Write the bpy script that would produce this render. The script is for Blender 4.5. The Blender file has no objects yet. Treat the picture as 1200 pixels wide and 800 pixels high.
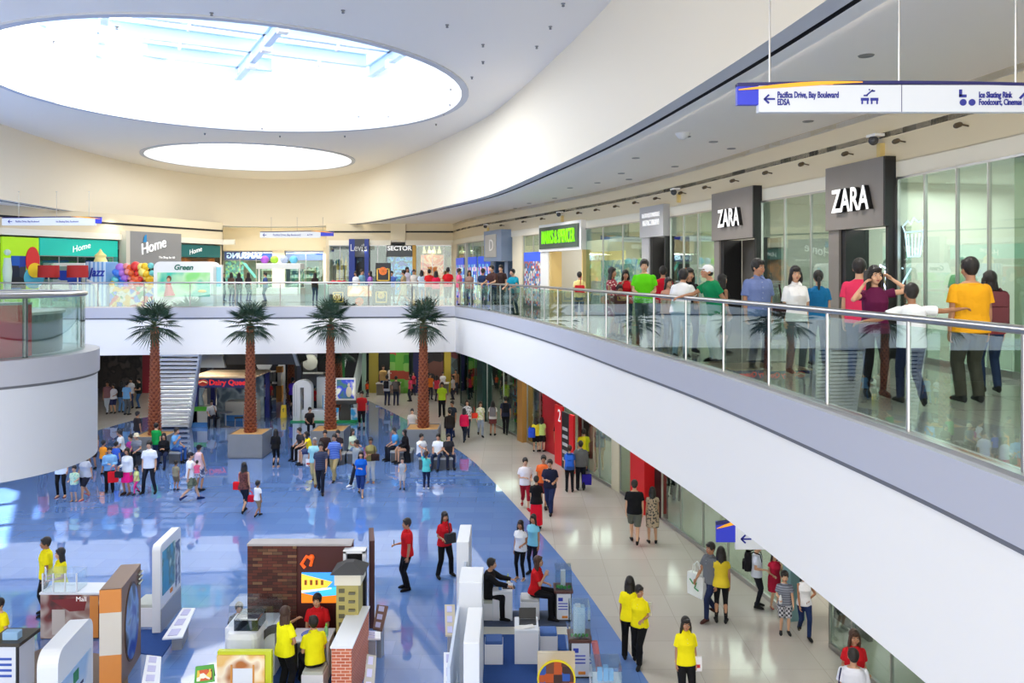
import bpy, bmesh, math, random
import numpy as np
from mathutils import Vector, Matrix
random.seed(7)
PI = math.pi
SC = bpy.context.scene
COL = SC.collection
F, HZ, CZ, UP = 950.0, 320.0, 7.62, 6.10      # focal length (px), horizon row, eye height, upper floor level

def at(px, py, z=0.0):
    d = (CZ - z) * F / (py - HZ)
    return ((px - 600) / F * d, d, z)
def atd(px, py, d):
    return ((px - 600) / F * d, d, CZ - (py - HZ) / F * d)
def lin(c):
    return tuple(((v / 255) / 12.92 if v / 255 <= .04045 else ((v / 255 + .055) / 1.055) ** 2.4) for v in c) + (1.0,)

_mats = {}
def mat(name, c, rough=.55, metal=0.0, spec=.5, noise=0.0, nscale=8.0, bump=0.0, bscale=30.0, emit=0.0):
    if name in _mats: return _mats[name]
    m = bpy.data.materials.new(name); m.use_nodes = True
    nt = m.node_tree; b = nt.nodes['Principled BSDF']
    col = lin(c)
    b.inputs['Base Color'].default_value = col
    b.inputs['Roughness'].default_value = rough
    b.inputs['Metallic'].default_value = metal
    b.inputs['Specular IOR Level'].default_value = spec
    if emit:
        b.inputs['Emission Color'].default_value = col
        b.inputs['Emission Strength'].default_value = emit
    tc = None
    if noise or bump:
        tc = nt.nodes.new('ShaderNodeTexCoord')
    if noise:
        n = nt.nodes.new('ShaderNodeTexNoise'); n.inputs['Scale'].default_value = nscale; n.inputs['Detail'].default_value = 3
        nt.links.new(tc.outputs['Object'], n.inputs['Vector'])
        mx = nt.nodes.new('ShaderNodeMix'); mx.data_type = 'RGBA'
        mx.inputs[6].default_value = tuple(v * (1 - noise) for v in col[:3]) + (1,)
        mx.inputs[7].default_value = tuple(min(1, v * (1 + noise)) for v in col[:3]) + (1,)
        nt.links.new(n.outputs['Fac'], mx.inputs[0]); nt.links.new(mx.outputs[2], b.inputs['Base Color'])
    if bump:
        n = nt.nodes.new('ShaderNodeTexNoise'); n.inputs['Scale'].default_value = bscale; n.inputs['Detail'].default_value = 2
        nt.links.new(tc.outputs['Object'], n.inputs['Vector'])
        bp = nt.nodes.new('ShaderNodeBump'); bp.inputs['Strength'].default_value = bump; bp.inputs['Distance'].default_value = .02
        nt.links.new(n.outputs['Fac'], bp.inputs['Height']); nt.links.new(bp.outputs['Normal'], b.inputs['Normal'])
    _mats[name] = m
    return m

def ramp(nt, stops, const=True):
    r = nt.nodes.new('ShaderNodeValToRGB'); e = r.color_ramp
    e.interpolation = 'CONSTANT' if const else 'LINEAR'
    while len(e.elements) < len(stops): e.elements.new(.5)
    for el, (p, c) in zip(e.elements, stops):
        el.position = p; el.color = lin(c)
    return r

def mat_tex(name, kind, cols, scale=1.0, rough=.5, emit=0.0, rot=(0, 0, 0), dist=0.0, sc3=None, coord='Object'):
    """procedural prints: kind = stripes | voronoi | noise | checker | magic"""
    if name in _mats: return _mats[name]
    m = bpy.data.materials.new(name); m.use_nodes = True
    nt = m.node_tree; b = nt.nodes['Principled BSDF']; b.inputs['Roughness'].default_value = rough
    tc = nt.nodes.new('ShaderNodeTexCoord'); mp = nt.nodes.new('ShaderNodeMapping')
    mp.inputs['Rotation'].default_value = rot
    if sc3: mp.inputs['Scale'].default_value = sc3
    nt.links.new(tc.outputs[coord], mp.inputs['Vector'])
    n = len(cols); stops = [(i / n, c) for i, c in enumerate(cols)]
    if kind == 'stripes':
        t = nt.nodes.new('ShaderNodeTexWave'); t.inputs['Scale'].default_value = scale; t.inputs['Distortion'].default_value = dist
        t.bands_direction = 'Z'; out = t.outputs['Fac']
    elif kind == 'voronoi':
        t = nt.nodes.new('ShaderNodeTexVoronoi'); t.inputs['Scale'].default_value = scale
        sp = nt.nodes.new('ShaderNodeSeparateColor'); nt.links.new(t.outputs['Color'], sp.inputs[0]); out = sp.outputs[0]
    elif kind == 'blocks':
        t = nt.nodes.new('ShaderNodeTexVoronoi'); t.distance = 'CHEBYCHEV'; t.inputs['Randomness'].default_value = .35; t.inputs['Scale'].default_value = scale
        sp = nt.nodes.new('ShaderNodeSeparateColor'); nt.links.new(t.outputs['Color'], sp.inputs[0]); out = sp.outputs[0]
    elif kind == 'checker':
        t = nt.nodes.new('ShaderNodeTexChecker'); t.inputs['Scale'].default_value = scale; out = t.outputs['Fac']
    else:
        t = nt.nodes.new('ShaderNodeTexNoise'); t.inputs['Scale'].default_value = scale; t.inputs['Distortion'].default_value = dist; out = t.outputs['Fac']
        stops = [(.32 + .36 * i / n, c) for i, c in enumerate(cols)]; stops[0] = (0, cols[0])
    nt.links.new(mp.outputs['Vector'], t.inputs['Vector'])
    r = ramp(nt, stops, const=(kind != 'noise'))
    nt.links.new(out, r.inputs['Fac']); nt.links.new(r.outputs['Color'], b.inputs['Base Color'])
    if emit:
        nt.links.new(r.outputs['Color'], b.inputs['Emission Color']); b.inputs['Emission Strength'].default_value = emit
    _mats[name] = m
    return m

def coat(m, w=1.0, ior=1.6, r=.012):
    b = m.node_tree.nodes['Principled BSDF']; b.inputs['Coat Weight'].default_value = w; b.inputs['Coat IOR'].default_value = ior; b.inputs['Coat Roughness'].default_value = r; return m

def mat_brick(name, c1, c2, mortar, scale=1.0, bw=.5, bh=.25, ms=.02, rough=.5, rot=(0, 0, 0), bump=.0, spec=.5, bias=0.0, extra=None, off=.5, vnoise=0.0):
    if name in _mats: return _mats[name]
    m = bpy.data.materials.new(name); m.use_nodes = True
    nt = m.node_tree; b = nt.nodes['Principled BSDF']; b.inputs['Roughness'].default_value = rough; b.inputs['Specular IOR Level'].default_value = spec
    tc = nt.nodes.new('ShaderNodeTexCoord'); mp = nt.nodes.new('ShaderNodeMapping'); mp.inputs['Rotation'].default_value = rot
    nt.links.new(tc.outputs['Object'], mp.inputs['Vector'])
    t = nt.nodes.new('ShaderNodeTexBrick'); t.offset = off
    for k, v in (('Scale', scale), ('Brick Width', bw), ('Row Height', bh), ('Mortar Size', ms), ('Bias', bias)): t.inputs[k].default_value = v
    t.inputs['Color1'].default_value = lin(c1); t.inputs['Color2'].default_value = lin(c2); t.inputs['Mortar'].default_value = lin(mortar)
    nt.links.new(mp.outputs['Vector'], t.inputs['Vector'])
    out = t.outputs['Color']
    if extra:      # a second random tint over whole bricks
        t2 = nt.nodes.new('ShaderNodeTexBrick'); t2.offset = off
        for k, v in (('Scale', scale), ('Brick Width', bw), ('Row Height', bh), ('Mortar Size', ms), ('Bias', -.75)): t2.inputs[k].default_value = v
        t2.inputs['Color1'].default_value = (0, 0, 0, 1); t2.inputs['Color2'].default_value = (1, 1, 1, 1); t2.inputs['Mortar'].default_value = (0, 0, 0, 1)
        mp2 = nt.nodes.new('ShaderNodeMapping'); mp2.inputs['Rotation'].default_value = rot; mp2.inputs['Location'].default_value = (bw * 14, bh * 22, 0)
        nt.links.new(tc.outputs['Object'], mp2.inputs['Vector']); nt.links.new(mp2.outputs['Vector'], t2.inputs['Vector'])
        mx = nt.nodes.new('ShaderNodeMix'); mx.data_type = 'RGBA'; mx.inputs[7].default_value = lin(extra)
        nt.links.new(t2.outputs['Color'], mx.inputs[0]); nt.links.new(out, mx.inputs[6]); out = mx.outputs[2]
    nt.links.new(out, b.inputs['Base Color'])
    if bump:
        n = nt.nodes.new('ShaderNodeTexNoise'); n.inputs['Scale'].default_value = 1.3
        nt.links.new(tc.outputs['Object'], n.inputs['Vector'])
        bp = nt.nodes.new('ShaderNodeBump'); bp.inputs['Strength'].default_value = bump; bp.inputs['Distance'].default_value = .05
        nt.links.new(n.outputs['Fac'], bp.inputs['Height']); nt.links.new(bp.outputs['Normal'], b.inputs['Normal'])
    _mats[name] = m
    return m

def mat_glass(name, tint=(215, 238, 230), ior=1.45, add=0.0, rough=0.0):
    if name in _mats: return _mats[name]
    m = bpy.data.materials.new(name); m.use_nodes = True
    nt = m.node_tree; nt.nodes.remove(nt.nodes['Principled BSDF'])
    o = nt.nodes['Material Output']
    tr = nt.nodes.new('ShaderNodeBsdfTransparent'); tr.inputs[0].default_value = lin(tint)
    gl = nt.nodes.new('ShaderNodeBsdfGlossy'); gl.inputs['Roughness'].default_value = rough; gl.inputs[0].default_value = (.95, 1, .98, 1)
    fr = nt.nodes.new('ShaderNodeFresnel'); fr.inputs[0].default_value = ior
    ad = nt.nodes.new('ShaderNodeMath'); ad.operation = 'ADD'; ad.inputs[1].default_value = add; ad.use_clamp = True
    gm = nt.nodes.new('ShaderNodeNewGeometry'); mi = nt.nodes.new('ShaderNodeMix'); mi.inputs[2].default_value = ior; mi.inputs[3].default_value = 1 / ior   # thin pane: same reflectance on both faces
    nt.links.new(gm.outputs['Backfacing'], mi.inputs[0]); nt.links.new(mi.outputs[0], fr.inputs[0])
    nt.links.new(fr.outputs[0], ad.inputs[0])
    mx = nt.nodes.new('ShaderNodeMixShader')
    nt.links.new(ad.outputs[0], mx.inputs[0]); nt.links.new(tr.outputs[0], mx.inputs[1]); nt.links.new(gl.outputs[0], mx.inputs[2])
    nt.links.new(mx.outputs[0], o.inputs[0])
    _mats[name] = m
    return m

def mat_emit(name, c, s):
    if name in _mats: return _mats[name]
    m = bpy.data.materials.new(name); m.use_nodes = True
    nt = m.node_tree; nt.nodes.remove(nt.nodes['Principled BSDF'])
    e = nt.nodes.new('ShaderNodeEmission'); e.inputs[0].default_value = lin(c); e.inputs[1].default_value = s
    nt.links.new(e.outputs[0], nt.nodes['Material Output'].inputs[0])
    _mats[name] = m
    return m

class MB:
    def __init__(s): s.v = []; s.f = []; s.mi = []; s.M = Matrix.Identity(4); s.m = 0
    def add(s, vs, fs):
        o = len(s.v); s.v += [tuple(s.M @ Vector(p)) for p in vs]
        for f in fs: s.f.append(tuple(i + o for i in f)); s.mi.append(s.m)
        return s
    def box(s, x0, y0, z0, x1, y1, z1):
        return s.add([(x0, y0, z0), (x1, y0, z0), (x1, y1, z0), (x0, y1, z0), (x0, y0, z1), (x1, y0, z1), (x1, y1, z1), (x0, y1, z1)],
                     [(3, 2, 1, 0), (4, 5, 6, 7), (0, 1, 5, 4), (1, 2, 6, 5), (2, 3, 7, 6), (3, 0, 4, 7)])
    def cbox(s, c, d):
        return s.box(c[0] - d[0] / 2, c[1] - d[1] / 2, c[2] - d[2] / 2, c[0] + d[0] / 2, c[1] + d[1] / 2, c[2] + d[2] / 2)
    def bbox_(s, x0, y0, z0, x1, y1, z1, b=.02):
        """box with bevelled vertical edges and top edge"""
        pts = []
        for cx, cy, a0 in ((x1 - b, y0 + b, -90), (x1 - b, y1 - b, 0), (x0 + b, y1 - b, 90), (x0 + b, y0 + b, 180)):
            for k in range(4):
                a = math.radians(a0 + 30 * k); pts.append((cx + b * math.cos(a), cy + b * math.sin(a)))
        cx, cy = (x0 + x1) / 2, (y0 + y1) / 2
        def inset(t): return [(px + (b * t if px < cx else -b * t), py + (b * t if py < cy else -b * t)) for px, py in pts]
        rings = [[(p[0], p[1], z0) for p in pts], [(p[0], p[1], z1 - b) for p in pts],
                 [(p[0], p[1], z1 - b * .3) for p in inset(.3)], [(p[0], p[1], z1) for p in inset(1)]]
        return s.rings(rings)
    def rings(s, rings, cap0=True, cap1=True, closed=True):
        n = len(rings[0]); vs = [p for r in rings for p in r]; fs = []
        for k in range(len(rings) - 1):
            for i in range(n if closed else n - 1):
                j = (i + 1) % n
                fs.append((k * n + i, k * n + j, (k + 1) * n + j, (k + 1) * n + i))
        if cap0: fs.append(tuple(reversed(range(n))))
        if cap1: fs.append(tuple(range((len(rings) - 1) * n, len(rings) * n)))
        return s.add(vs, fs)
    def prism(s, poly, z0, z1):
        a = sum(poly[i][0] * poly[(i + 1) % len(poly)][1] - poly[(i + 1) % len(poly)][0] * poly[i][1] for i in range(len(poly)))
        if a < 0: poly = poly[::-1]
        return s.rings([[(x, y, z0) for x, y in poly], [(x, y, z1) for x, y in poly]])
    def prism_y(s, poly, y0, y1):       # polygon in x,z pushed along y
        a = sum(poly[i][0] * poly[(i + 1) % len(poly)][1] - poly[(i + 1) % len(poly)][0] * poly[i][1] for i in range(len(poly)))
        if a < 0: poly = poly[::-1]
        return s.rings([[(x, y1, z) for x, z in poly], [(x, y0, z) for x, z in poly]])
    def tube(s, pts, r, n=8, caps=True):
        pts = [Vector(p) for p in pts]; rs = r if isinstance(r, (list, tuple)) else [r] * len(pts)
        rings = []; t = (pts[1] - pts[0]).normalized()
        up = Vector((0, 0, 1)) if abs(t.z) < .9 else Vector((1, 0, 0)); u = t.cross(up).normalized()
        for i, p in enumerate(pts):
            a = pts[max(i - 1, 0)]; b = pts[min(i + 1, len(pts) - 1)]; t = (b - a).normalized()
            u = (u - t * u.dot(t)).normalized(); w = t.cross(u)
            rings.append([tuple(p + (u * math.cos(2 * PI * k / n) + w * math.sin(2 * PI * k / n)) * rs[i]) for k in range(n)])
        return s.rings(rings, caps, caps)
    def lathe(s, prof, c=(0, 0, 0), n=20):
        rings = [[(c[0] + r * math.cos(2 * PI * k / n), c[1] + r * math.sin(2 * PI * k / n), c[2] + z) for k in range(n)] for r, z in prof]
        return s.rings(rings)
    def ball(s, c, r, n=12, m=8):
        if not isinstance(r, (list, tuple)): r = (r, r, r)
        rings = []
        for j in range(m + 1):
            a = -PI / 2 + PI * j / m; q = max(math.cos(a), .02)
            rings.append([(c[0] + r[0] * q * math.cos(2 * PI * k / n), c[1] + r[1] * q * math.sin(2 * PI * k / n), c[2] + r[2] * math.sin(a)) for k in range(n)])
        return s.rings(rings)
    def strip(s, path, z0, z1, flip=False):          # vertical wall along an open path
        n = len(path); vs = [(x, y, z0) for x, y in path] + [(x, y, z1) for x, y in path]
        fs = [(i, i + 1, n + i + 1, n + i) if not flip else (i + 1, i, n + i, n + i + 1) for i in range(n - 1)]
        return s.add(vs, fs)
    def slab(s, pa, pb, z0, z1):                     # solid between two open paths of equal length
        n = len(pa); rings = []
        for i in range(n):
            rings.append([(pa[i][0], pa[i][1], z0), (pb[i][0], pb[i][1], z0), (pb[i][0], pb[i][1], z1), (pa[i][0], pa[i][1], z1)])
        return s.rings(rings)
    def build(s, name, m, parent=None, smooth=False, loc=None, rotz=0):
        me = bpy.data.meshes.new(name); me.from_pydata(s.v, [], s.f); 
        for x in (m if isinstance(m, (list, tuple)) else [m]): me.materials.append(x)
        me.polygons.foreach_set('material_index', s.mi)
        if smooth:
            me.polygons.foreach_set('use_smooth', [True] * len(s.f))
        me.update()
        if smooth: me.set_sharp_from_angle(angle=math.radians(42))
        o = bpy.data.objects.new(name, me); COL.objects.link(o)
        if parent: o.parent = parent
        if loc: o.location = loc
        if rotz: o.rotation_euler.z = rotz
        return o

def tag(o, label=None, cat=None, group=None, kind=None):
    if label: o['label'] = label
    if cat: o['category'] = cat
    if group: o['group'] = group
    if kind: o['kind'] = kind
    return o
def empty(name, loc, rz=0, label=None, cat=None, group=None):
    o = bpy.data.objects.new(name, None); COL.objects.link(o); o.location = loc; o.rotation_euler.z = rz
    o.empty_display_size = .2
    return tag(o, label, cat, group)
def struct(o): o['kind'] = 'structure'; return o

def text(body, loc, size, m, parent=None, rotz=0, name='lettering', ext=.01, xs=1.0, align='CENTER', mirror=False, tilt=PI / 2, shear=0, bold=0.0):
    c = bpy.data.curves.new(name, 'FONT'); c.body = body; c.size = size; c.extrude = ext; c.align_x = align; c.align_y = 'CENTER'
    c.shear = shear; c.offset = bold; c.resolution_u = 3
    c.materials.append(m)
    o = bpy.data.objects.new(name, c); COL.objects.link(o); o.parent = parent
    o.location = loc; o.rotation_euler = (tilt, 0, rotz); o.scale = ((-xs if mirror else xs), 1, 1)
    return o

def catmull(P, n=6, closed=False):
    out = []; N = len(P); 
    for i in range(N if closed else N - 1):
        g = (lambda k: P[k % N]) if closed else (lambda k: P[max(0, min(N - 1, k))])
        p0, p1, p2, p3 = g(i - 1), g(i), g(i + 1), g(i + 2)
        for k in range(n):
            t = k / n
            out.append(tuple(.5 * ((2 * p1[a]) + (-p0[a] + p2[a]) * t + (2 * p0[a] - 5 * p1[a] + 4 * p2[a] - p3[a]) * t * t + (-p0[a] + 3 * p1[a] - 3 * p2[a] + p3[a]) * t ** 3) for a in range(2)))
    if not closed: out.append(tuple(P[-1]))
    return out
def offset(path, d, closed=False):                  # + = to the right of travel
    out = []; n = len(path)
    for i in range(n):
        a = path[(i - 1) % n] if closed else path[max(i - 1, 0)]; b = path[(i + 1) % n] if closed else path[min(i + 1, n - 1)]
        dx, dy = b[0] - a[0], b[1] - a[1]; L = math.hypot(dx, dy) or 1
        out.append((path[i][0] + dy / L * d, path[i][1] - dx / L * d))
    return out
def resample(path, step):
    out = [path[0]]; acc = 0
    for a, b in zip(path, path[1:]):
        L = math.dist(a, b); t = step - acc
        while t <= L:
            out.append((a[0] + (b[0] - a[0]) * t / L, a[1] + (b[1] - a[1]) * t / L)); t += step
        acc = L - (t - step)
    return out
def fill(name, loops, z, m, down=False, parent=None):
    """flat face between loops (first outer, the rest holes)"""
    bm = bmesh.new(); es = []
    for lp in loops:
        vs = [bm.verts.new((x, y, z)) for x, y in lp]
        es += [bm.edges.new((vs[i], vs[(i + 1) % len(vs)])) for i in range(len(vs))]
    bmesh.ops.triangle_fill(bm, use_beauty=True, use_dissolve=False, edges=es, normal=(0, 0, 1))
    for f in bm.faces:
        if (f.normal.z < 0) != down: f.normal_flip()
    me = bpy.data.meshes.new(name); bm.to_mesh(me); bm.free(); me.materials.append(m)
    o = bpy.data.objects.new(name, me); COL.objects.link(o); o.parent = parent
    return o
R_PTS = [(3.5, -4), (3.72, 1), (3.69, 5.85), (3.45, 9.0), (3.0, 12.8), (2.3, 16.8), (1.35, 22.2), (.2, 27.5), (-1.2, 33.0), (-2.6, 37.0)]
R = catmull(R_PTS, 6)                                        # edge of the upper walkway, right side
BK = [(-2.6, 37.0), (-10, 36.2), (-18, 35.4), (-24, 34.8), (-30, 34.2)]
W = catmull([(7.9, -4), (7.85, 4), (7.6, 9), (7.1, 13.2), (6.6, 16), (6.0, 18.9), (4.85, 24.3), (3.15, 30), (.4, 37.3), (-1.2, 41.5), (-2.6, 45.5), (-3.6, 49.6)], 8)   # shopfront line, right side
BY = 49.6                                                    # back shopfront line
LW = [(-23.8, 29), (-22.6, 35.8), (-17.4, 48.5)]               # shopfront line, left side
B_PTS = [(3.5, -4), (3.72, 1), (3.69, 5.85), (3.45, 9.0), (3.0, 12.8), (2.1, 18.6), (.7, 25), (-.9, 31.2), (-2.9, 36.2), (-5.5, 41.9), (-9, 48.4), (-12.8, 51.9), (-16.4, 52.2), (-18.9, 50.3), (-20.6, 46), (-21.2, 40), (-20.7, 32.4), (-19.8, 24), (-18.6, 14), (-17.8, 5), (-17.5, -4)]
B = catmull(B_PTS, 5)                                        # upper drum of the atrium
ZC, ZB, ZW, ZU = 13.67, 10.62, 10.64, 4.05                   # ceiling, drum foot, walkway ceiling, slab underside

white = mat('white_paint', (243, 241, 236), .45)
cream = mat('cream_paint', (240, 230, 208), .6)
cream2 = mat('cream_wall', (226, 212, 180), .6)
offw = mat('ceiling_paint', (242, 236, 224), .7)
greyp = mat('grey_fascia_panel', (186, 188, 198), .35, metal=.0)
greyl = mat('light_grey_paint', (196, 198, 202), .6)
dark = mat('dark_gap', (30, 30, 32), .7)
steel = mat('brushed_steel', (190, 188, 186), .28, metal=1.0)
black = mat('black_plastic', (22, 22, 24), .4)
rail_glass = mat_glass('balustrade_glass', (236, 247, 243), 1.5, .07)
shop_glass = mat_glass('shop_glass', (226, 240, 234), 1.5, .05)

f_beige = mat_brick('beige_floor_tile', (192, 186, 176), (184, 178, 168), (166, 160, 150), 1, 1.2, 1.2, .006, .1, off=0, bump=.02)
f_blue = mat_brick('blue_floor_tile', (97, 133, 195), (109, 144, 204), (90, 123, 184), 1, 1.2, .6, .006, .05, off=.5, spec=.6, extra=(118, 150, 208)); coat(f_blue)
f_up = mat_brick('upper_floor_tile', (176, 171, 161), (168, 163, 153), (148, 143, 134), 1, 1.0, 1.0, .008, .06, off=0)

floor = fill('floor', [[(-34, -4), (16, -4), (16, 62), (-34, 62)]], 0, f_beige); struct(floor)
blue_edge = catmull([(3.2, -4), (3.1, 6), (2.85, 12), (2.54, 15.1), (1.68, 20), (1.12, 22.6), (-.83, 30.2), (-2.2, 34.6), (-5.2, 41.5), (-8.5, 48.3)], 4)
blue = fill('floor_blue', [blue_edge + [(-14, 49.0), (-17.5, 46.5), (-19.5, 42.6), (-20.1, 39.3), (-22.5, 34), (-24, 25), (-24, -4)]], .004, f_blue); struct(blue)
up_loop = R[:-1] + BK + [(-34, 34), (-34, 62), (16, 62), (16, -4)]
fu = fill('floor_upper', [up_loop], UP, f_up); struct(fu)
cu = fill('ceiling_lower', [up_loop], ZU, mat('lower_ceiling', (205, 203, 198), .7), down=True); struct(cu)
BKc = [(x, y) for x, y in BK]
edge = R + BK[1:]
m = MB(); m.strip(edge, ZU - .02, 5.66, True); m.build('wall_balcony', white, smooth=True)['kind'] = 'structure'
eo = offset(edge, -.07)
m = MB(); m.slab(offset(edge, .12), eo, 5.66, UP + .012); m.build('trim_1', greyp, smooth=True)['kind'] = 'structure'
m = MB(); m.slab(offset(edge, .02), offset(edge, -.03), 5.60, 5.66); m.build('trim_2', mat('shadow_gap', (110, 112, 118), .6), smooth=True)['kind'] = 'structure'
m = MB(); m.slab(offset(edge, .16), offset(edge, .02), UP + .012, UP + .05); m.build('trim_3', steel, smooth=True)['kind'] = 'structure'

m = MB(); m.strip(B, ZB, ZC, False); m.build('wall_drum', cream, smooth=True)['kind'] = 'structure'
def ell(cx, cy, a, b, n=64, ph=0): return [(cx + a * math.cos(2 * PI * k / n), cy + b * math.sin(2 * PI * k / n)) for k in range(n)]
S1 = (-9.0, 26.7, 7.35, 7.7); S2 = (-13.7, 42.6, 5.2, 5.0)
ce = fill('ceiling', [B, ell(*S1), ell(*S2)], ZC, offw, down=True); struct(ce)
Bo = [(16, -4), (16, 62), (-34, 62), (-34, -4)]
def ring_strip(name, pa, pb, za, zb, mt):
    n = len(pa); mm = MB(); mm.add([(x, y, za) for x, y in pa] + [(x, y, zb) for x, y in pb], [(i, i + 1, n + i + 1, n + i) for i in range(n - 1)])
    o = mm.build(name, mt, smooth=True); o['kind'] = 'structure'; return o
O1, O2, O3, O4 = offset(B, .26), offset(B, .34), offset(B, .62), offset(B, .66)
ring_strip('trim_4', B, O1, ZB, ZB - .02, greyl)
ring_strip('trim_5', O1, O2, ZB + .12, ZB + .12, dark)
m = MB(); m.strip(O1, ZB - .02, ZB + .12); m.strip(O2, ZB - .03, ZB + .12); m.build('trim_6', dark)['kind'] = 'structure'
ring_strip('trim_7', O2, O3, ZB - .03, ZB - .03, white)
cw = fill('ceiling_walkway', [O3 + [(-34, -4), (-34, 62), (16, 62), (16, -4)]], ZW, mat('walkway_ceiling', (246, 240, 230), .7), down=True); struct(cw)
def skylight(S, top, rim):
    cx, cy, a, b = S; e = ell(cx, cy, a, b); e.append(e[0])
    mm = MB(); mm.strip(e, ZC, top, True); o = mm.build('wall_skylight', mat('skylight_shaft', (250, 250, 250), .7), smooth=True); struct(o)
    mm = MB(); rr = []
    for k in range(65):
        t = 2 * PI * k / 64; c, s = math.cos(t), math.sin(t)
        rr.append([(cx + (a + q) * c, cy + (b + q) * s, z) for q, z in ((-.02, ZC + .1), (-.02, ZC - .05), (rim, ZC - .05), (rim, ZC + .01))])
    mm.rings(rr, False, False); o = mm.build('trim_8', greyl, smooth=True); struct(o)
skylight(S1, 16.0, .22); skylight(S2, 14.9, .18)
m = MB(); m.prism(ell(S2[0], S2[1], S2[2] + .1, S2[3] + .1), 14.9, 14.95)
o = m.build('window_1', mat_emit('luminous_diffuser', (255, 255, 255), 3.2)); struct(o)
gl = mat_glass('skylight_glass', (250, 252, 255), 1.2)
m = MB(); m.prism(ell(S1[0], S1[1], S1[2] + .6, S1[3] + .6), 17.3, 17.32); o = m.build('window_2', gl); struct(o)
e = ell(S1[0], S1[1], S1[2], S1[3]); e.append(e[0])
m = MB(); m.strip(e, 16.0, 17.3, True); struct(m.build('wall_skylight_upper', mat('skylight_shaft', (250, 250, 250), .7), smooth=True))
bluebeam = mat('pale_blue_steel', (190, 214, 240), .4)
sk = empty('skylight_frame', (S1[0], S1[1], 15.5), .5, 'pale blue steel beam grid under the glass of the large oval skylight', 'skylight frame')
def ibeam(mm, p, q, h, w):
    p, q = Vector(p), Vector(q); d = (q - p); L = d.length; d.normalize(); n = Vector((-d.y, d.x, 0))
    def bar(z0, z1, ww):
        v = [p + n * ww, p - n * ww, q - n * ww, q + n * ww]
        mm.add([(a.x, a.y, z0) for a in v] + [(a.x, a.y, z1) for a in v], [(3, 2, 1, 0), (4, 5, 6, 7), (0, 1, 5, 4), (1, 2, 6, 5), (2, 3, 7, 6), (3, 0, 4, 7)])
    z = p.z; bar(z, z + .05, w); bar(z + h - .05, z + h, w); bar(z + .05, z + h - .05, .02)
for i, yy in enumerate(np.arange(-5.8, 7.4, 2.6)):
    ww = S1[2] * math.sqrt(max(.05, 1 - (yy / S1[3]) ** 2)); mm = MB()
    ibeam(mm, (-ww, yy + .0, .65), (ww, yy + .0, .65), .55, .14); mm.build('cross_beam', bluebeam, sk)
    for xx in np.arange(-6.5, 7, 2.6):
        if abs(xx) < ww - .2: mm = MB(); mm.cbox((xx, yy, .55), (.08, .3, .22)); mm.build('bracket', white, sk)
for xx in (-3.9, 1.3, 6.0):
    ww = S1[3] * math.sqrt(1 - (xx / S1[2]) ** 2); mm = MB(); ibeam(mm, (xx, -ww, .2), (xx, ww, .2), .5, .12); mm.build('main_beam', bluebeam, sk)
    for yy in np.arange(-5.8, 7.4, 2.6):
        if abs(yy) < ww - .4: mm = MB(); mm.cbox((xx, yy, .2), (.34, .34, .3)); mm.build('joint', white, sk)
ow = mat('shop_back_wall', (224, 222, 214), .7)
m = MB(); m.box(15.9, -4, 0, 16, 62, ZW); struct(m.build('wall_right', ow))
m = MB(); m.box(-34, 61.9, 0, 16, 62, ZW); struct(m.build('wall_back', ow))
m = MB(); m.box(-34.1, -4, 0, -34, 62, ZW); struct(m.build('wall_left', ow))
def balustrade(path, step, label, first=0, zf=UP, hh=1.1, post_r=.022, rail_r=.036, glass=rail_glass, inset=.1, posts=True, z_lo=.06):
    root = empty('glass_balustrade', (path[0][0], path[0][1], zf), 0, label, 'balustrade')
    ox, oy = path[0]
    L = [(x - ox, y - oy) for x, y in path]
    mm = MB(); mm.tube([(x, y, hh) for x, y in L], rail_r, 10); mm.build('handrail', steel, root, True)
    pts = resample(L, step)
    for (a, b) in zip(pts, pts[1:]):
        mm = MB(); d = Vector((b[0] - a[0], b[1] - a[1])); l = d.length; d.normalize(); n = Vector((d.y, -d.x)) * .006
        a2 = Vector(a) + d * .03; b2 = Vector(b) - d * .03
        mm.rings([[(p.x - n.x, p.y - n.y, z_lo), (p.x + n.x, p.y + n.y, z_lo), (p.x + n.x, p.y + n.y, hh - .07), (p.x - n.x, p.y - n.y, hh - .07)] for p in (a2, b2)])
        mm.build('glass_panel', glass, root)
    if posts:
        for i, a in enumerate(pts):
            mm = MB(); mm.tube([(a[0], a[1], -.02), (a[0], a[1], hh - .02)], post_r, 8); mm.cbox((a[0], a[1], .03), (.1, .1, .02)); mm.build('post', steel, root, True)
    return root
balustrade(offset(R, .1)[3:], 1.56, 'long curved glass balustrade with steel handrail along the right upper walkway')
balustrade(offset(BK, .1), 1.95, 'straight glass balustrade with steel handrail across the far upper walkway behind the palms')
pc = (-10.45, 15.35)
def pod_path(r, left=-17.0):
    out = [(left, pc[1] - r)]
    for k in range(33):
        a = -PI / 2 + PI * k / 32; out.append((pc[0] + r * math.cos(a), pc[1] + r * math.sin(a)))
    out.append((left, pc[1] + r)); return out
m = MB(); m.prism(pod_path(2.32), ZU, 5.68); struct(m.build('wall_pod', mat('grey_white_paint', (214, 218, 226), .5), smooth=True))
m = MB(); m.prism(pod_path(2.36), 5.68, UP + .02); struct(m.build('trim_9', greyp, smooth=True))
m = MB(); m.prism(pod_path(2.325), 5.63, 5.68); struct(m.build('trim_10', mat('shadow_gap', (110, 112, 118), .6), smooth=True))
cam = bpy.data.cameras.new('camera'); co = bpy.data.objects.new('camera', cam); COL.objects.link(co); SC.camera = co
co.location = (0, 0, CZ); co.rotation_euler = (PI / 2, 0, 0)
cam.sensor_width = 36; cam.lens = 36 * F / 1200; cam.shift_y = -(400 - HZ) / 1200; cam.clip_end = 300; cam.clip_start = .05
w = bpy.data.worlds.new('sky'); SC.world = w; w.use_nodes = True
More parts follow.
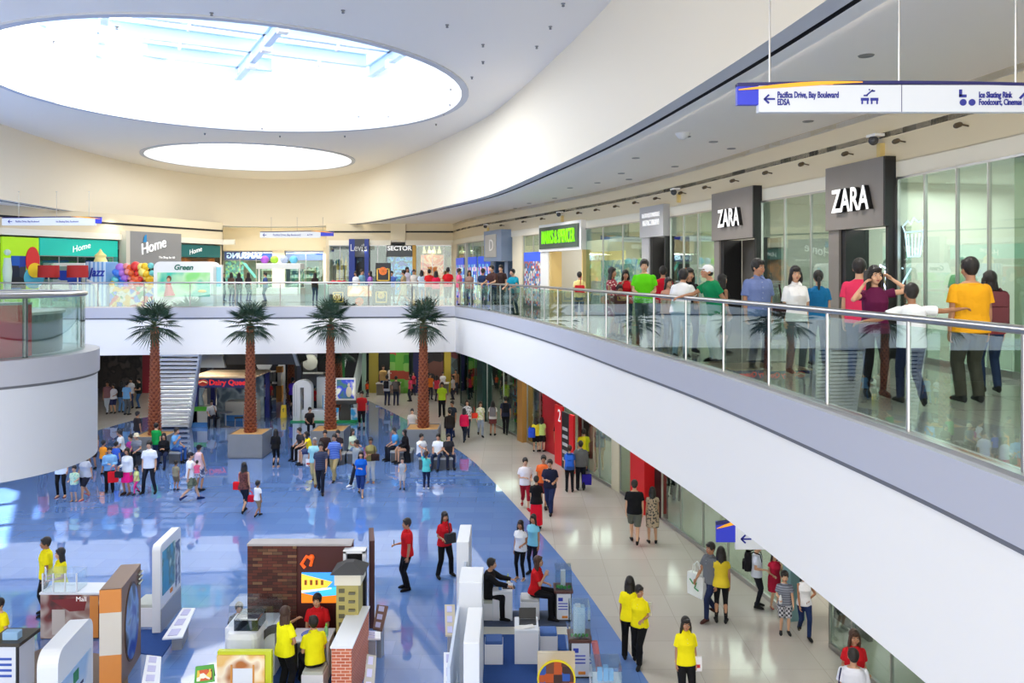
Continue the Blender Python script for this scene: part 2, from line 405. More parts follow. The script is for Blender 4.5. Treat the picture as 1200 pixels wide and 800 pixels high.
bg = w.node_tree.nodes['Background']; bg.inputs[0].default_value = (1.0, .985, .955, 1); bg.inputs[1].default_value = 3.0
sun = bpy.data.lights.new('sun', 'SUN'); sun.energy = 27; sun.angle = .01; so = bpy.data.objects.new('sun', sun); COL.objects.link(so)
so.rotation_euler = Vector((-10.5, -4.0, -14.6)).to_track_quat('-Z', 'Y').to_euler()
def area(name, loc, size, power, color=(1, 1, 1), rot=(0, 0, 0), size_y=None):
    l = bpy.data.lights.new(name, 'AREA'); l.energy = power; l.color = color; l.size = size
    if size_y: l.shape = 'RECTANGLE'; l.size_y = size_y
    o = bpy.data.objects.new(name, l); COL.objects.link(o); o.location = loc; o.rotation_euler = rot; o['kind'] = 'helper'; return o
area('skylight_boost', (S1[0], S1[1], 15.3), 11, 1300, (1, 1, 1))  # area lamps added under both skylights to boost the daylight indoors
area('skylight_boost', (S2[0], S2[1], 14.5), 7, 260, (1, 1, 1))
SC.view_settings.view_transform = 'Standard'; SC.view_settings.look = 'None'; SC.view_settings.exposure = 0.0; SC.view_settings.gamma = 1.0
SC.view_settings.use_curve_mapping = False
SC.cycles.max_bounces = 10; SC.cycles.diffuse_bounces = 5; SC.cycles.transparent_max_bounces = 24; SC.cycles.glossy_bounces = 4
SC.cycles.use_denoising = True; SC.cycles.caustics_reflective = False; SC.cycles.caustics_refractive = False
SC.cycles.sample_clamp_indirect = 6
def hit(path, px):
    k = (px - 600) / F
    for a, b in zip(path, path[1:]):
        fa, fb = a[0] - k * a[1], b[0] - k * b[1]
        if fa * fb <= 0 and fa != fb and max(a[1], b[1]) > 3:
            t = fa / (fa - fb); return (a[0] + (b[0] - a[0]) * t, a[1] + (b[1] - a[1]) * t)
    raise ValueError(px)
class Seg:
    """stretch of a shopfront line between two sight lines; local x runs left to right as seen from the atrium, -y faces the atrium"""
    def __init__(s, path, pa, pb):
        s.a, s.b = hit(path, pa), hit(path, pb)
        s.L = math.dist(s.a, s.b); s.rz = math.atan2(s.b[1] - s.a[1], s.b[0] - s.a[0])
    def w(s, x, y, z): return (s.a[0] + x * math.cos(s.rz) - y * math.sin(s.rz), s.a[1] + x * math.sin(s.rz) + y * math.cos(s.rz), z)
    def bld(s, mm, name, m, parent=None, smooth=False):
        if parent: return mm.build(name, m, parent, smooth)
        return mm.build(name, m, None, smooth, (s.a[0], s.a[1], 0), s.rz)
    def root(s, name, z, label, cat, group=None):
        return empty(name, (s.a[0], s.a[1], z), s.rz, label, cat, group)
NW = [10]
def window(seg, z0, z1, mull=(), frame=None, glass=None, head=0):
    """one shop window: pane is the thing, frame a child"""
    n = NW[0]; NW[0] += 1
    mm = MB(); mm.box(0, -.006, z0, seg.L, .006, z1); o = seg.bld(mm, 'window_%d' % n, glass or shop_glass); struct(o)
    mm = MB()
    for x in (0,) + tuple(mull) + (1,):
        xx = x * seg.L; mm.box(xx - .014, -.03, z0, xx + .014, .03, z1)
    mm.box(0, -.04, z0, seg.L, .04, z0 + .1); mm.box(0, -.03, z1 - .04, seg.L, .03, z1)
    mm.build('window_frame', frame or steel, o)
    return o
ZT, ZH = 9.33, 9.63
def bulkhead(path, wallname, flip):
    mm = MB(); mm.strip(path, ZH - .02, ZW, flip); struct(mm.build(wallname, cream2, smooth=True))
    s = 1 if flip else -1
    mm = MB(); mm.slab(offset(path, .0), offset(path, s * .12), ZT, ZH); struct(mm.build('trim_11', mat('beam_paint', (238, 232, 214), .6), smooth=True))
    mm = MB(); mm.slab(offset(path, .0), offset(path, s * .02), 10.10, 10.20); struct(mm.build('trim_12', mat_brick('vent_slot', (26, 26, 28), (34, 34, 36), (90, 88, 84), 1, .45, .3, .02, .6), smooth=True))
    mm = MB(); mm.slab(offset(path, .0), offset(path, s * .9), ZW - .12, ZW - .01); struct(mm.build('trim_13', mat('cove_paint', (244, 240, 228), .6), smooth=True))
Wu = [p for p in W]
bulkhead(Wu, 'wall_bulkhead_right', True)
def straight_bulkhead(a, b, name):
    L = math.dist(a, b); rz = math.atan2(b[1] - a[1], b[0] - a[0]); lo = (a[0], a[1], 0)
    mm = MB(); mm.box(0, 0, ZH - .02, L, .1, ZW); struct(mm.build(name, cream2, None, False, lo, rz))
    mm = MB(); mm.box(0, -.12, ZT, L, .1, ZH); struct(mm.build('trim_11', mat('beam_paint', (238, 232, 214), .6), None, False, lo, rz))
    mm = MB(); mm.box(0, -.02, 10.10, L, .02, 10.20); struct(mm.build('trim_12', mat('dark_gap', (30, 30, 32)), None, False, lo, rz))
straight_bulkhead((-11.2, BY), (-7.4, BY), 'wall_bulkhead_back'); straight_bulkhead((-6.5, BY), (-3.6, BY), 'wall_bulkhead_back')
mm = MB(); mm.box(-7.4, BY - .15, ZH, -6.5, BY + .1, ZW); struct(mm.build('wall_bulkhead_pier', mat('pier_cream', (236, 224, 196), .6)))
straight_bulkhead((-23.8, 29), (-22.6, 35.8), 'wall_bulkhead_left'); straight_bulkhead((-22.6, 35.8), (-17.35, 48.6), 'wall_bulkhead_left')
mm = MB(); mm.box(-17.5, 48.5, ZT, -16.6, 48.62, ZH); struct(mm.build('trim_14', mat('beam_paint', (238, 232, 214), .6)))
mm = MB(); mm.slab([(-17.5, 48.6), (-19.9, 54.3)], [(-17.4, 48.6), (-19.8, 54.3)], UP, ZW); struct(mm.build('wall_side_recess', cream2))
mm = MB(); mm.box(-11.4, 49.7, UP, -11.15, 54.2, ZW); struct(mm.build('wall_side_recess', cream2))
Wi = [p for p in W if p[1] > 3]
def off(p, d): return offset(p, d)
for (za, zb, dd, nm, c) in ((UP, ZH, 5.5, 'wall_shops_upper', (204, 216, 210)), (0, ZU, 5.0, 'wall_shops_lower', (196, 196, 184))):
    mm = MB(); mm.strip(off(W, dd), za, zb, True); struct(mm.build(nm, mat(nm, c, .7), smooth=True))
mm = MB(); n = len(W); pa, pb = W, off(W, 5.6)
mm.add([(x, y, ZH - .15) for x, y in pa] + [(x, y, ZH - .15) for x, y in pb], [(i, n + i, n + i + 1, i + 1) for i in range(n - 1)])
struct(mm.build('ceiling_shops', mat('shop_ceiling', (225, 225, 222), .7)))
def partition(px, z0=UP, z1=ZH, col=(214, 212, 204), depth=5.5, name='wall_party'):
    s = Seg(W, px - 2, px + 2); mm = MB(); mm.box(-.06, 0.02, z0, .06, depth, z1); struct(s.bld(mm, name, mat('party_wall_%d' % sum(col), col, .7)))
for p in (980, 843, 757, 637, 600, 547): partition(p)
window(Seg(W, 1053, 1330), UP, ZT, (.16, .33, .48, .72))
window(Seg(W, 893, 980), UP, ZT, (.35, .7), None)
window(Seg(W, 786, 843), UP, ZT, (.3, .6))
window(Seg(W, 686, 757), UP, ZT, (.33, .66))
window(Seg(W, 614, 637), UP, ZT, (.5,))
window(Seg(W, 535, 577), UP, ZT, (.25, .5, .75))
def boxsign(pa, pb, z0, z1, m, label, jamb=None, proud=.22, edge=black):
    s = Seg(W, pa, pb); r = s.root('shop_sign', z0, label, 'shop sign')
    mm = MB(); mm.box(0, -proud, 0, s.L - .05, .05, z1 - z0); mm.build('panel', m, r)
    mm = MB(); mm.box(s.L - .05, -proud, 0, s.L, .05, z1 - z0); mm.build('side_edge', edge, r)
    return s, r
taupe = mat('taupe_panel', (128, 122, 118), .4, noise=.06, nscale=3)
letter_w = mat('white_letter', (250, 250, 250), .4, emit=.3)
def zara(pa, pb, z0, z1, lab, sz):
    s, r = boxsign(pa, pb, z0, z1, taupe, lab)
    text('ZARA', (s.L * .5 + .02, -.26, (z1 - z0) * .42), sz, black, r, ext=.045, xs=.72, bold=.012)
    text('ZARA', (s.L * .5, -.312, (z1 - z0) * .42), sz, letter_w, r, ext=.004, xs=.72, bold=.012)
    return s, r
s, r = zara(979, 1050, 8.47, 9.72, 'large taupe box sign with white four letter name nearest the camera on the right shopfronts', .62)
s, r = zara(843, 893, 8.47, 9.70, 'taupe box sign with white four letter name, the one farther from the camera', .62)
def portal(pa, pb, jamb_m, inner_m, z1, jw=.35, doorway=True, nm='door_1', side=black, both=False):
    s = Seg(W, pa, pb)
    mm = MB(); mm.box(0, -.15, UP, jw, .15, z1)
    if both: mm.box(s.L - jw, -.15, UP, s.L, .15, z1)
    o = s.bld(mm, nm, jamb_m); struct(o)
    mm = MB(); mm.box(jw, -.1, UP, jw + .16, .4, z1); mm.box(s.L - .08, -.15, UP, s.L, .2, z1 + (.0)); mm.build('jamb_lining', side, o)
    return s, o
s, o = portal(979, 1050, taupe, None, 8.47)
mm = MB(); mm.box(.51, .3, UP, s.L, .31, 8.47); struct(s.bld(mm, 'window_8', shop_glass))
s, o = portal(843, 893, taupe, None, 8.47, nm='door_2', jw=.3)
mm = MB(); mm.box(.46, .42, UP, s.L, .5, 8.47); struct(s.bld(mm, 'wall_entrance_screen', mat('dark_taupe', (92, 88, 82), .5)))
kg = mat('pale_grey_panel', (176, 176, 178), .4)
s, r = boxsign(757, 785, 8.75, 9.72, kg, 'pale grey box sign with two lines of white capitals on the right shopfronts', edge=kg)
text('KENNETH COLE', (s.L * .5, -.24, .68), .19, letter_w, r, ext=.02, xs=.9); text('REACTION', (s.L * .5, -.24, .44), .25, letter_w, r, ext=.02, xs=.95)
s, o = portal(757, 785, kg, None, 8.75, nm='door_3', jw=.55, both=False)
mm = MB(); mm.box(.7, .6, UP, s.L, .65, 8.75); struct(s.bld(mm, 'wall_entrance_screen', mat('near_black_panel', (34, 33, 34), .5)))
s, r = boxsign(637, 687, 8.52, 9.66, mat('white_frame', (236, 236, 234), .4), 'white framed dark green sign with lime capital lettering over a warm lit doorway', edge=white)
mm = MB(); mm.box(.12, -.26, .12, s.L - .17, -.2, 1.02); mm.build('green_panel', mat('dark_green_panel', (64, 82, 74), .4), r)
text('MARKS & SPENCER', (s.L * .5, -.28, .56), .78, mat('lime_letter', (130, 235, 20), .4, emit=.6), r, ext=.02, xs=.5, bold=.002)
s, o = portal(637, 687, mat('white_frame', (236, 236, 234), .4), None, 8.52, nm='door_4', jw=.85, side=mat('warm_lit_lining', (214, 186, 124), .4))  # lining colour carries the doorway's warm light
mm = MB(); mm.box(1.0, 1.6, UP, s.L, 1.7, 8.5); struct(s.bld(mm, 'wall_warm_entrance', mat('warm_glow_wall', (236, 206, 140), .6, emit=.6)))  # wall itself glows, standing in for warm light inside the doorway
mm = MB(); mm.box(1.0, 1.4, UP, s.L - .4, 1.55, 7.3); tag(s.bld(mm, 'display_counter', mat('light_counter', (210, 200, 184), .5)), 'light counter inside the warm doorway under the lime lettered sign', 'counter')
hb = mat('grey_header_band', (142, 148, 146), .5)
for pa, pb, z0 in ((687, 734, 8.85), (615, 636, 8.85)):
    s = Seg(W, pa, pb); mm = MB(); mm.box(0, .04, z0, s.L, .1, ZT); struct(s.bld(mm, 'trim_15', hb))
cp = mat('cream_pillar', (232, 222, 196), .5)
for pa, pb in ((602, 613), (820, 845), (532, 536), (1185, 1200)):
    s = Seg(W, pa, pb); mm = MB(); mm.box(0, -.06 if pb < 700 else .05, UP, s.L, .5, ZT); struct(s.bld(mm, 'wall_pillar', cp))
bg_ = mat('slate_blue_panel', (128, 146, 172), .4)
s = Seg(W, 578, 599); r = s.root('shop_sign', 8.2, 'tall slate blue portal sign with a small white emblem panel on the right shopfronts', 'shop sign')
mm = MB(); mm.box(0, -.5, 0, s.L, .05, 1.5); mm.build('panel', bg_, r)
mm = MB(); mm.box(.3, -.54, .2, s.L * .75, -.5, 1.3); mm.build('emblem_panel', mat('silver_grey_panel', (178, 176, 170), .4), r)
text('D', (s.L * .5, -.56, .75), .8, white, r, ext=.01)
s, o = portal(578, 599, bg_, None, 8.2, nm='door_5', jw=.5, both=True, side=mat('navy_glass', (40, 70, 110), .3))
poster_b = mat_tex('blue_poster_print', 'blocks', [(30, 70, 190), (30, 70, 190), (120, 190, 230), (230, 180, 200), (40, 110, 200), (200, 230, 240)], 5, .4, emit=.5)
blue_l = mat('bright_blue_band', (46, 84, 214), .4, emit=.5)
def panel(path, pa, pb, z0, z1, m, name, label, cat, y=.35, th=.04, group=None):
    s = Seg(path, pa, pb); mm = MB(); mm.box(.02, y, 0, s.L - .02, y + th, z1 - z0); o = mm.build(name, m, None, False, s.w(0, 0, z0), s.rz)
    tag(o, label, cat, group); return s, o
for i, (pa, pb) in enumerate(((536, 545), (550, 560), (562, 570), (571, 578))):
    s, o = panel(W, pa, pb, 6.2, 8.1, poster_b, 'poster', ['blue shop window poster next to the far corner pillar', 'second blue shop window poster from the far corner pillar', 'third blue shop window poster from the far corner pillar', 'blue shop window poster beside the slate blue portal'][i], 'poster', -.08)
    mm = MB(); mm.box(.02, -.09, 1.9, s.L - .02, -.05, 2.3); mm.build('header', blue_l, o)
s, o = panel(W, 616, 636, 6.2, 8.15, mat_tex('tiny_shelf_print', 'blocks', [(150, 150, 150), (90, 100, 110), (210, 80, 80), (60, 120, 200), (220, 220, 215)], 9, .5), 'poster', 'busy shelf graphic in the narrow window left of the lime lettered sign', 'poster', -.08)
mm = MB(); mm.box(.02, -.09, 1.95, s.L - .02, -.05, 2.35); mm.build('header', blue_l, o)
for i, (pa, pb, hue) in enumerate(((690, 714, (60, 150, 200)), (716, 749, (80, 160, 205)))):
    s, o = panel(W, pa, pb, 6.9, 8.1, mat_tex('wave_print', 'noise', [(225, 232, 228), (60, 150, 205), (225, 232, 228), (180, 210, 200)], 1.5, .4, dist=1.2), 'banner', ('blue and white window banner' + (' nearer the lime lettered sign' if i == 0 else ' nearer the pale grey box sign')), 'banner', .5)
pendw = mat('warm_lamp_shade', (250, 225, 170), .5, emit=1.2)
for i, px in enumerate((722, 740)):
    p = Seg(W, px, px + 4); r = p.root('pendant_lamp', 0, ['round cream pendant lamp in the window left of the grey box sign, the left one', 'round cream pendant lamp in the window left of the grey box sign, the right one'][i], 'lamp')
    mm = MB(); mm.lathe([(.02, .25), (.12, .23), (.3, .05), (.3, 0), (.02, 0)], (.2, 1.2, 8.0), 14); mm.build('shade', pendw, r, True)
    mm = MB(); mm.tube([(.2, 1.2, 8.22), (.2, 1.2, 9.47)], .012, 6); mm.build('cord', black, r)
neon = mat('pale_neon', (215, 228, 255), .3, emit=2.0)
s = Seg(W, 1053, 1110)
def neon_shape(lab, lines, x, z, k=1.0):
    r = empty('window_neon', s.w(x, .12, z), s.rz, lab, 'neon drawing')
    for ln in lines:
        mm = MB(); mm.tube([(a * k, 0, b * k) for a, b in ln], .014, 5); mm.build('neon_tube', neon, r, True)
cup = [[(-.3, .25), (-.2, -.3), (.2, -.3), (.32, .25)], [(-.3, .25), (-.38, .38), (-.2, .5), (-.1, .42), (0, .55), (.15, .45), (.3, .48), (.36, .3), (.3, .25), (-.3, .25)]] + [[(-.2 + i * .13, .2), (-.14 + i * .09, -.28)] for i in range(4)]
neon_shape('pale neon cupcake outline high on the shop window', cup, .25, 8.15, .8)
pot = [[(-.5, .3), (-.4, -.1), (-.2, -.4), (.25, -.4), (.42, -.1), (.7, .2)], [(-.5, .3), (-.2, .2), (.1, .35), (.4, .2)], [(-.5, .2), (-.7, 0), (-.62, -.25), (-.4, -.2)], [(-.1, .4), (0, .52), (.1, .4)]] + [[(-.3 + .2 * i, .15), (-.2 + .15 * i, -.3)] for i in range(4)]
neon_shape('pale neon teapot outline in the shop window above the woman on the phone', pot, -.35, 7.55, .75)
neon_shape('small pale neon knife mark at the bottom of the taupe portal', [[(0, 0), (.05, .45), (.12, .5), (.08, 0)]], -1.55, 8.1, .5)
for i, px in enumerate((1136, 1062, 1001, 949, 906, 867, 834, 805, 775, 750, 727, 704, 683, 640, 618, 592)):
    s = Seg(W, px - 1, px + 1); r = s.root('spot_lamp', 9.93, None, 'spot lamp', 'small spot lamps on the cream bulkhead'); r['label'] = 'small dark spot lamp on the cream bulkhead above the shop signs'
    mm = MB(); mm.lathe([(.03, 0), (.045, .03), (.045, .1), (.03, .13)], (0, 0, 0), 10); mm.M = Matrix.Identity(4); o = mm.build('lamp_head', mat('bronze', (90, 76, 56), .4), r, True); o.rotation_euler = (1.9, 0, 0); o.location = (0, -.12, .03)
    mm = MB(); mm.tube([(0, .0, 0), (0, -.13, .02)], .014, 6); mm.build('arm', mat('bronze', (90, 76, 56), .4), r)
for i, (px, z) in enumerate(((1036, 10.0), (798, 9.95), (661, 9.95), (574, 9.95))):
    s = Seg(W, px - 1, px + 1); r = s.root('security_camera', z, ['security camera above the nearest taupe box sign', 'security camera above the pale grey box sign', 'security camera above the lime lettered sign', 'security camera above the slate blue portal'][i], 'camera')
    mm = MB(); mm.box(-.05, -.1, -.25, .05, 0, 0); mm.build('bracket', mat('yellowed_plastic', (226, 200, 130), .5), r)
    mm = MB(); mm.ball((0, -.2, .05), .09, 12, 8); mm.build('dome', mat('smoked_dome', (70, 70, 74), .15), r, True)
    mm = MB(); mm.cbox((0, -.16, .14), (.26, .2, .05)); mm.build('housing', white, r)

BP = [(-13.0, BY), (-3.0, BY)]
SP = [(-19.6, 54.0), (-11.0, 54.0)]
mm = MB(); mm.box(-13, 54.6, UP, -2.4, 54.7, ZT); struct(mm.build('wall_back_shops', mat('back_shop_wall', (120, 112, 100), .7)))
mm = MB(); mm.box(-11.2, BY, ZH - .1, -3.5, 54.6, ZH); struct(mm.build('ceiling_back_shops', offw))
window(Seg(BP, 386, 411), UP, ZT, (.5,)); window(Seg(BP, 432, 453), UP, ZT, (.5,)); window(Seg(BP, 453, 484), UP, 8.95, ()); window(Seg(BP, 487, 531), UP, ZT, (.2, .45, .75))
s, o = panel(BP, 386, 411, UP, ZT - .05, mat_tex('black_gold_print', 'noise', [(14, 12, 10), (30, 24, 16), (60, 46, 22), (20, 18, 16)], 3, .5), 'display_wall', 'dark brown display wall at the far end behind the gold ornaments', 'display wall', .8)
gold = mat('gold_leaf', (236, 176, 40), .3, metal=.6)
for i, px in enumerate((394, 399, 404)):
    s = Seg(BP, px, px + 2); h = (1.5, 1.9, 1.7)[i]
    mm = MB(); mm.lathe([(.12, 0), (.09, h * .15), (.11, h * .35), (.07, h * .5), (.11, h * .7), (.03, h * .85), (.005, h)], (0, .4, 0), 10)
    o = mm.build('gold_ornament', gold, None, True, s.w(0, 0, UP + .9)); tag(o, ['left gold spire ornament in the dark far shop window', 'tallest middle gold spire ornament in the dark far shop window', 'right gold spire ornament in the dark far shop window'][i], 'ornament')
    mm = MB(); mm.cbox((0, .4, .45 - .9), (.22, .3, .9)); mm.build('plinth', black, o)
navy = mat('royal_blue_portal', (30, 54, 140), .4)
s = Seg(BP, 410, 433); r = s.root('shop_portal', UP, 'royal blue shop portal with a dark name panel and white letters at the far end', 'shop portal')
mm = MB(); mm.box(0, -.3, 0, .35, .1, 3.6); mm.build('jamb', navy, r); mm = MB(); mm.box(s.L - .25, -.3, 0, s.L, .1, 3.6); mm.build('jamb', navy, r)
mm = MB(); mm.box(0.35, -.28, 2.5, s.L - .25, .1, 3.6); mm.build('name_panel', mat('charcoal_panel', (60, 64, 72), .4), r)
text("Levi's", (s.L * .5, -.31, 3.05), .6, mat('pale_letter', (200, 204, 205), .4), r, ext=.01, xs=.8)
mm = MB(); mm.box(.35, .5, 0, s.L - .25, .55, 2.5); mm.build('door', mat_tex('dark_doorway_print', 'voronoi', [(14, 20, 30), (20, 34, 50), (40, 60, 80), (10, 12, 18), (120, 150, 160)], 3, .4), r)
s, r2 = panel(BP, 453, 484, 8.93, 9.3, mat('charcoal_sign', (70, 74, 76), .4), 'shop_sign', 'charcoal name board above the blue poster at the far end', 'shop sign', -.1, .08)
text('SECTOR', (s.L * .5, -.12, .2), .38, letter_w, r2, ext=.01, xs=1.05, bold=.012)
mm = MB(); mm.box(.02, -.1, -.3, s.L - .02, -.03, 0); mm.build('lower_band', mat('charcoal_sign', (70, 74, 76), .4), r2)
panel(BP, 453, 484, UP + .2, 8.6, mat_tex('blue_splash_print', 'noise', [(16, 50, 180), (20, 110, 230), (90, 190, 250), (40, 70, 90), (20, 60, 190)], 1.6, .4, emit=.5, dist=2), 'poster', 'bright blue splash poster under the charcoal name board', 'poster', .1)
yw = mat('mustard_column', (206, 160, 60), .5)
s = Seg(BP, 483.5, 487.5); mm = MB(); mm.box(0, -.1, UP, s.L, .3, ZT); struct(s.bld(mm, 'wall_pillar', yw))
panel(BP, 487, 531, UP, ZT - .05, mat_tex('olive_wood_panel', 'noise', [(120, 106, 52), (150, 134, 60), (110, 60, 40), (160, 150, 80)], .9, .5), 'display_wall', 'olive and brown panelled wall behind the orange poster', 'display wall', .9)
panel(BP, 492, 520, UP + .02, 8.75, mat_tex('orange_swirl_print', 'noise', [(250, 150, 90), (252, 120, 60), (255, 190, 150), (240, 90, 60)], 1.1, .4, emit=.6, dist=3), 'poster', 'large orange swirl poster in the far shop window', 'poster', .3)
for i in range(4):
    s = Seg(BP, 496 + i * 6, 498 + i * 6); mm = MB(); mm.lathe([(.1, 0), (.12, .05), (.05, .3), (.02, .45)], (0, .5, 8.85), 10)
    tag(s.bld(mm, 'pendant_lamp', mat('warm_lamp_shade', (250, 225, 170), .5, emit=1.2), None, True), 'small cream pendant lamp above the orange poster', 'lamp', 'pendant lamps above the orange poster')
s = Seg(BP, 529, 533.5); mm = MB(); mm.box(0, -.15, UP, s.L, .4, ZT + .2); struct(s.bld(mm, 'wall_pillar', cp))
s = Seg(SP, 262, 384)
mm = MB(); mm.box(0, -.1, 9.12, s.L, .2, ZW); struct(s.bld(mm, 'wall_back_recess', mat('lit_cream', (250, 240, 214), .6)))
window(Seg(SP, 262, 320), UP, 9.1, (.33, .66)); window(Seg(SP, 334, 383), UP, 9.1, (.5,))
s = Seg(SP, 320, 334); mm = MB(); mm.box(0, -.2, UP, s.L, .3, 9.15); struct(s.bld(mm, 'wall_pillar', cp))
s = Seg(SP, 380, 386); mm = MB(); mm.box(0, -.3, UP, .3, .3, ZT); struct(s.bld(mm, 'wall_pillar', cp))
s, r = panel(SP, 262, 320, 8.5, 9.08, mat('violet_blue_band', (54, 84, 200), .4, emit=.35), 'shop_sign', 'blue band with reversed white capitals behind the far glass', 'shop sign', .12, .05)
text('SAMSUNG', (s.L * .42, -.03, .28), .52, mat('pale_cyan_letter', (190, 225, 250), .4, emit=.4), r, ext=.01, xs=1.0, mirror=True, bold=.01)
panel(SP, 334, 383, 8.5, 9.08, mat('violet_blue_band', (54, 84, 200), .4, emit=.35), 'shop_sign', 'blue band without large lettering right of the far cream pillar', 'shop sign', .12, .05)
panel(SP, 262, 284, UP + .02, 8.45, mat_tex('cyan_dots_print', 'voronoi', [(40, 140, 160), (80, 200, 210), (30, 110, 130), (160, 220, 160), (60, 160, 180)], 7, .4, emit=.3), 'poster', 'cyan dotted poster at the left end of the far glass shop', 'poster', .3)
panel(SP, 284, 320, UP, 8.45, mat('teal_grey_wall', (84, 130, 134), .5), 'display_wall', 'teal grey wall behind the far glass under the reversed capitals', 'display wall', 1.2)
panel(SP, 334, 383, UP, 8.45, mat('sea_green_wall', (130, 186, 176), .5), 'display_wall', 'sea green wall behind the far glass right of the cream pillar', 'display wall', 1.4)
o = empty('product_bar', atd(292, 315, 54.2), -.0, 'slanted pale cyan bar graphic in the far glass shop', 'sign')
mm = MB(); mm.prism_y([(-.45, .4), (-.25, .4), (.55, -.6), (.35, -.6)], 0, .05); mm.build('bar', mat('cyan_bar', (120, 225, 235), .4, emit=.4), o)
for i, (pa, pb) in enumerate(((302, 318), (336, 350), (352, 366), (368, 381))):
    s = Seg(SP, pa, pb); r = s.root('display_shelf', UP, 'white shelf unit of small boxes inside the far glass shop', 'shelf', 'shelf units in the far glass shop')
    for k in range(3): mm = MB(); mm.box(0, .75, .7 + .5 * k, s.L, 1.1, .76 + .5 * k); mm.build('shelf_board', white, r)
    for k in range(3):
        for q in range(3): mm = MB(); mm.cbox((s.L * (.2 + .3 * q), .92, .84 + .5 * k), (.18, .12, .16)); mm.build('boxed_phone', mat('pale_box', (206, 220, 226), .5), r)
    for x in (0.02, s.L - .02): mm = MB(); mm.box(x - .02, .9, 0, x + .02, 1.1, 2.0); mm.build('upright', white, r)

LP = LW
mm = MB(); mm.strip([(-30, 28), (-28, 62)], UP, ZT); struct(mm.build('wall_left_shops', mat('left_shop_wall', (70, 78, 74), .7)))
s, r = panel(LP, 2, 46, UP, 9.25, mat('lime_panel', (176, 226, 30), .5, emit=.2), 'play_shop_front', 'lime green shop front with cut-out figures and coloured balloons on the far left', 'shop front', .0, .12)
L = s.L
mm = MB(); mm.box(L * .24, -.03, .8, L * .62, 0, 2.3); mm.build('opening', mat_tex('toy_shop_print', 'blocks', [(30, 40, 60), (30, 60, 150), (60, 70, 80), (20, 90, 180), (40, 44, 50)], 2.0, .5), r)
mm = MB(); mm.lathe([(.05, -.02), (.42, -.02), (.42, .02), (.05, .02)], (0, 0, 0), 24); o = mm.build('red_disc', mat('toy_red', (225, 50, 50), .5), r); o.rotation_euler.x = PI / 2; o.location = (L * .8, -.04, 2.1); o.scale = (.8, 1.5, 1)
mm = MB(); mm.lathe([(.05, -.02), (.34, -.02), (.34, .02), (.05, .02)], (0, 0, 0), 24); o = mm.build('yellow_disc', mat('toy_yellow', (248, 210, 40), .5), r); o.rotation_euler.x = PI / 2; o.location = (L * .85, -.07, 1.65)
mm = MB(); mm.lathe([(.05, -.02), (.5, -.02), (.5, .02), (.05, .02)], (0, 0, 0), 24); o = mm.build('blue_disc', mat('toy_blue', (90, 190, 220), .5), r); o.rotation_euler.x = PI / 2; o.location = (L * .84, -.02, 1.3)
mm = MB(); mm.tube([(L * .12, -.06, .6), (L * .12, -.06, 1.6), (L * .12, -.06, 2.2)], [.12, .2, .14], 10); mm.ball((L * .12, -.06, 2.45), .14); mm.build('cut_out_figure', mat('pale_cut_out', (205, 225, 205), .5), r, True)
s, r = panel(LP, 46, 138, 8.45, 9.27, mat('turquoise_board', (24, 190, 170), .5, emit=.15), 'shop_sign', 'long turquoise sign board with small white script on the left shops', 'shop sign', -.02, .1)
text('Home', (s.L * .5, -.04, .42), .42, letter_w, r, ext=.01, shear=.3).rotation_euler.y = -.25
mm = MB(); mm.box(s.L - .5, .0, -2.35, s.L, .1, 0); mm.build('end_panel', mat('turquoise_dark', (60, 150, 140), .4), r)
window(Seg(LP, 46, 132), UP, 8.45, (.25, .5, .75))
s, r = panel(LP, 50, 100, 7.7, 8.2, mat('lime_strip', (80, 150, 60), .5), 'banner', 'green strip banner with pale dots behind the left shop glass', 'banner', .5)
for k in range(7): mm = MB(); mm.ball((.5 + k * s.L / 8, -.03, .25), .11, 8, 6); mm.build('dot', mat('pale_dot', (200, 225, 190), .5), r)
s = Seg(LP, 141, 206); r = s.root('shop_sign', 8.05, 'large grey box sign with a white slanted script name on the left shops', 'shop sign')
mm = MB(); mm.box(.25, -.4, 0, s.L, .1, 1.75); mm.build('panel', mat('mid_grey_panel', (140, 140, 140), .45), r)
mm = MB(); mm.box(0, -.4, -1.95, .25, .1, 1.75); mm.build('side_pier', mat('pale_pier', (205, 200, 186), .5), r)
text('Home', (s.L * .46, -.43, 1.0), .82, letter_w, r, ext=.03, shear=.3, xs=.85).rotation_euler.y = -.28; text('The Shop for All', (s.L * .72, -.42, .42), .17, letter_w, r, ext=.01)
mm = MB(); mm.add([(s.L * .28, -.46, 1.2), (s.L * .34, -.46, 1.2), (s.L * .34, -.46, 1.62), (s.L * .3, -.46, 1.5)], [(0, 1, 2, 3)]); mm.add([(s.L * .28, -.43, 1.2), (s.L * .34, -.43, 1.2), (s.L * .34, -.43, 1.62), (s.L * .3, -.43, 1.5)], [(3, 2, 1, 0)]); mm.build('blue_leaf_mark', mat('leaf_blue', (40, 140, 200), .4), r)
panel(LP, 146, 206, UP, 8.05, mat('dark_entrance', (50, 44, 42), .6), 'display_wall', 'dark entrance wall under the grey box sign on the left', 'display wall', .5)
s, r = panel(LP, 207, 258, 8.55, 9.25, mat('deep_teal_board', (28, 104, 104), .5), 'shop_sign', 'deep teal sign board with small white script at the far end of the left shops', 'shop sign', -.02, .1)
text('Home', (s.L * .4, -.04, .35), .4, letter_w, r, ext=.01, shear=.3).rotation_euler.y = -.25
s, r = panel(LP, 207, 258, UP, 8.5, mat_tex('amber_shop_print', 'noise', [(70, 60, 50), (130, 90, 50), (226, 140, 60), (90, 80, 60)], .6, .5), 'display_wall', 'amber lit shop interior under the deep teal board', 'display wall', .4)
def alight(name, loc, sx, sy, p, c=(1, .96, .88)):
    o = area(name, loc, sx, p, c, (0, 0, 0), sy); return o
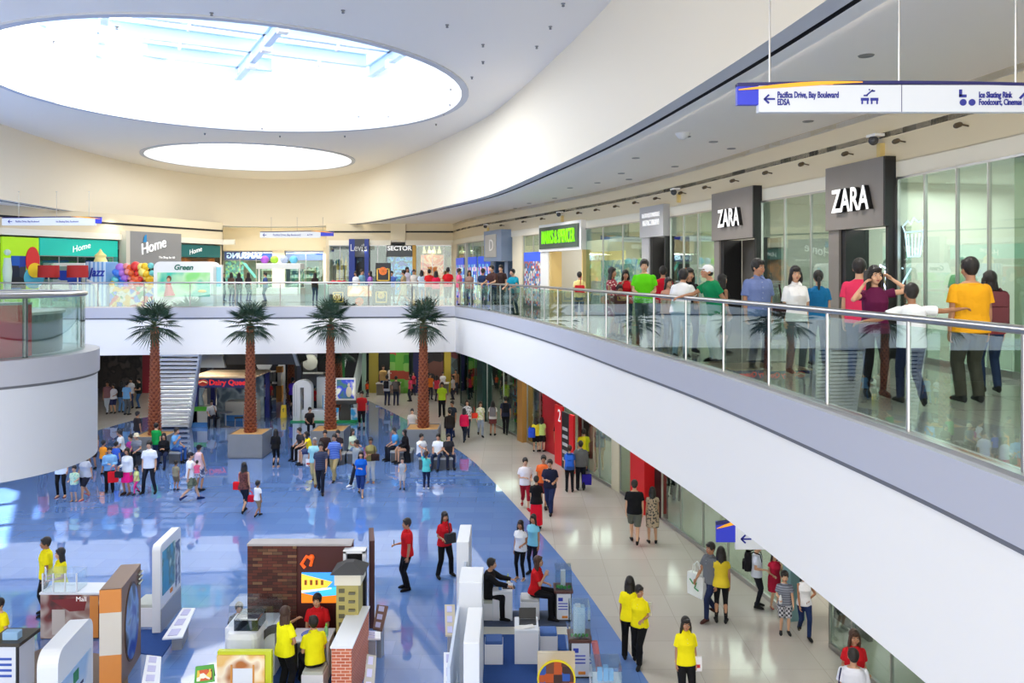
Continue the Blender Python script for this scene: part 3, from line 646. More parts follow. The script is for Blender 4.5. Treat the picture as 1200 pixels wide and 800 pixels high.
for px in (1150, 1040, 935, 815, 720, 662, 625, 560):
    s = Seg(W, px - 6, px + 6); q = s.w(s.L / 2, 2.6, ZH - .3); alight('shop_light', q, 2.5, 2.5, 130 if px > 800 else 85, (1, .98, .95))
for px in (1000, 880, 800, 700, 640, 600, 560):
    s = Seg(W, px - 6, px + 6); q = s.w(s.L / 2, 2.2, ZU - .15); alight('shop_light', q, 2.2, 2.2, 90)
for x, y, p in ((-9, 50.15, 25), (-5, 50.15, 25), (-17, 53, 170), (-13.6, 53, 170), (-15, 51.5, 120), (-24, 42, 60)):
    alight('shop_light', (x, y, 9.0), 2 if y > 51 else .3, 2, p)
def dlight(x, y, z, p, c=(1, .96, .89), ang=2.2):
    l = bpy.data.lights.new('corridor_fill_light', 'SPOT'); l.energy = p; l.color = c; l.spot_size = ang; l.spot_blend = .6; l.shadow_soft_size = .12
    o = bpy.data.objects.new('corridor_fill_light', l); COL.objects.link(o); o.location = (x, y, z); return o
for k in range(0, 11):
    y = 4 + k * 3.9; i = min(range(len(R)), key=lambda q: abs(R[q][1] - y)); j = min(range(len(W)), key=lambda q: abs(W[q][1] - y))
    cx = (R[i][0] + W[j][0]) / 2
    if y < 37: dlight(cx, y, ZW - .1, 240)
    dlight(cx + .3, y, ZU - .06, 120)
for x in (-20, -16, -12, -8, -4.5):
    dlight(x, 41, ZW - .1, 60); dlight(x, 45.5, ZW - .1, 70); dlight(x, 40, ZU - .06, 180); dlight(x, 45, ZU - .06, 200); dlight(x, 50, ZU - .06, 230)
for (x, y, p) in ((-18.6, 46, 12), (-4.4, 42, 9), (.2, 26, 9)):
    o = area('drum_wash', (x, y, ZB + .3), .8, p, (1, .95, .85)); o.rotation_euler = (PI * .86, 0, math.atan2(y - 26, x + 9) - PI / 2)
PEND = []
def V3(*a): return Vector(a)
def prim_ball(vs, fs, c, r, M=None, n=12, m=8):
    o = len(vs); c = Vector(c)
    if not isinstance(r, (tuple, list)): r = (r, r, r)
    for j in range(m + 1):
        a = -PI / 2 + PI * j / m; q = max(math.cos(a), .03)
        for k in range(n):
            p = Vector((r[0] * q * math.cos(2 * PI * k / n), r[1] * q * math.sin(2 * PI * k / n), r[2] * math.sin(a)))
            vs.append(c + (M @ p if M else p))
    for j in range(m):
        for k in range(n): fs.append((o + j * n + k, o + j * n + (k + 1) % n, o + (j + 1) * n + (k + 1) % n, o + (j + 1) * n + k))
    fs.append(tuple(o + k for k in reversed(range(n)))); fs.append(tuple(o + m * n + k for k in range(n)))
def prim_tube(vs, fs, pts, rs, n=10, round_=True, flat=None):
    """tapered tube through joints; round_ adds swelling ends; flat=(axis, factor) squashes the section"""
    pts = [Vector(p) for p in pts]
    if round_:
        d0 = (pts[0] - pts[1]).normalized(); d1 = (pts[-1] - pts[-2]).normalized()
        pts = [pts[0] + d0 * rs[0] * .9, pts[0] + d0 * rs[0] * .6] + pts + [pts[-1] + d1 * rs[-1] * .6, pts[-1] + d1 * rs[-1] * .9]
        rs = [rs[0] * .3, rs[0] * .8] + list(rs) + [rs[-1] * .8, rs[-1] * .3]
    o = len(vs); t = (pts[1] - pts[0]).normalized(); up = V3(0, 1, 0) if abs(t.y) < .8 else V3(1, 0, 0); u = t.cross(up).normalized()
    for i, p in enumerate(pts):
        a, b = pts[max(i - 1, 0)], pts[min(i + 1, len(pts) - 1)]; t = (b - a).normalized(); u = (u - t * u.dot(t)).normalized(); w = t.cross(u)
        for k in range(n):
            q = (u * math.cos(2 * PI * k / n) + w * math.sin(2 * PI * k / n)) * rs[i]
            if flat: q = q - flat[0] * q.dot(flat[0]) * (1 - flat[1])
            vs.append(p + q)
    m = len(pts)
    for j in range(m - 1):
        for k in range(n): fs.append((o + j * n + k, o + j * n + (k + 1) % n, o + (j + 1) * n + (k + 1) % n, o + (j + 1) * n + k))
    fs.append(tuple(o + k for k in reversed(range(n)))); fs.append(tuple(o + (m - 1) * n + k for k in range(n)))
def prim_loft(vs, fs, rings, M, n=18, pw=2.4):
    o = len(vs)
    for (z, rx, ry, yo) in rings:
        for k in range(n):
            a = 2 * PI * k / n; c, s = math.cos(a), math.sin(a)
            e = 2 / pw; x = rx * math.copysign(abs(c) ** e, c); y = ry * math.copysign(abs(s) ** e, s) + yo
            vs.append(M @ Vector((x, y, z)))
    m = len(rings)
    for j in range(m - 1):
        for k in range(n): fs.append((o + j * n + k, o + j * n + (k + 1) % n, o + (j + 1) * n + (k + 1) % n, o + (j + 1) * n + k))
    fs.append(tuple(o + k for k in reversed(range(n)))); fs.append(tuple(o + (m - 1) * n + k for k in range(n)))
def surf(name, vs, fs, m, parent, vox, k=1.0, extra=None, it=3):
    """queue one voxel-grown surface"""
    me = bpy.data.meshes.new(name); me.from_pydata([tuple(v * k) for v in vs], [], fs); me.materials.append(m)
    o = bpy.data.objects.new(name, me); COL.objects.link(o); o.parent = parent
    r = o.modifiers.new('grow', 'REMESH'); r.mode = 'VOXEL'; r.voxel_size = vox * k; r.use_smooth_shade = True
    if it: s = o.modifiers.new('soft', 'SMOOTH'); s.factor = .5; s.iterations = it
    PEND.append((o, extra, k)); return o
def finish_surfaces():
    bpy.context.view_layer.update(); dg = bpy.context.evaluated_depsgraph_get(); new = []
    for o, extra, k in PEND: new.append(bpy.data.meshes.new_from_object(o.evaluated_get(dg)))
    for (o, extra, k), me in zip(PEND, new):
        o.modifiers.clear(); mats = list(o.data.materials)
        co = np.empty(len(me.vertices) * 3, 'f'); me.vertices.foreach_get('co', co); co = co.reshape(-1, 3); co[:, 2] = np.maximum(co[:, 2], .004)
        if extra:
            vs = [tuple(v) for v in co]; fs = [tuple(p.vertices) for p in me.polygons]; mi = [0] * len(fs)
            for (ev, ef, em, idx) in extra:
                b = len(vs); vs += [tuple(v * k) for v in ev]; fs += [tuple(i + b for i in f) for f in ef]; mi += [idx] * len(ef)
                while len(mats) <= idx: mats.append(None)
                mats[idx] = em
            m2 = bpy.data.meshes.new(o.name); m2.from_pydata(vs, [], fs); me = m2
        else:
            me.vertices.foreach_set('co', co.reshape(-1))
        me.materials.clear()
        for x in mats: me.materials.append(x)
        if extra: me.polygons.foreach_set('material_index', mi)
        me.polygons.foreach_set('use_smooth', [True] * len(me.polygons)); me.update(); o.data = me
    PEND.clear()

SKIN = [(196, 148, 116), (180, 130, 98), (166, 116, 84), (208, 162, 130)]
def skin_mat(i): return mat('skin_%d' % i, SKIN[i % 4], .5, noise=.05, nscale=12)
hair_m = mat('black_hair', (26, 20, 18), .42, noise=.35, nscale=60, bump=.5, bscale=140)
hair_b = mat('brown_hair', (66, 40, 26), .45, noise=.3, nscale=60, bump=.5, bscale=140)
hair_g = mat('grey_hair', (150, 148, 146), .5, noise=.2, nscale=60, bump=.4, bscale=140)
eye_w = mat('eye_white', (235, 232, 226), .3); eye_d = mat('eye_dark', (26, 18, 14), .2); lip_m = mat('lip_rose', (176, 92, 84), .45)
def cloth(c, pat=None, c2=None, s=1.0):
    nm = 'cloth_%d_%d_%d' % tuple(c) + (('_' + pat + '_%d_%d_%d' % tuple(c2)) if pat else '')
    if not pat: return mat(nm, c, .8, spec=.2, noise=.09, nscale=6, bump=.9, bscale=9)
    if pat == 'stripe': return mat_tex(nm, 'stripes', [c, c2], 6.5 * s, .8)
    if pat == 'vstripe': return mat_tex(nm, 'stripes', [c, c, c2], 5 * s, .8, rot=(0, PI / 2, 0))
    if pat == 'check': return mat_tex(nm, 'checker', [c, c2], 22 * s, .8)
    if pat == 'camo': return mat_tex(nm, 'noise', [c, c2, c], 14 * s, .8)
    return mat_tex(nm, 'voronoi', [c, c, c2, c], 26 * s, .8)
ARM = dict(down=((.13, .02, -1), (.04, -.16, -1)), bent=((.14, .1, -1), (-.15, -1, -.05)), front=((.16, .02, -1), (-.75, -.8, .12)), high=((.16, -.15, -1), (-.45, -.7, .55)),
           phone=((.5, -.55, -.2), (-.22, .145, .27)), head=((.95, -.22, .16), (-.74, .28, .60)), out=((1, -.05, -.04), (1, -.05, .13)), outlow=((.9, -.1, -.45), (.95, -.2, -.2)), rail=((.2, -.55, -.75), (-.25, -1, -.05)),
           cross=((.1, -.12, -1), (-1, -.55, .12)), hip=((.5, .12, -.8), (-.7, -.35, -.45)), lap=((.14, -.22, -.9), (-.3, -.9, -.2)), fwdlow=((.12, -.35, -.9), (.0, -.6, -.8)),
           swingf=((.1, -.3, -1), (0, -.55, -1)), swingb=((.12, .32, -1), (.05, .12, -1)), reach=((.15, -.9, -.35), (0, -1, .05)), up=((.3, -.25, .9), (.1, -.4, .9)), back=((.25, .35, -.9), (-.8, .45, -.1)),
           chin=((.12, -.5, -.85), (-.25, -.35, 1)), side=((.35, 0, -1), (.2, -.1, -1)))
TORSO_M = [(.80, .115, .09, 0), (.86, .158, .112, .005), (.95, .160, .113, .005), (1.04, .145, .105, 0), (1.14, .152, .108, 0), (1.25, .165, .116, -.005), (1.335, .158, .104, .0), (1.39, .128, .084, .005), (1.44, .07, .058, .01)]
TORSO_F = [(.80, .115, .09, 0), (.86, .166, .115, .012), (.95, .160, .112, .012), (1.06, .122, .092, 0), (1.14, .130, .098, -.004), (1.24, .142, .122, -.018), (1.33, .138, .096, 0), (1.385, .104, .075, .005), (1.435, .06, .052, .01)]
def person(loc, face=0, h=1.7, sex='m', top=('tee', (240, 240, 240)), bot=('trousers', (40, 44, 60)), hair='short', shoes=('shoe', (30, 30, 32)), pose='stand', arms=('down', 'down'), label='', lean=0.0,
           headyaw=0, headpitch=0, skin=0, vox=.016, wgt=1.0, child=False, seat=.45, group=None, hairm=None, twist=0, name='person', cat='person', body_mat=None, curl=.5, sink=0.0):
    k = h / 1.70; fem = sex == 'f'
    root = empty(name, loc, math.radians(face), label, cat, group)
    T = [(z, rx * wgt, ry * wgt, yo) for z, rx, ry, yo in (TORSO_F if fem else TORSO_M)]
    sit = pose.startswith('sit'); hipz = (seat / k + .105) if sit else .90
    if pose in ('walk', 'stride'): hipz = .875
    HIP = V3(0, 0, hipz)
    M = Matrix.Translation(HIP) @ Matrix.Rotation(math.radians(twist), 4, 'Z') @ Matrix.Rotation(math.radians(lean), 4, 'X') @ Matrix.Translation(V3(0, 0, -.90))
    vox_b = vox
    hx = .088 * (1 + (wgt - 1) * .5); lr = (wgt - 1) * .6 + 1
    legs = []
    for sd in (1, -1):
        hp = V3(sd * hx, 0, hipz - .02); fy = 0; fx = sd * .105; az = .085; footrot = sd * 8
        if sit:
            kn = hp + V3(sd * .05, -.41, -.01); 
            ang = {'sit': 0, 'sit_out': -.14, 'sit_in': .1}.get(pose, 0)
            an = V3(kn.x, kn.y + ang, .085)
            L = kn.z - .085
            if L > .42: pass
            legs.append((hp, kn, an, 0, 0)); continue
        if pose == 'walk': fy = -.2 if sd > 0 else .24; fx = sd * .07; az = .085 if sd > 0 else .13
        elif pose == 'stride': fy = -.3 if sd > 0 else .32; fx = sd * .07; az = .085 if sd > 0 else .16
        elif pose == 'shift': fy = -.03 if sd > 0 else .03; fx = sd * .13 + .02
        elif pose == 'wide': fx = sd * .2
        elif pose == 'cross': fx = -sd * .03; fy = -.1 * sd
        elif pose == 'close': fx = sd * .07
        an = V3(fx, fy, az); d = an - hp; D = d.length; a, b = .415, .41
        D = min(D, a + b - .004); cosA = (a * a + D * D - b * b) / (2 * a * D); sA = math.sqrt(max(0, 1 - cosA * cosA)); dn = d.normalized()
        side = V3(0, -1, 0); side = (side - dn * side.dot(dn)).normalized(); kn = hp + dn * a * cosA + side * a * sA
        legs.append((hp, kn, an, math.radians(35) if az > .1 else 0, footrot))
    vs, fs = [], []
    prim_loft(vs, fs, T, M)
    for (hp, kn, an, fr, fo) in legs:
        mid = hp.lerp(kn, .45); cm = kn.lerp(an, .32) + V3(0, .012, 0)
        prim_tube(vs, fs, [hp, mid, kn], [.084 * lr, .072 * lr, .047 * lr], 12); prim_tube(vs, fs, [kn, cm, an], [.046 * lr, .050 * lr, .032], 12)
        R_ = Matrix.Rotation(math.radians(fo), 3, 'Z') @ Matrix.Rotation(-fr, 3, 'X')
        prim_tube(vs, fs, [an + R_ @ V3(0, .02, -.045), an + R_ @ V3(0, -.08, -.055), an + R_ @ V3(0, -.15, -.066)], [.034, .034, .022], 10)
    sw = (.142 if fem else .164) * (1 + (wgt - 1) * .6); hands = []; sleeves = []
    wr = 1 + (wgt - 1) * .4; ar = (.86 if fem else 1.0) * wr
    fing = ([], [])
    for sd, am in ((1, arms[0]), (-1, arms[1])):
        ua, fa = ARM[am] if isinstance(am, str) else am
        R3 = M.to_3x3(); sh = M @ V3(sd * sw, .0, 1.348); u = (R3 @ V3(ua[0] * sd, ua[1], ua[2])).normalized(); f = (R3 @ V3(fa[0] * sd, fa[1], fa[2])).normalized()
        el = sh + u * .275; wrp = el + f * .24
        prim_ball(vs, fs, sh, .054 * ar); prim_tube(vs, fs, [sh, sh.lerp(el, .5), el], [.05 * ar, .044 * ar, .036 * ar], 10); prim_tube(vs, fs, [el, el.lerp(wrp, .3), wrp], [.036 * ar, .038 * ar, .025 * ar], 10)
        nn = V3(-sd, 0, 0) if abs(f.x) < .75 else V3(0, 0, -1)
        if am in ('rail', 'lap', 'reach', 'bent', 'front', 'high'): nn = V3(0, 0, -1) if am != 'high' else V3(0, .6, -1)
        nn = (nn - f * nn.dot(f)).normalized(); s_ = f.cross(nn) * (1 if sd > 0 else -1)
        if s_.y > 0 and am not in ('back',): s_ = -s_ if abs(s_.y) > .3 else s_
        for q in (-.02, 0, .02): prim_tube(vs, fs, [wrp + f * .01, wrp + f * .05 + s_ * q, wrp + f * .082 + s_ * q], [.022, .0165, .0145], 8)
        for q, L in ((.03, .070), (.010, .078), (-.010, .073), (-.029, .058)):
            p0 = wrp + f * .08 + s_ * q; c = curl; d1 = (f + nn * c * .6).normalized(); d2 = (f + nn * c * 1.8).normalized(); d3 = (f * (1 - c) + nn * c * 2.2).normalized()
            p1 = p0 + d1 * L * .42; p2 = p1 + d2 * L * .32; p3 = p2 + d3 * L * .26
            prim_tube(fing[0], fing[1], [p0 - f * .012, p1, p2, p3], [.0092, .009, .0082, .007], 6)
        t0 = wrp + f * .025 + s_ * .026; t1 = t0 + (f * .7 + s_ * .75 + nn * .25).normalized() * .036; t2 = t1 + (f + s_ * .15 + nn * .4).normalized() * .03
        prim_tube(fing[0], fing[1], [t0 - s_ * .01, t1, t2], [.0125, .0105, .0085], 6)
        hands.append(wrp + f * .08); sleeves.append((sh, el, wrp, u, f))
    nb = M @ V3(0, .012, 1.425); R3 = M.to_3x3()
    hs = 1.05 if not child else 1.25
    HM = Matrix.Translation(M @ V3(0, -.012, 1.585 + (.03 if child else 0))) @ Matrix.Rotation(math.radians(-lean * .6), 4, 'X') @ Matrix.Rotation(math.radians(headyaw), 4, 'Z') @ Matrix.Rotation(math.radians(headpitch), 4, 'X') @ Matrix.Scale(hs * (.96 if fem else 1), 4)
    H3 = HM.to_3x3(); H = lambda *a: HM @ Vector(a)
    prim_tube(vs, fs, [nb, H(0, .02, -.06)], [(.046 if fem else .054), (.044 if fem else .052)], 12)
    prim_ball(vs, fs, H(0, .006, .016), (.073, .09, .097), H3, 16, 12); prim_ball(vs, fs, H(0, -.026, -.05), (.054, .058, .058), H3, 14, 10)
    prim_ball(vs, fs, H(0, -.062, -.088), (.024, .02, .02), H3); prim_tube(vs, fs, [H(0, -.082, .012), H(0, -.100, -.024)], [.009 * hs, .0145 * hs], 8)
    for sx in (1, -1):
        prim_ball(vs, fs, H(.074 * sx, .012, -.006), (.012, .019, .03), H3); prim_ball(vs, fs, H(.042 * sx, -.055, -.03), (.026, .026, .03), H3); prim_ball(vs, fs, H(.03 * sx, -.072, .028), (.026, .016, .012), H3)
    bm_ = body_mat or skin_mat(skin); extra = [(fing[0], fing[1], bm_, 0)]
    if not body_mat:
        ew, ed, lp, br = ([], []), ([], []), ([], []), ([], [])
        for sx in (1, -1):
            prim_ball(ew[0], ew[1], H(.031 * sx, -.0815, .006), (.0125, .008, .0068), H3, 8, 6); prim_ball(ed[0], ed[1], H(.031 * sx, -.087, .006), (.0072, .0045, .0072), H3, 8, 6)
            prim_tube(ed[0], ed[1], [H(.013 * sx, -.091, .027), H(.031 * sx, -.090, .033), H(.048 * sx, -.078, .027)], [.0038, .0048, .0034], 5)
        prim_ball(lp[0], lp[1], H(0, -.090, -.055), (.023, .009, .0062), H3, 10, 6); prim_ball(lp[0], lp[1], H(0, -.089, -.063), (.018, .009, .0055), H3, 10, 6)
        extra += [(ew[0], ew[1], eye_w, 1), (ed[0], ed[1], eye_d, 2), (lp[0], lp[1], lip_m, 3)]
    surf('body', vs, fs, bm_, root, vox_b, k, extra, it=2)
    kind, col = top[0], top[1]; tm = col if isinstance(col, bpy.types.Material) else cloth(*top[1:])
    if kind != 'none':
        ts, tf = [], []
        hem = {'crop': .93, 'tunic': .74, 'dress': .60}.get(kind, .83); add = .022 if kind in ('tank', 'fit', 'tunic') else .028
        if kind == 'jacket': add = .036
        R0 = []
        if sit: hem = .86
        R0.append((hem, T[1][1] + add + .010, T[1][2] + add + .012, T[1][3]))
        if hem < .9: R0.append((.92, T[2][1] + add + .006, T[2][2] + add + .008, T[2][3]))
        loose = .5 if kind in ('tee', 'polo', 'shirt', 'long', 'jacket') else .15
        for (z, rx, ry, yo) in T[3:8]:
            w_ = T[2][1] * loose + rx * (1 - loose) if z < 1.2 else rx
            R0.append((z, w_ + add, ry + add, yo))
        R0.append((1.425, .085 * wr, .072, .008)); R0.append((1.44, .066, .06, .01))
        prim_loft(ts, tf, R0, M)
        if kind == 'dress':
            prim_loft(ts, tf, [(.50, .20 * wgt, .17, 0), (.75, .185 * wgt, .15, 0), (.95, T[2][1] + .028, T[2][2] + .028, 0), (1.05, T[3][1] + .02, T[3][2] + .02, 0)], Matrix.Translation(HIP - V3(0, 0, .9)))
        frac = {'tee': .62, 'polo': .68, 'shirt': .75, 'fit': .4, 'tunic': .5, 'crop': .4, 'dress': .3, 'long': 1, 'jacket': 1}.get(kind, 0)
        for sh, el, wrp, u, f in sleeves:
            if kind == 'tank': continue
            prim_ball(ts, tf, sh, .05 * ar + add * .4)
            if frac < 1: prim_tube(ts, tf, [sh, sh.lerp(el, frac)], [.047 * ar + add * .6, .05 * ar + add], 12, False)
            else: prim_tube(ts, tf, [sh, el, wrp], [.052 * ar + add, .042 * ar + add, .032 + add * .7], 12, False); prim_ball(ts, tf, el, .04 * ar + add)
        if kind in ('polo', 'shirt', 'jacket'): prim_tube(ts, tf, [M @ V3(0, .008, 1.425), M @ V3(0, 0, 1.462)], [.075, .064], 12, False)
        nm = {'dress': 'dress', 'jacket': 'jacket', 'tank': 'tank_top'}.get(kind, 'shirt')
        surf(nm, ts, tf, tm, root, vox * .9, k)
        if kind in ('polo', 'shirt') and vox < .014:
            fy = lambda z: np.interp(z, [q[0] for q in R0], [q[3] - q[2] for q in R0]) - .001
            zs = np.linspace(.88 if kind == 'shirt' else 1.24, 1.40, 8); mm = MB(); mm.M = Matrix.Scale(k, 4) @ M
            mm.rings([[(-.017, fy(z) + .004, z), (.017, fy(z) + .004, z), (.017, fy(z) - .003, z), (-.017, fy(z) - .003, z)] for z in zs]); mm.build('placket', tm, root)
            for z in (np.linspace(.95, 1.36, 6) if kind == 'shirt' else (1.28, 1.34)): mm = MB(); mm.M = Matrix.Scale(k, 4) @ M; mm.ball((0, fy(z) - .004, z), (.006, .003, .006), 6, 4); mm.build('button', mat('shirt_button', (225, 222, 215), .4), root)
            for sx in (1, -1):
                mm = MB(); mm.M = Matrix.Scale(k, 4) @ M; pts = [(sx * .062, -.012, 1.475), (sx * .008, -.070, 1.435), (sx * .045, -.108, 1.395), (sx * .092, -.05, 1.42)]
                mm.rings([[(x, y + .004, z) for x, y, z in pts], [(x, y - .006, z + .004) for x, y, z in pts]]); mm.build('collar', tm, root)
    kind, col = bot[0], bot[1]
    if kind != 'none':
        bmt = cloth(*bot[1:]); bs, bf = [], []
        add = {'trousers': .016, 'jeans': .012, 'leggings': .006, 'shorts': .02, 'capri': .012, 'skirt': .01, 'miniskirt': .01, 'longskirt': .01}[kind]
        PR = [(.80, T[0][1] + add + .01, T[0][2] + add, 0)] + [(z, rx + add, ry + add, yo) for z, rx, ry, yo in T[1:3]] + [(.975, T[2][1] + add - .004, T[2][2] + add - .004, 0)]
        Mp = Matrix.Translation(HIP - V3(0, 0, .9)) if not sit else M
        prim_loft(bs, bf, PR, Mp)
        if 'skirt' in kind:
            zl = {'skirt': .46, 'miniskirt': .60, 'longskirt': .16}[kind]
            prim_loft(bs, bf, [(zl, .205 * wgt, .185, 0), (.7, .19 * wgt, .155, 0), (.9, T[2][1] + .014, T[2][2] + .014, 0), (.98, T[3][1] + .02, T[3][2] + .015, 0)], Mp)
        else:
            for (hp, kn, an, fr, fo) in legs:
                kr = {'trousers': .072, 'jeans': .064, 'leggings': .057, 'shorts': .086, 'capri': .066}[kind] * lr; tr = (.092 + add) * lr
                if kind == 'shorts': prim_tube(bs, bf, [hp, hp.lerp(kn, .5), hp.lerp(kn, .98)], [tr, tr * .95, kr], 12, False)
                else:
                    end = an + V3(0, 0, -.02) if kind != 'capri' else kn.lerp(an, .45); er = {'trousers': .064, 'jeans': .052, 'leggings': .038, 'capri': .06}[kind]
                    prim_tube(bs, bf, [hp, hp.lerp(kn, .5), kn], [tr, (tr + kr) / 2, kr], 12, False); prim_ball(bs, bf, kn, kr); prim_tube(bs, bf, [kn, kn.lerp(end, .4) + V3(0, .008, 0), end], [kr, (kr * .6 + er * .4), er], 12, False)
        nm = {'skirt': 'skirt', 'miniskirt': 'skirt', 'longskirt': 'skirt', 'shorts': 'shorts'}.get(kind, 'trousers')
        surf(nm, bs, bf, bmt, root, vox * .9, k)
    if shoes:
        smt = cloth(shoes[1])
        for (hp, kn, an, fr, fo) in legs:
            Rm = Matrix.Translation(an) @ Matrix.Rotation(math.radians(fo), 4, 'Z') @ Matrix.Rotation(-fr, 4, 'X') @ Matrix.Translation(V3(0, 0, -.085))
            mm = MB(); n = 10; rings = []
            low = shoes[0] == 'sandal'
            for (y, hw, hh) in ((.074, .014, .05), (.062, .034, .085), (.03, .04, .105), (-.02, .041, .1), (-.07, .045, .085), (-.13, .047, .066), (-.17, .037, .05), (-.195, .015, .03)):
                if low: hh = .022
                rings.append([tuple((Rm @ V3(hw * math.cos(2 * PI * q / n), y, hh / 2 + hh / 2 * math.sin(2 * PI * q / n) * 1.0)) * k) for q in range(n)])
            mm.rings(rings)
            for i, v in enumerate(mm.v):
                if v[2] < .002: mm.v[i] = (v[0], v[1], .002)
            mm.build('shoe', smt, root, True)
    if hair:
        hm = hairm or hair_m; a, f_ = [], []
        if hair in ('short', 'long', 'pony', 'bun', 'bob', 'buzz'):
            g = .0 if hair == 'buzz' else 1
            prim_ball(a, f_, H(0, .016 + .002 * g, .036 + .006 * g), (.083 + .008 * g, .094 + .006 * g, .093 + .014 * g), H3, 18, 14); prim_ball(a, f_, H(0, .045, -.008), (.070, .055, .07), H3)
            prim_ball(a, f_, H(.012 * g, -.056, .086), (.058, .04, .03), H3); prim_ball(a, f_, H(-.03, -.062, .078), (.034, .03, .028), H3)
            if hair == 'short':
                for sx in (1, -1): prim_ball(a, f_, H(.068 * sx, -.012, .03), (.016, .042, .045), H3)
        if hair == 'cap' :
            prim_ball(a, f_, H(0, .03, -.01), (.077, .075, .07), H3)
        if hair in ('long', 'bob'):
            Lh = .30 if hair == 'long' else .13; dz = V3(0, 0, -1)
            for x0, y0 in ((-.06, .03), (-.03, .06), (0, .07), (.03, .06), (.06, .03), (-.076, -.012), (.076, -.012)):
                p = H(x0, y0, .02); q = H(x0 * 1.15, y0 + .01, -.09); e = q + dz * (Lh if y0 > .01 else Lh * .6) + R3 @ V3(0, .035, 0)
                prim_tube(a, f_, [p, q, q.lerp(e, .6), e], [.026, .03, .027, .016], 8)
        if hair == 'pony':
            p = H(0, .09, .03); prim_tube(a, f_, [p, p + R3 @ V3(0, .035, -.04), p + R3 @ V3(0, .04, -.16), p + R3 @ V3(0, .02, -.27)], [.022, .03, .028, .012], 8)
        if hair == 'bun': prim_ball(a, f_, H(0, .09, .05), .04)
        if a: surf('hair', a, f_, hm, root, min(vox, .012) * .9, k, it=1)
    root['_k'] = k
    info = dict(root=root, k=k, hands=[h_ * k for h_ in hands], M=M, H=HM, face=math.radians(face), loc=Vector(loc))
    return info
def wpos(info, p):
    return info['loc'] + Matrix.Rotation(info['face'], 3, 'Z') @ (Vector(p))
def headwear(info, kind, col):
    k = info['k']; H = info['H']; mm = MB(); mm.M = Matrix.Scale(k, 4) @ H
    if kind == 'cap':
        mm.ball((0, .01, .038), (.086, .1, .088), 16, 10); mm.build('cap', cloth(col), info['root'], True)
        mm = MB(); mm.M = Matrix.Scale(k, 4) @ H; mm.prism([(-.07, -.07), (.07, -.07), (.06, -.13), (.0, -.155), (-.06, -.13)], .035, .045); mm.build('cap_visor', cloth(col), info['root'])
    if kind == 'bucket':
        mm.lathe([(.06, .13), (.085, .1), (.092, .03), (.13, .0), (.13, -.006), (.09, .02)], (0, .01, 0), 18); mm.build('hat', cloth(col), info['root'], True)
def prop(info, kind, col, label, hand=0, where=None, cat=None):
    """things carried: each a top-level object of its own"""
    p = wpos(info, info['hands'][hand] if where is None else Vector(where) * info['k']); rz = info['face']; m_ = cloth(col) if not isinstance(col, bpy.types.Material) else col
    names = dict(tote=('shopping_bag', 'bag'), handbag=('handbag', 'bag'), backpack=('backpack', 'backpack'), phone=('phone', 'phone'), papers=('leaflet', 'leaflet'), sling=('shoulder_bag', 'bag'), bottle=('drink_bottle', 'bottle'))
    nm, ct = names[kind]; r = empty(nm, p, rz, label, cat or ct)
    if kind in ('tote', 'handbag'):
        w_, h_, t_ = (.34, .36, .12) if kind == 'tote' else (.26, .2, .1); dz = .22 if kind == 'tote' else .15
        mm = MB(); mm.rings([[(-w_ / 2 * q, -t_ / 2, z), (w_ / 2 * q, -t_ / 2, z), (w_ / 2 * q, t_ / 2, z), (-w_ / 2 * q, t_ / 2, z)] for q, z in ((.94, -dz - h_), (1, -dz - h_ * .5), (.96, -dz))]); mm.build('bag_body', m_, r)
        for y in (-.03, .03): mm = MB(); mm.tube([(-.08, y, -dz - .01), (-.07, y * .6, -dz * .4), (0, y * .3, -.01), (.07, y * .6, -dz * .4), (.08, y, -dz - .01)], .007, 6); mm.build('handle', m_, r, True)
    elif kind == 'sling':
        mm = MB(); mm.bbox_(-.15, -.06, -.12, .15, .06, .12, .03); mm.build('bag_body', m_, r, True)
        mm = MB(); mm.tube([(-.02, 0, .1), (-.03, .0, .25), (-.05, .02, .40)], .012, 6); mm.build('strap', m_, r, True)
    elif kind == 'backpack':
        mm = MB(); mm.bbox_(-.15, -.0, -.2, .15, .15, .22, .06); mm.build('pack_body', m_, r, True)
        mm = MB(); mm.bbox_(-.11, .13, -.17, .11, .2, .02, .03); mm.build('pocket', m_, r, True)
        for x in (-.1, .1): mm = MB(); mm.tube([(x, .02, .2), (x, -.05, .24), (x, -.2, .2), (x, -.23, .05), (x, -.1, -.12)], .014, 6); mm.build('strap', m_, r, True)
    elif kind == 'phone':
        mm = MB(); mm.bbox_(-.035, -.005, -.02, .035, .007, .12, .006); mm.build('case', m_, r, True)
        mm = MB(); mm.box(-.03, .0072, -.01, .03, .008, .11); mm.build('screen', black, r)
    elif kind == 'papers':
        mm = MB(); mm.box(-.1, -.01, -.06, .1, .01, .2); mm.build('sheet', m_, r)
        mm = MB(); mm.box(-.07, -.012, 0, .07, -.01, .06); mm.build('print_block', cloth((200, 60, 60)), r)
    elif kind == 'bottle':
        mm = MB(); mm.lathe([(.03, 0), (.032, .1), (.02, .15), (.012, .18)], (0, 0, -.08), 10); mm.build('bottle_body', m_, r, True)
    return r
stone = mat('grey_stone', (128, 130, 132), .5, noise=.06, nscale=3)
stone_l = mat('light_grey_stone', (158, 160, 162), .45, noise=.05, nscale=3)
wood_edge = mat('planter_bark', (196, 150, 92), .8, noise=.3, nscale=25)
bark = mat('palm_bark', (118, 58, 36), .75, noise=.35, nscale=14, bump=.6, bscale=40)
bark2 = mat('palm_bark_edge', (158, 92, 60), .8, noise=.3, nscale=20)
frond_m = mat('palm_green', (38, 66, 48), .6, noise=.35, nscale=5)
frond_s = mat('palm_stem', (70, 84, 52), .6)
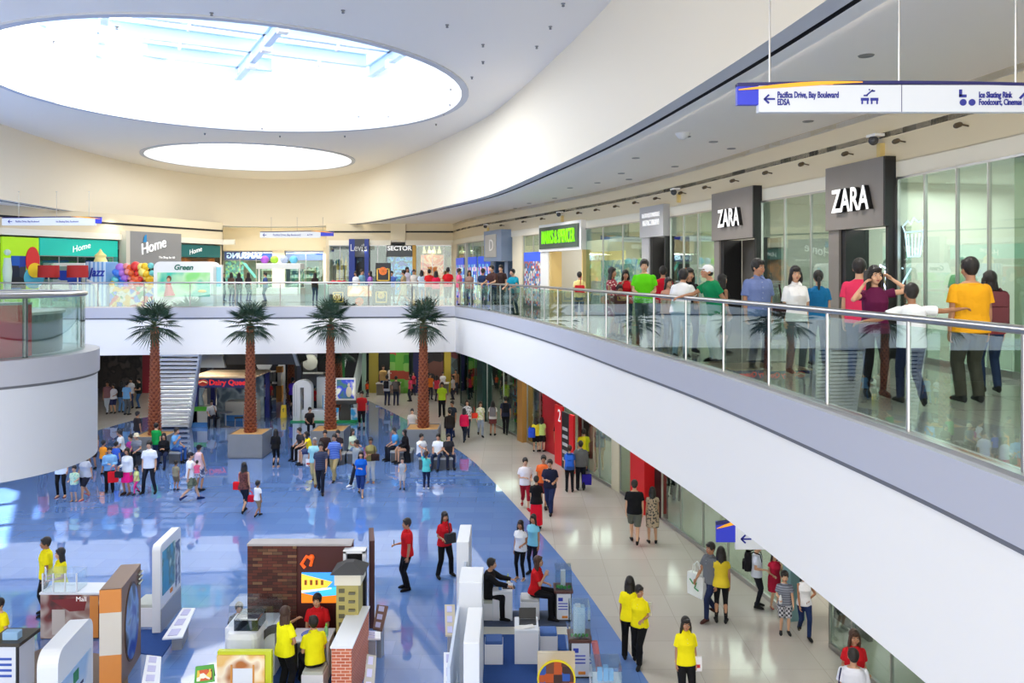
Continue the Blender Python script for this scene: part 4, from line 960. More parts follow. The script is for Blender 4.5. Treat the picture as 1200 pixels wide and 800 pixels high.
def make_palm(loc, zb, zt, label, seed):
    rnd = random.Random(seed); r = empty('palm_tree', loc, rnd.uniform(0, 6), label, 'palm tree', None)
    mm = MB(); rings = []; n = 14; H_ = zt - zb; sg = int(H_ / .12)
    for i in range(sg + 1):
        z = H_ * i / sg; rad = .215 - .085 * min(1, z / H_ * 1.1)
        for dz, f in ((0, .92), (.07, 1.12), (.1, 1.2)):
            rings.append([((rad * f + (.015 if (k + i) % 2 else 0)) * math.cos(2 * PI * k / n), (rad * f + (.015 if (k + i) % 2 else 0)) * math.sin(2 * PI * k / n), z + dz * .9 + (.03 if (k + i) % 2 else 0)) for k in range(n)])
    mm.rings(rings); mm.build('trunk', bark, r, True)
    mm = MB()
    for i in range(sg):
        z = H_ * i / sg; rad = .23 - .085 * min(1, z / H_ * 1.1)
        for k in range(7):
            a = 2 * PI * (k + .5 * (i % 2)) / 7; c, s_ = math.cos(a), math.sin(a); t = .075
            p = lambda rr, w, zz: (rr * c - w * s_, rr * s_ + w * c, zz)
            mm.add([p(rad * .9, -t, z), p(rad * .9, t, z), p(rad * 1.25, t * .5, z + .13), p(rad * 1.25, -t * .5, z + .13), p(rad * .85, 0, z + .14)], [(0, 1, 2, 3), (3, 2, 4), (0, 3, 4), (2, 1, 4)])
    mm.build('leaf_scars', bark2, r)
    nf = 30
    for f in range(nf):
        az = f * 2.399 + rnd.uniform(-.2, .2); up = 1.3 - 2.05 * (f / nf) + rnd.uniform(-.12, .12); Ls = rnd.uniform(.42, .58); 
        d = V3(math.cos(az) * math.cos(up), math.sin(az) * math.cos(up), math.sin(up)); b0 = V3(0, 0, H_ + .1 + .15 * (1 - f / nf)); hub = b0 + d * Ls + V3(0, 0, .02)
        mm = MB(); mm.tube([b0, b0 + d * Ls * .5 + V3(0, 0, .03), hub], [.02, .016, .012], 5); st = mm.build('frond', frond_s, r)
        side = d.cross(V3(0, 0, 1)).normalized(); nrm = side.cross(d).normalized(); mm = MB(); L0 = rnd.uniform(.66, .84)
        for q in range(17):
            th = (q - 8) / 8 * 1.75; L = L0 * (1 - .28 * abs(q - 8) / 8) * rnd.uniform(.9, 1.05); dd = (d * math.cos(th) + side * math.sin(th)).normalized(); ww = dd.cross(nrm).normalized() * .026
            dr = V3(0, 0, -1) * (.10 + .12 * max(0, -up)) ; m1 = hub + dd * L * .55 + dr * L * .35; m2 = hub + dd * L + dr * L * 1.6
            o_ = len(mm.v); mm.add([hub, m1 - ww + nrm * .008, m1 + ww + nrm * .008, m2, m1 - nrm * .012], [(0, 1, 4), (0, 4, 2), (1, 3, 4), (4, 3, 2)])
        mm.build('leaflet_fan', frond_m, st)
    return r
def planter(px, ybase, w, hh, label, d=None):
    x, y, _ = at(px, ybase); r = empty('planter', (x, y + w / 2, 0), 0, label, 'planter')
    mm = MB(); h2 = w / 2
    mm.rings([[(-h2 * q, -h2 * q, z), (h2 * q, -h2 * q, z), (h2 * q, h2 * q, z), (-h2 * q, h2 * q, z)] for q, z in ((.95, 0), (.95, .05), (1, .05), (1, hh), (.93, hh), (.93, hh - .06))]); mm.build('stone_box', stone, r)
    mm = MB(); mm.box(-h2 * .93, -h2 * .93, hh - .1, h2 * .93, h2 * .93, hh - .03); mm.build('bark_bed', wood_edge, r)
    return x, y + w / 2
PALMS = [(173, 541, 1.35, 'first palm from the left with a scaly red brown trunk in a crowded planter'), (287, 537.5, 1.42, 'palm with scaly red brown trunk beside the ice cream kiosk'), (383, 533, 1.4, 'palm with scaly red brown trunk in front of the small screen stand'), (494, 531, 1.4, 'rightmost tall palm standing behind the two men in white on the bench')]
PB = ['grey stone planter hidden behind the people on the left', 'plain grey stone planter block below the palm beside the ice cream kiosk', 'grey stone planter with people sitting in front of the screen stand', 'grey stone planter behind the bench with two men in white']
for i, (px, yb, w_, lab) in enumerate(PALMS):
    x, y = planter(px, yb, w_, 1.0, PB[i])
    make_palm((x, y - .02, .93), .93, 5.3, lab, 11 + i)
for i, (px, d) in enumerate(((341, 47.5), (397, 45.0))):
    x = (px - 600) / F * d; make_palm((x, d, 0), 0, 3.2, ['short far palm trunk behind the white rounded booth', 'short far palm trunk close behind the palm by the screen stand'][i], 31 + i)
def bench(x0, x1, d, h, label, depth=.55, back=0):
    X0, X1 = (x0 - 600) / F * d, (x1 - 600) / F * d; r = empty('stone_bench', ((X0 + X1) / 2, d, 0), 0, label, 'bench'); w2 = (X1 - X0) / 2
    mm = MB(); mm.bbox_(-w2 + .02, .02, 0, w2 - .02, depth - .02, h - .06, .01); mm.build('plinth', mat('dark_stone', (84, 86, 88), .5), r)
    mm = MB(); mm.bbox_(-w2, 0, h - .06, w2, depth, h, .015); mm.build('seat_slab', stone_l, r); return (X0, X1)
bench(197, 211, 32.4, .45, 'short grey bench block under the man in blue at the left planter', .9)
bench(157, 168, 32.2, .45, 'grey bench block at the left planter behind the man in white shirt', .7)
bench(361, 372, 32.0, .45, 'grey bench block under the woman in yellow', .7); bench(372, 404, 32.2, .45, 'long grey bench in front of the third planter', .5); bench(406, 422, 32.4, .45, 'grey bench block right of the third planter', .7)
bench(457, 483, 32.6, .45, 'grey bench block under the pair in blue and black', .75); bench(490, 531, 31.4, .45, 'low grey bench under the two men in white', .6)
navyk = mat('kiosk_navy', (28, 30, 110), .4); redl = mat('kiosk_red_letter', (236, 40, 50), .4, emit=.4)
def kiosk_ice():
    x0, d, _ = at(224, 500); x1 = (297 - 600) / F * d; w_ = x1 - x0; r = empty('ice_cream_kiosk', (x0, d, 0), 0, 'navy ice cream kiosk with red lettering and a wooden roof beside the stairs', 'kiosk')
    D_ = 2.8
    for x in (0, w_ - .3): mm = MB(); mm.box(x, 0, 0, x + .3, .25, 2.4); mm.build('post', navyk, r)
    for x in (0, w_ - .2): mm = MB(); mm.box(x, D_ - .2, 0, x + .2, D_, 2.4); mm.build('post', navyk, r)
    mm = MB(); mm.box(0, -.06, 1.95, w_, .05, 2.42); h = mm.build('name_board', navyk, r)
    text('Dairy Queen', (w_ * .62, -.09, 2.2), .36, redl, h, ext=.01, xs=1.05, bold=.012)
    mm = MB(); mm.lathe([(.26, -.02), (.26, .02)], (0, 0, 0), 20); o = mm.build('oval_emblem', mat('emblem_red', (230, 60, 40), .4), h); o.rotation_euler.x = PI / 2; o.location = (.62, -.08, 2.2); o.scale = (1, .62, 1)
    mm = MB(); mm.tube([(.42, -.11, 2.19), (.62, -.11, 2.28), (.82, -.11, 2.2)], .03, 6); mm.build('white_swirl', mat('emblem_white', (250, 220, 170), .4), h, True)
    mm = MB(); mm.box(-.05, -.1, 2.42, w_ + .05, D_, 2.5); mm.build('roof', mat_tex('wooden_roof', 'stripes', [(214, 190, 150), (188, 150, 104)], .6, .6, rot=(PI / 2, 0, 0)), r)
    mm = MB(); mm.box(.3, D_ - .12, .0, w_ - .3, D_ - .05, 2.4); mm.build('back_wall', mat_tex('kiosk_scene_print', 'noise', [(60, 74, 96), (120, 140, 150), (200, 215, 215), (70, 90, 120)], 1.1, .5), r)
    mm = MB(); mm.bbox_(.02, .0, 0, .85, .7, 1.0, .03); c = mm.build('counter', mat('counter_cream', (226, 220, 200), .5), r)
    mm = MB(); mm.box(.01, -.012, .78, .86, 0, 1.0); mm.build('green_band', mat('kiosk_green', (90, 200, 50), .5), c)
    mm = MB(); mm.box(.01, -.012, 0, .86, 0, .22); mm.build('blue_band', mat('kiosk_blue', (80, 150, 215), .5), c)
    mm = MB(); mm.bbox_(1.1, 1.6, 0, w_ - .35, 2.3, 1.0, .05); c2 = mm.build('serving_counter', mat('counter_cream', (226, 220, 200), .5), r)
    mm = MB(); mm.box(1.1, 1.59, 0, w_ - .35, 1.6, .3); mm.build('blue_band', mat('kiosk_blue', (80, 150, 215), .5), c2)
    mm = MB(); mm.tube([(.38, .3, 1.02), (.32, .3, 1.5), (.42, .3, 1.9)], [.16, .1, .13], 10); mm.build('cone_figure', mat('cream_figure', (214, 232, 220), .5), r, True)
    return x0, d, w_
kx, kd, kw = kiosk_ice()
def chair(loc, rz, label, m1=None, scale=1.0, group=None):
    r = empty('metal_chair', loc, rz, label, 'chair', group); m1 = m1 or steel
    for sx in (-.2, .2):
        for sy in (-.2, .2): mm = MB(); mm.tube([(sx, sy, 0), (sx * .95, sy * .9, .44)], .014, 6); mm.build('leg', m1, r)
    mm = MB(); mm.bbox_(-.22, -.22, .43, .22, .22, .46, .01); mm.build('seat', black, r)
    mm = MB(); mm.tube([(-.2, .2, .44), (-.2, .24, .85), (.2, .24, .85), (.2, .2, .44)], .014, 6); mm.build('backrest', m1, r)
    mm = MB(); mm.box(-.19, .22, .62, .19, .245, .84); mm.build('back_pad', black, r); return r
def round_table(loc, label):
    r = empty('cafe_table', loc, 0, label, 'table'); mm = MB(); mm.lathe([(.02, .72), (.33, .72), (.34, .735), (.33, .75), (.02, .75)], (0, 0, 0), 20); mm.build('table_top', steel, r, True)
    mm = MB(); mm.tube([(0, 0, .03), (0, 0, .72)], .03, 8); mm.build('stem', steel, r); mm = MB(); mm.lathe([(.25, 0), (.24, .02), (.03, .04)], (0, 0, 0), 16); mm.build('foot', steel, r)
chair((kx + 1.2, kd - .05, 0), 1.8, 'metal cafe chair used by the man inside the ice cream kiosk'); round_table((kx + 1.75, kd - .1, 0), 'round metal cafe table at the ice cream kiosk'); chair((kx + 2.35, kd + .1, 0), -1.2, 'empty metal cafe chair right of the kiosk table')
def stairs():
    x0, d0, _ = at(179, 501); x1 = (221 - 600) / F * d0; n = 19; top = ZU - .08; run = 3.2
    xt0, xt1 = (185 - 600) / F * (d0 - run), (233 - 600) / F * (d0 - run); r = empty('staircase', (x0, d0, 0), 0, 'white open riser staircase with pale stringers rising beside the ice cream kiosk', 'staircase')
    wt = mat('stair_white', (252, 250, 244), .6)
    for i in range(n):
        t = (i + 1) / n; z = top * t; xa = (x0 + (xt0 - x0) * t) - x0; xb = x1 + (xt1 - x1) * t - x0; y = -run * t
        mm = MB(); mm.box(xa, y - .03, z - .13, xb, y + .24, z - .02); mm.build('tread', wt, r)
    for (a, b) in ((0, xt0 - x0), (x1 - x0, xt1 - x0)):
        mm = MB(); mm.rings([[(a - .04, 0, 0), (a + .04, 0, 0), (a + .04, .3, 0), (a - .04, .3, 0)], [(b - .04, -run, top - .1), (b + .04, -run, top - .1), (b + .04, -run + .3, top - .04), (b - .04, -run + .3, top - .04)]]); mm.build('stringer', wt, r)
        mm = MB(); mm.tube([(a - .1, .2, 1.0), (b - .1, -run * .8, top * .8 + .75)], .035, 8); mm.build('handrail', wt, r)
        mm = MB(); mm.tube([(a - .1, .2, 0), (a - .1, .2, 1.0)], .03, 8); mm.build('rail_post', wt, r)
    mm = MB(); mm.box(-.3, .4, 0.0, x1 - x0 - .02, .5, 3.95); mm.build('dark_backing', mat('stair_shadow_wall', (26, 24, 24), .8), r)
stairs()
dlight(-15.9, 40.4, ZU - .08, 420, (1, .98, .95), 2.6)  # fill spot with no fitting, added to brighten the stair treads
bx = at(245, 470)[0]; r = empty('escalator_body', (-14.6, 43.2, 0), 0, 'dark grey sloping escalator underside with pale edge panels behind the ice cream kiosk', 'escalator')
mm = MB(); mm.prism_y([(-.9, ZU - .03), (2.7, ZU - .03), (3.1, 2.75), (-.6, 2.75)], 0, 2.4); mm.build('soffit', mat('soffit_grey', (78, 80, 84), .6), r)
mm = MB(); mm.prism_y([(-2.0, ZU - .04), (-.95, ZU - .04), (-.65, 2.6), (-2.0, 2.6)], -.1, .1); mm.build('side_panel', mat('pale_side_panel', (196, 204, 210), .5), r)
mm = MB(); mm.prism_y([(2.7, ZU - .04), (2.86, ZU - .04), (3.3, 2.7), (3.12, 2.7)], -.1, .1); mm.build('edge_panel', mat('pale_side_panel', (196, 204, 210), .5), r)
for x in (-1.9, 3.0): mm = MB(); mm.box(x - .12, 1.0, 0, x + .12, 1.3, 2.8); mm.build('support', mat('soffit_grey', (78, 80, 84), .6), r)
orange = mat('kiosk_orange', (226, 150, 60), .5)
x, y, _ = at(327, 471); r = empty('kiosk_post', (x, y, 0), 0, 'orange and cream kiosk post behind the yellow floor sign', 'post')
mm = MB(); mm.bbox_(-.17, 0, 0, .17, .35, .95, .01); mm.build('lower_block', orange, r); mm = MB(); mm.box(-.11, .05, .95, .11, .3, 1.75); mm.build('shaft', mat('kiosk_cream', (232, 222, 196), .5), r); mm = MB(); mm.bbox_(-.17, 0, 1.75, .17, .35, 2.1, .01); mm.build('top_block', orange, r)
x, y, _ = at(332.5, 489); r = empty('floor_sign', (x, y, 0), .1, 'yellow folding wet floor sign on the blue floor', 'floor sign')
yel = mat('sign_yellow', (250, 214, 20), .45)
for sy in (-1, 1):
    mm = MB(); mm.rings([[(-.15, sy * .16, 0), (.15, sy * .16, 0), (.15, sy * .14, 0), (-.15, sy * .14, 0)], [(-.12, sy * .03, .66), (.12, sy * .03, .66), (.12, sy * .01, .66), (-.12, sy * .01, .66)]]); mm.build('board', yel, r)
mm = MB(); mm.tube([(-.04, -.09, .42), (.03, -.075, .5)], .02, 5); mm.tube([(0, -.1, .3), (0, -.085, .45)], .02, 5); mm.build('warning_mark', black, r)
x0, y0, _ = at(343, 494.5); r = empty('rounded_booth', (x0, y0, 0), 0, 'white rounded arch booth on a green base left of the third palm', 'booth')
wt = mat('booth_white', (232, 234, 232), .4); gb = mat('booth_green_base', (30, 150, 80), .5)
mm = MB(); mm.box(-.1, -.1, 0, 1.95, 1.7, .07); mm.build('base', gb, r)
def arch(x0, x1, z1, t, rr):
    out, inn = [], []
    for k in range(7): a = PI - PI / 2 * k / 6; out.append((x0 + rr + rr * math.cos(a), z1 - rr + rr * math.sin(a))); inn.append((x0 + rr + (rr - t) * math.cos(a), z1 - rr + (rr - t) * math.sin(a)))
    for k in range(7): a = PI / 2 - PI / 2 * k / 6; out.append((x1 - rr + rr * math.cos(a), z1 - rr + rr * math.sin(a))); inn.append((x1 - rr + (rr - t) * math.cos(a), z1 - rr + (rr - t) * math.sin(a)))
    return [(x0, .07)] + out + [(x1, .07), (x1 - t, .07)] + inn[::-1] + [(x0 + t, .07)]
mm = MB(); pl = arch(0, .95, 2.15, .38, .42); n = len(pl); h_ = n // 2
for k in range(h_ - 1): mm.prism_y([pl[k], pl[k + 1], pl[n - 2 - k], pl[n - 1 - k]], 0, .5)
mm.build('arch', wt, r)
mm = MB(); mm.bbox_(.38, .1, .07, 1.85, .6, .62, .03); mm.build('low_wall', wt, r)
mm = MB(); mm.bbox_(1.0, .9, .07, 1.5, 1.4, 2.2, .05); mm.build('rear_column', wt, r)
mm = MB(); mm.box(.06, -.012, .3, .1, 0, 1.9); mm.box(.2, -.012, .3, .22, 0, 1.9); mm.build('grey_trim', greyl, r)
mm = MB(); mm.box(1.4, .5, .6, 1.8, .53, 1.3); mm.build('blue_rail_panel', mat_tex('rail_blue', 'stripes', [(120, 170, 210), (230, 235, 238)], 2.2, .5, rot=(0, PI / 2, 0)), r)
x0, y0, _ = at(403, 496); r = empty('screen_stand', (x0, y0 + .3, 0), 0, 'white framed screen on a dark stand with a green base right of the third palm', 'screen stand')
mm = MB(); mm.prism([(-.75, -.3), (.62, -.3), (.75, .55), (-.6, .55)], 0, .12); mm.build('base', gb, r)
mm = MB(); mm.rings([[(-.3, -.05, .12), (.3, -.05, .12), (.3, .35, .12), (-.3, .35, .12)], [(-.2, .05, .95), (.2, .05, .95), (.2, .3, .95), (-.2, .3, .95)]]); mm.build('pedestal', mat('dark_olive_panel', (62, 58, 50), .5), r)
mm = MB(); mm.bbox_(-.62, -.15, .95, .66, .5, 1.12, .01); mm.build('table_top', mat('dark_olive_panel', (62, 58, 50), .5), r)
mm = MB(); mm.box(-.52, .1, 1.12, .52, .2, 2.25); f = mm.build('screen_frame', white, r)
mm = MB(); mm.box(-.44, .085, 1.2, .44, .1, 2.17); s_ = mm.build('screen', mat_tex('screen_print', 'noise', [(40, 60, 190), (60, 110, 90), (40, 60, 190), (225, 225, 200)], 1.4, .3, emit=.4), f)
mm = MB(); mm.ball((.18, .07, 1.55), (.15, .02, .28), 12, 8); mm.ball((.18, .06, 1.9), (.07, .02, .09), 10, 8); mm.build('portrait', mat('portrait_pale', (232, 222, 190), .5), f, True)
for sx, c in ((-.47, (60, 170, 220)), (.47, (60, 170, 220))): mm = MB(); mm.box(sx - .16, -.1, .14, sx + .16, -.06, .75); mm.build('leaflet_panel', mat_tex('leaflet_print', 'noise', [(60, 170, 220), (240, 240, 236), (60, 170, 220)], 2, .5), r)
def stall(px0, px1, yb, h, col, label, name='stall_counter', dep=.6, top=None):
    x0, y0, _ = at(px0, yb); x1 = (px1 - 600) / F * y0; r = empty(name, (x0, y0, 0), 0, label, 'counter'); mm = MB(); mm.bbox_(0, 0, 0, x1 - x0, dep, h - .05, .02); mm.build('body', mat('stall_%d_%d_%d' % col, col, .5), r)
    mm = MB(); mm.bbox_(-.04, -.04, h - .05, x1 - x0 + .04, dep + .04, h, .01); mm.build('counter_top', top or mat('stall_top', (200, 196, 190), .4), r); return r
stall(292, 303, 478, 2.0, (40, 80, 170), 'tall blue partition right of the ice cream kiosk', dep=1.6); stall(298, 326, 466, .9, (40, 38, 40), 'black stall counter with children in front, behind the blue partition')
stall(441, 468, 463, .75, (110, 104, 92), 'low stone dining counter left of the rightmost palm'); stall(498, 525, 463, .75, (110, 104, 92), 'low stone dining counter right of the rightmost palm')
stall(351, 378, 463.5, 1.4, (96, 98, 102), 'grey exhibit counter with a large white wheel behind the white rounded booth'); stall(300, 320, 463.5, 1.5, (60, 64, 70), 'dark exhibit counter behind the orange post')
for i, (px, yb, c) in enumerate(((362, 463, (226, 230, 214)), (308, 463, (200, 204, 206)))):
    x0, y0, _ = at(px, yb); mm = MB(); mm.lathe([(.12, -.1), (.48, -.08), (.5, 0), (.48, .08), (.12, .1)], (0, 0, 0), 24); o = mm.build('round_exhibit', mat('exhibit_%d' % i, c, .4), None, True); o.rotation_euler.x = PI / 2; o.location = (x0, y0 + .3, 1.95 + .08 * (1 - i)); tag(o, ['large round white exhibit disc above the grey counter', 'large round pale grey exhibit disc above the dark counter'][i], 'exhibit')
BZ = 51.5
LBP = [(-34, BZ), (-.5, BZ)]
struct((lambda m_: (m_.box(-34, 53.6, 0, 4, 53.7, ZU), m_.build('wall_back_lower', mat('dark_lower_wall', (58, 52, 50), .7)))[1])(MB()))
def lowpanel(pa, pb, c, name='wall_panel', y=0.0, z1=ZU - .02):
    s = Seg(LBP, pa, pb); mm = MB(); mm.box(0, y + .3, 0, s.L, y + .4, z1); struct(s.bld(mm, name, c if isinstance(c, bpy.types.Material) else mat('lp_%d_%d_%d' % c, c, .5)))
lowpanel(118, 166, mat_tex('dark_mural', 'noise', [(30, 26, 26), (60, 52, 50), (36, 32, 32), (84, 76, 70)], 1.4, .6)); lowpanel(166, 176, (150, 22, 44), y=-.2)
lowpanel(303, 312, (40, 42, 46)); lowpanel(312, 326, mat_tex('stall_mural', 'voronoi', [(40, 60, 80), (140, 160, 170), (30, 30, 36), (80, 110, 130)], .9, .5)); lowpanel(326, 334, (208, 212, 212), y=-.3); lowpanel(334, 352, (60, 58, 58)); lowpanel(352, 372, (126, 128, 130), y=-.4); lowpanel(372, 392, (22, 22, 26)); 
lowpanel(392, 403, (40, 110, 50)); lowpanel(403, 432, mat_tex('white_streaks', 'stripes', [(22, 26, 28), (22, 26, 28), (210, 224, 216)], .28, .5, rot=(0, 1.35, 0))); lowpanel(424, 429, (140, 170, 150), y=-.3); lowpanel(432, 443, (150, 136, 50), y=-.2); lowpanel(443, 457, (26, 30, 30)); 
lowpanel(457, 479, mat_tex('lime_block_print', 'blocks', [(96, 160, 56), (50, 130, 40), (120, 170, 80), (96, 160, 56), (150, 60, 40)], 1.9, .5), y=-.3); lowpanel(479, 484, (34, 60, 48)); lowpanel(484, 497, (34, 36, 84), y=-.2); lowpanel(497, 520, mat_tex('dim_interior', 'voronoi', [(24, 22, 22), (60, 40, 34), (30, 30, 34), (96, 60, 50)], 1.6, .6)); lowpanel(519, 528, (176, 156, 50)); lowpanel(528, 536, mat_tex('dim_interior2', 'voronoi', [(34, 40, 40), (90, 40, 44), (50, 60, 60), (70, 90, 90)], 2, .6))
teal_glass = mat_glass('teal_shop_glass', (120, 160, 150), 1.5, .06)
window(Seg(W, 540, 570), 0, ZU - .02, (.3, .6), mat('dark_green_frame', (24, 60, 54), .4), teal_glass)
window(Seg(W, 571, 612), 0, ZU - .02, (.5,)); window(Seg(W, 618, 633), 0, ZU - .02, ()); window(Seg(W, 662, 718), 0, ZU - .02, (.4, .75)); window(Seg(W, 727, 750), 0, ZU - .02, ()); window(Seg(W, 776, 925), 0, ZU - .02, (.2, .4, .6, .8)); window(Seg(W, 973, 1330), 0, ZU - .02, (.12, .3, .5, .7))
def gcol(pa, pb, c, y0=-.25, y1=.3, nm='wall_pillar'):
    s = Seg(W, pa, pb); mm = MB(); mm.box(0, y0, 0, s.L, y1, ZU - .02); struct(s.bld(mm, nm, c if isinstance(c, bpy.types.Material) else mat('gc_%d_%d_%d' % c, c, .45)))
gcol(564, 571, (24, 62, 56)); gcol(612, 618, (168, 120, 56)); gcol(633, 647, (176, 20, 34), .1, .5); gcol(647, 661, mat_tex('clothes_dim', 'voronoi', [(40, 30, 30), (120, 90, 84), (60, 50, 50), (170, 140, 130)], 2.2, .6), 1.2, 1.3); gcol(718, 727, (214, 208, 180), -.05, .4); gcol(750, 767, (214, 24, 30), -.35, .25); gcol(767, 776, (30, 26, 26), 0, .2)
gcol(925, 934, (120, 160, 164), -.15, .2); gcol(934, 972, (40, 34, 30), .9, 1.0, 'wall_dark_doorway')
def goods(pa, pb, y, z0, z1, m, label, nm='display_shelf', cat='display'):
    s = Seg(W, pa, pb); r = s.root(nm, 0, label, cat); mm = MB(); mm.box(0, y + .3, 0, s.L, y + .36, z1); mm.build('back_panel', m, r)
    k = 0; z = z0
    while z < z1 - .1: mm = MB(); mm.box(0, y, z, s.L, y + .3, z + .03); mm.build('shelf_board', steel, r); z += .5
    for x in (0, s.L): mm = MB(); mm.box(x - .02, y, 0, x + .02, y + .36, z1); mm.build('upright', steel, r)
goods(573, 588, 1.0, .3, 3.0, mat_tex('bright_toys', 'blocks', [(40, 220, 80), (230, 60, 40), (60, 160, 220), (200, 220, 190), (250, 220, 60), (225, 225, 220)], 3.5, .5), 'rack of bright green, red and blue goods behind the dark green column')
goods(590, 611, 1.6, .3, 3.4, mat_tex('hung_clothes', 'voronoi', [(90, 70, 60), (190, 186, 176), (60, 56, 54), (150, 130, 112)], 3.5, .6), 'rack of hung clothes behind the glass left of the wooden column')
goods(700, 717, 1.1, .3, 3.0, mat_tex('red_grey_clothes', 'noise', [(190, 24, 40), (160, 160, 160), (190, 24, 40), (110, 110, 112)], 1.6, .6), 'rack of red and grey clothes behind the glass')
goods(980, 1040, 1.7, .3, 2.6, mat_tex('mixed_store', 'voronoi', [(90, 90, 80), (210, 210, 200), (60, 56, 50), (160, 150, 130)], 1.5, .6), 'store shelf behind the glass beside the woman in red')
s = Seg(W, 662, 684); r = s.root('sale_standee', 0, 'red and black standee with white lettering outside the clothes shop', 'standee'); rr = mat('sale_red', (224, 24, 30), .45)
mm = MB(); mm.box(0, -.45, 0, .75, -.37, 2.35); p_ = mm.build('red_panel', rr, r); text('2', (.5, -.47, 1.95), .7, letter_w, p_, ext=.005, xs=.8)
mm = MB(); mm.box(.8, -.5, 0, 1.5, -.42, 2.2); p_ = mm.build('black_panel', mat('sale_black', (34, 34, 36), .45), r)
for k in range(5): mm = MB(); mm.box(.9, -.512, .3 + .3 * k, 1.38, -.5, .42 + .3 * k); mm.build('text_block', mat('sale_grey', (190, 190, 190), .5), p_)
mm = MB(); mm.box(1.5, -.5, 0, 1.9, -.42, 2.2); mm.build('red_edge_panel', rr, r)
sgw = mat('sign_pale_grey', (206, 210, 216), .4, emit=.12); sgb = mat('sign_royal_blue', (44, 56, 190), .4, emit=.15); sgn = mat('sign_navy', (30, 30, 96), .4); sgo = mat('sign_orange', (250, 170, 40), .4, emit=.2); ink = mat('sign_ink', (36, 44, 140), .5)
def dir_sign(o, L, label, rods, zc, flip=False, hgt=.42, tab=.2, yaw=0):
    """board of width L hung by rods; blue tab at its left end (right end when flip)"""
    r = empty('direction_sign', o, yaw, label, 'direction sign'); X = lambda a: a if not flip else L - a
    def bx(x0, x1, z0, z1, y0, y1, nm, m):
        mm = MB(); a, b = sorted((X(x0), X(x1))); mm.box(a, y0, z0, b, y1, z1); return mm.build(nm, m, r)
    k = hgt / .28
    bx(0, tab + .02, .07 * k, hgt - .02, -.03, .03, 'blue_tab', sgb); pn = bx(tab, L, 0, hgt - .03 * k, -.035, .035, 'board', sgw)
    mm = MB(); n = 16; top = []
    for q in range(n + 1): t = q / n; top.append((X(t * L), hgt - .02 * k + .03 * k * math.sin(PI * min(1, t * 1.1 + .1))))
    for q in range(n): mm.prism_y([top[q], top[q + 1], (top[q + 1][0], top[q + 1][1] - .03 * k), (top[q][0], top[q][1] - .03 * k)], -.04, .04)
    mm.build('navy_arc', sgn, r)
    mm = MB()
    for q in range(10):
        a = lambda t: (X(.01 + t * .30 * L), hgt - .075 * k + .07 * k * math.sin(PI / 2 * t), .004 + .014 * k * math.sin(PI * t)); p_, q_ = a(q / 10), a((q + 1) / 10)
        mm.prism_y([(p_[0], p_[1] + p_[2]), (q_[0], q_[1] + q_[2]), (q_[0], q_[1] - q_[2]), (p_[0], p_[1] - p_[2])], -.048, .048)
    mm.build('orange_arc', sgo, r)
    for x in rods: mm = MB(); mm.tube([(x, 0, hgt - .02), (x, 0, zc - o[2])], .009, 6); mm.lathe([(.03, -.02), (.03, 0)], (x, 0, zc - o[2]), 10); mm.build('hanging_rod', steel, r)
    return r, pn
def arrow(p, x, z, s_, ang, y=-.04):
    mm = MB()
    def bar(a, b, t=.17):
        a, b = V3(a[0], a[1], 0), V3(b[0], b[1], 0); d = (b - a).normalized(); n = V3(-d.y, d.x, 0) * t / 2; c, s = math.cos(ang), math.sin(ang)
        q = [a + n, b + n, b - n, a - n]; mm.prism_y([(x + s_ * (v.x * c - v.y * s), z + s_ * (v.x * s + v.y * c)) for v in q], y - .004, y + .012)
    bar((-.5, 0), (.55, 0)); bar((-.52, -.02), (-.05, .42)); bar((-.52, .02), (-.05, -.42)); mm.build('arrow', ink, p)
ds = 7.3
r, pn = dir_sign(atd(863, 132, ds), 3.69, 'large hanging direction sign at upper right reading Pacifica Drive, Bay Boulevard', [.3, 1.465, 2.515, 3.5], ZW, hgt=.27, tab=.19)
arrow(pn, .285, .115, .09, 0)
text('Pacifica Drive, Bay Boulevard', (.355, -.04, .15), .078, ink, pn, ext=.003, xs=.6, align='LEFT', bold=.002); text('EDSA', (.355, -.04, .085), .078, ink, pn, ext=.003, xs=.6, align='LEFT', bold=.002)
def icon_esc(p, x, z, s_):
    mm = MB()
    for (x0, z0, x1, z1) in ((-.5, -.25, -.15, -.12), (.15, .15, .5, .28)): mm.box(x + x0 * s_, -.042, z + z0 * s_, x + x1 * s_, -.034, z + z1 * s_)
    mm.prism_y([(x - .25 * s_, z - .25 * s_), (x + .3 * s_, z + .22 * s_), (x + .3 * s_, z + .38 * s_), (x - .25 * s_, z - .08 * s_)], -.042, -.034); mm.ball((x, -.038, z + .34 * s_), (.07 * s_, .006, .07 * s_), 8, 6); mm.build('escalator_symbol', ink, p)
icon_esc(pn, 1.18, .165, .1)
for xx in (1.14, 1.225): mm = MB(); mm.box(xx - .035, -.042, .1, xx + .035, -.034, .125); mm.box(xx - .03, -.042, .07, xx - .018, -.034, .1); mm.box(xx + .018, -.042, .07, xx + .03, -.034, .1); mm.build('transport_symbol', ink, pn)
text('Ice Skating Rink', (2.16, -.04, .15), .075, ink, pn, ext=.003, xs=.62, align='LEFT', bold=.002); text('Foodcourt, Cinemas', (2.16, -.04, .085), .075, ink, pn, ext=.003, xs=.62, align='LEFT', bold=.002)
mm = MB(); mm.box(1.985, -.042, .14, 2.01, -.034, .2); mm.box(1.985, -.042, .13, 2.05, -.034, .155); mm.build('skate_symbol', ink, pn)
for xx in (2.02, 2.1): mm = MB(); mm.lathe([(.03, -.004), (.03, .006)], (0, 0, 0), 16); o = mm.build('round_symbol', ink, pn); o.rotation_euler.x = PI / 2; o.location = (xx, -.036, .085)
arrow(pn, 2.575, .115, .11, -PI / 2)
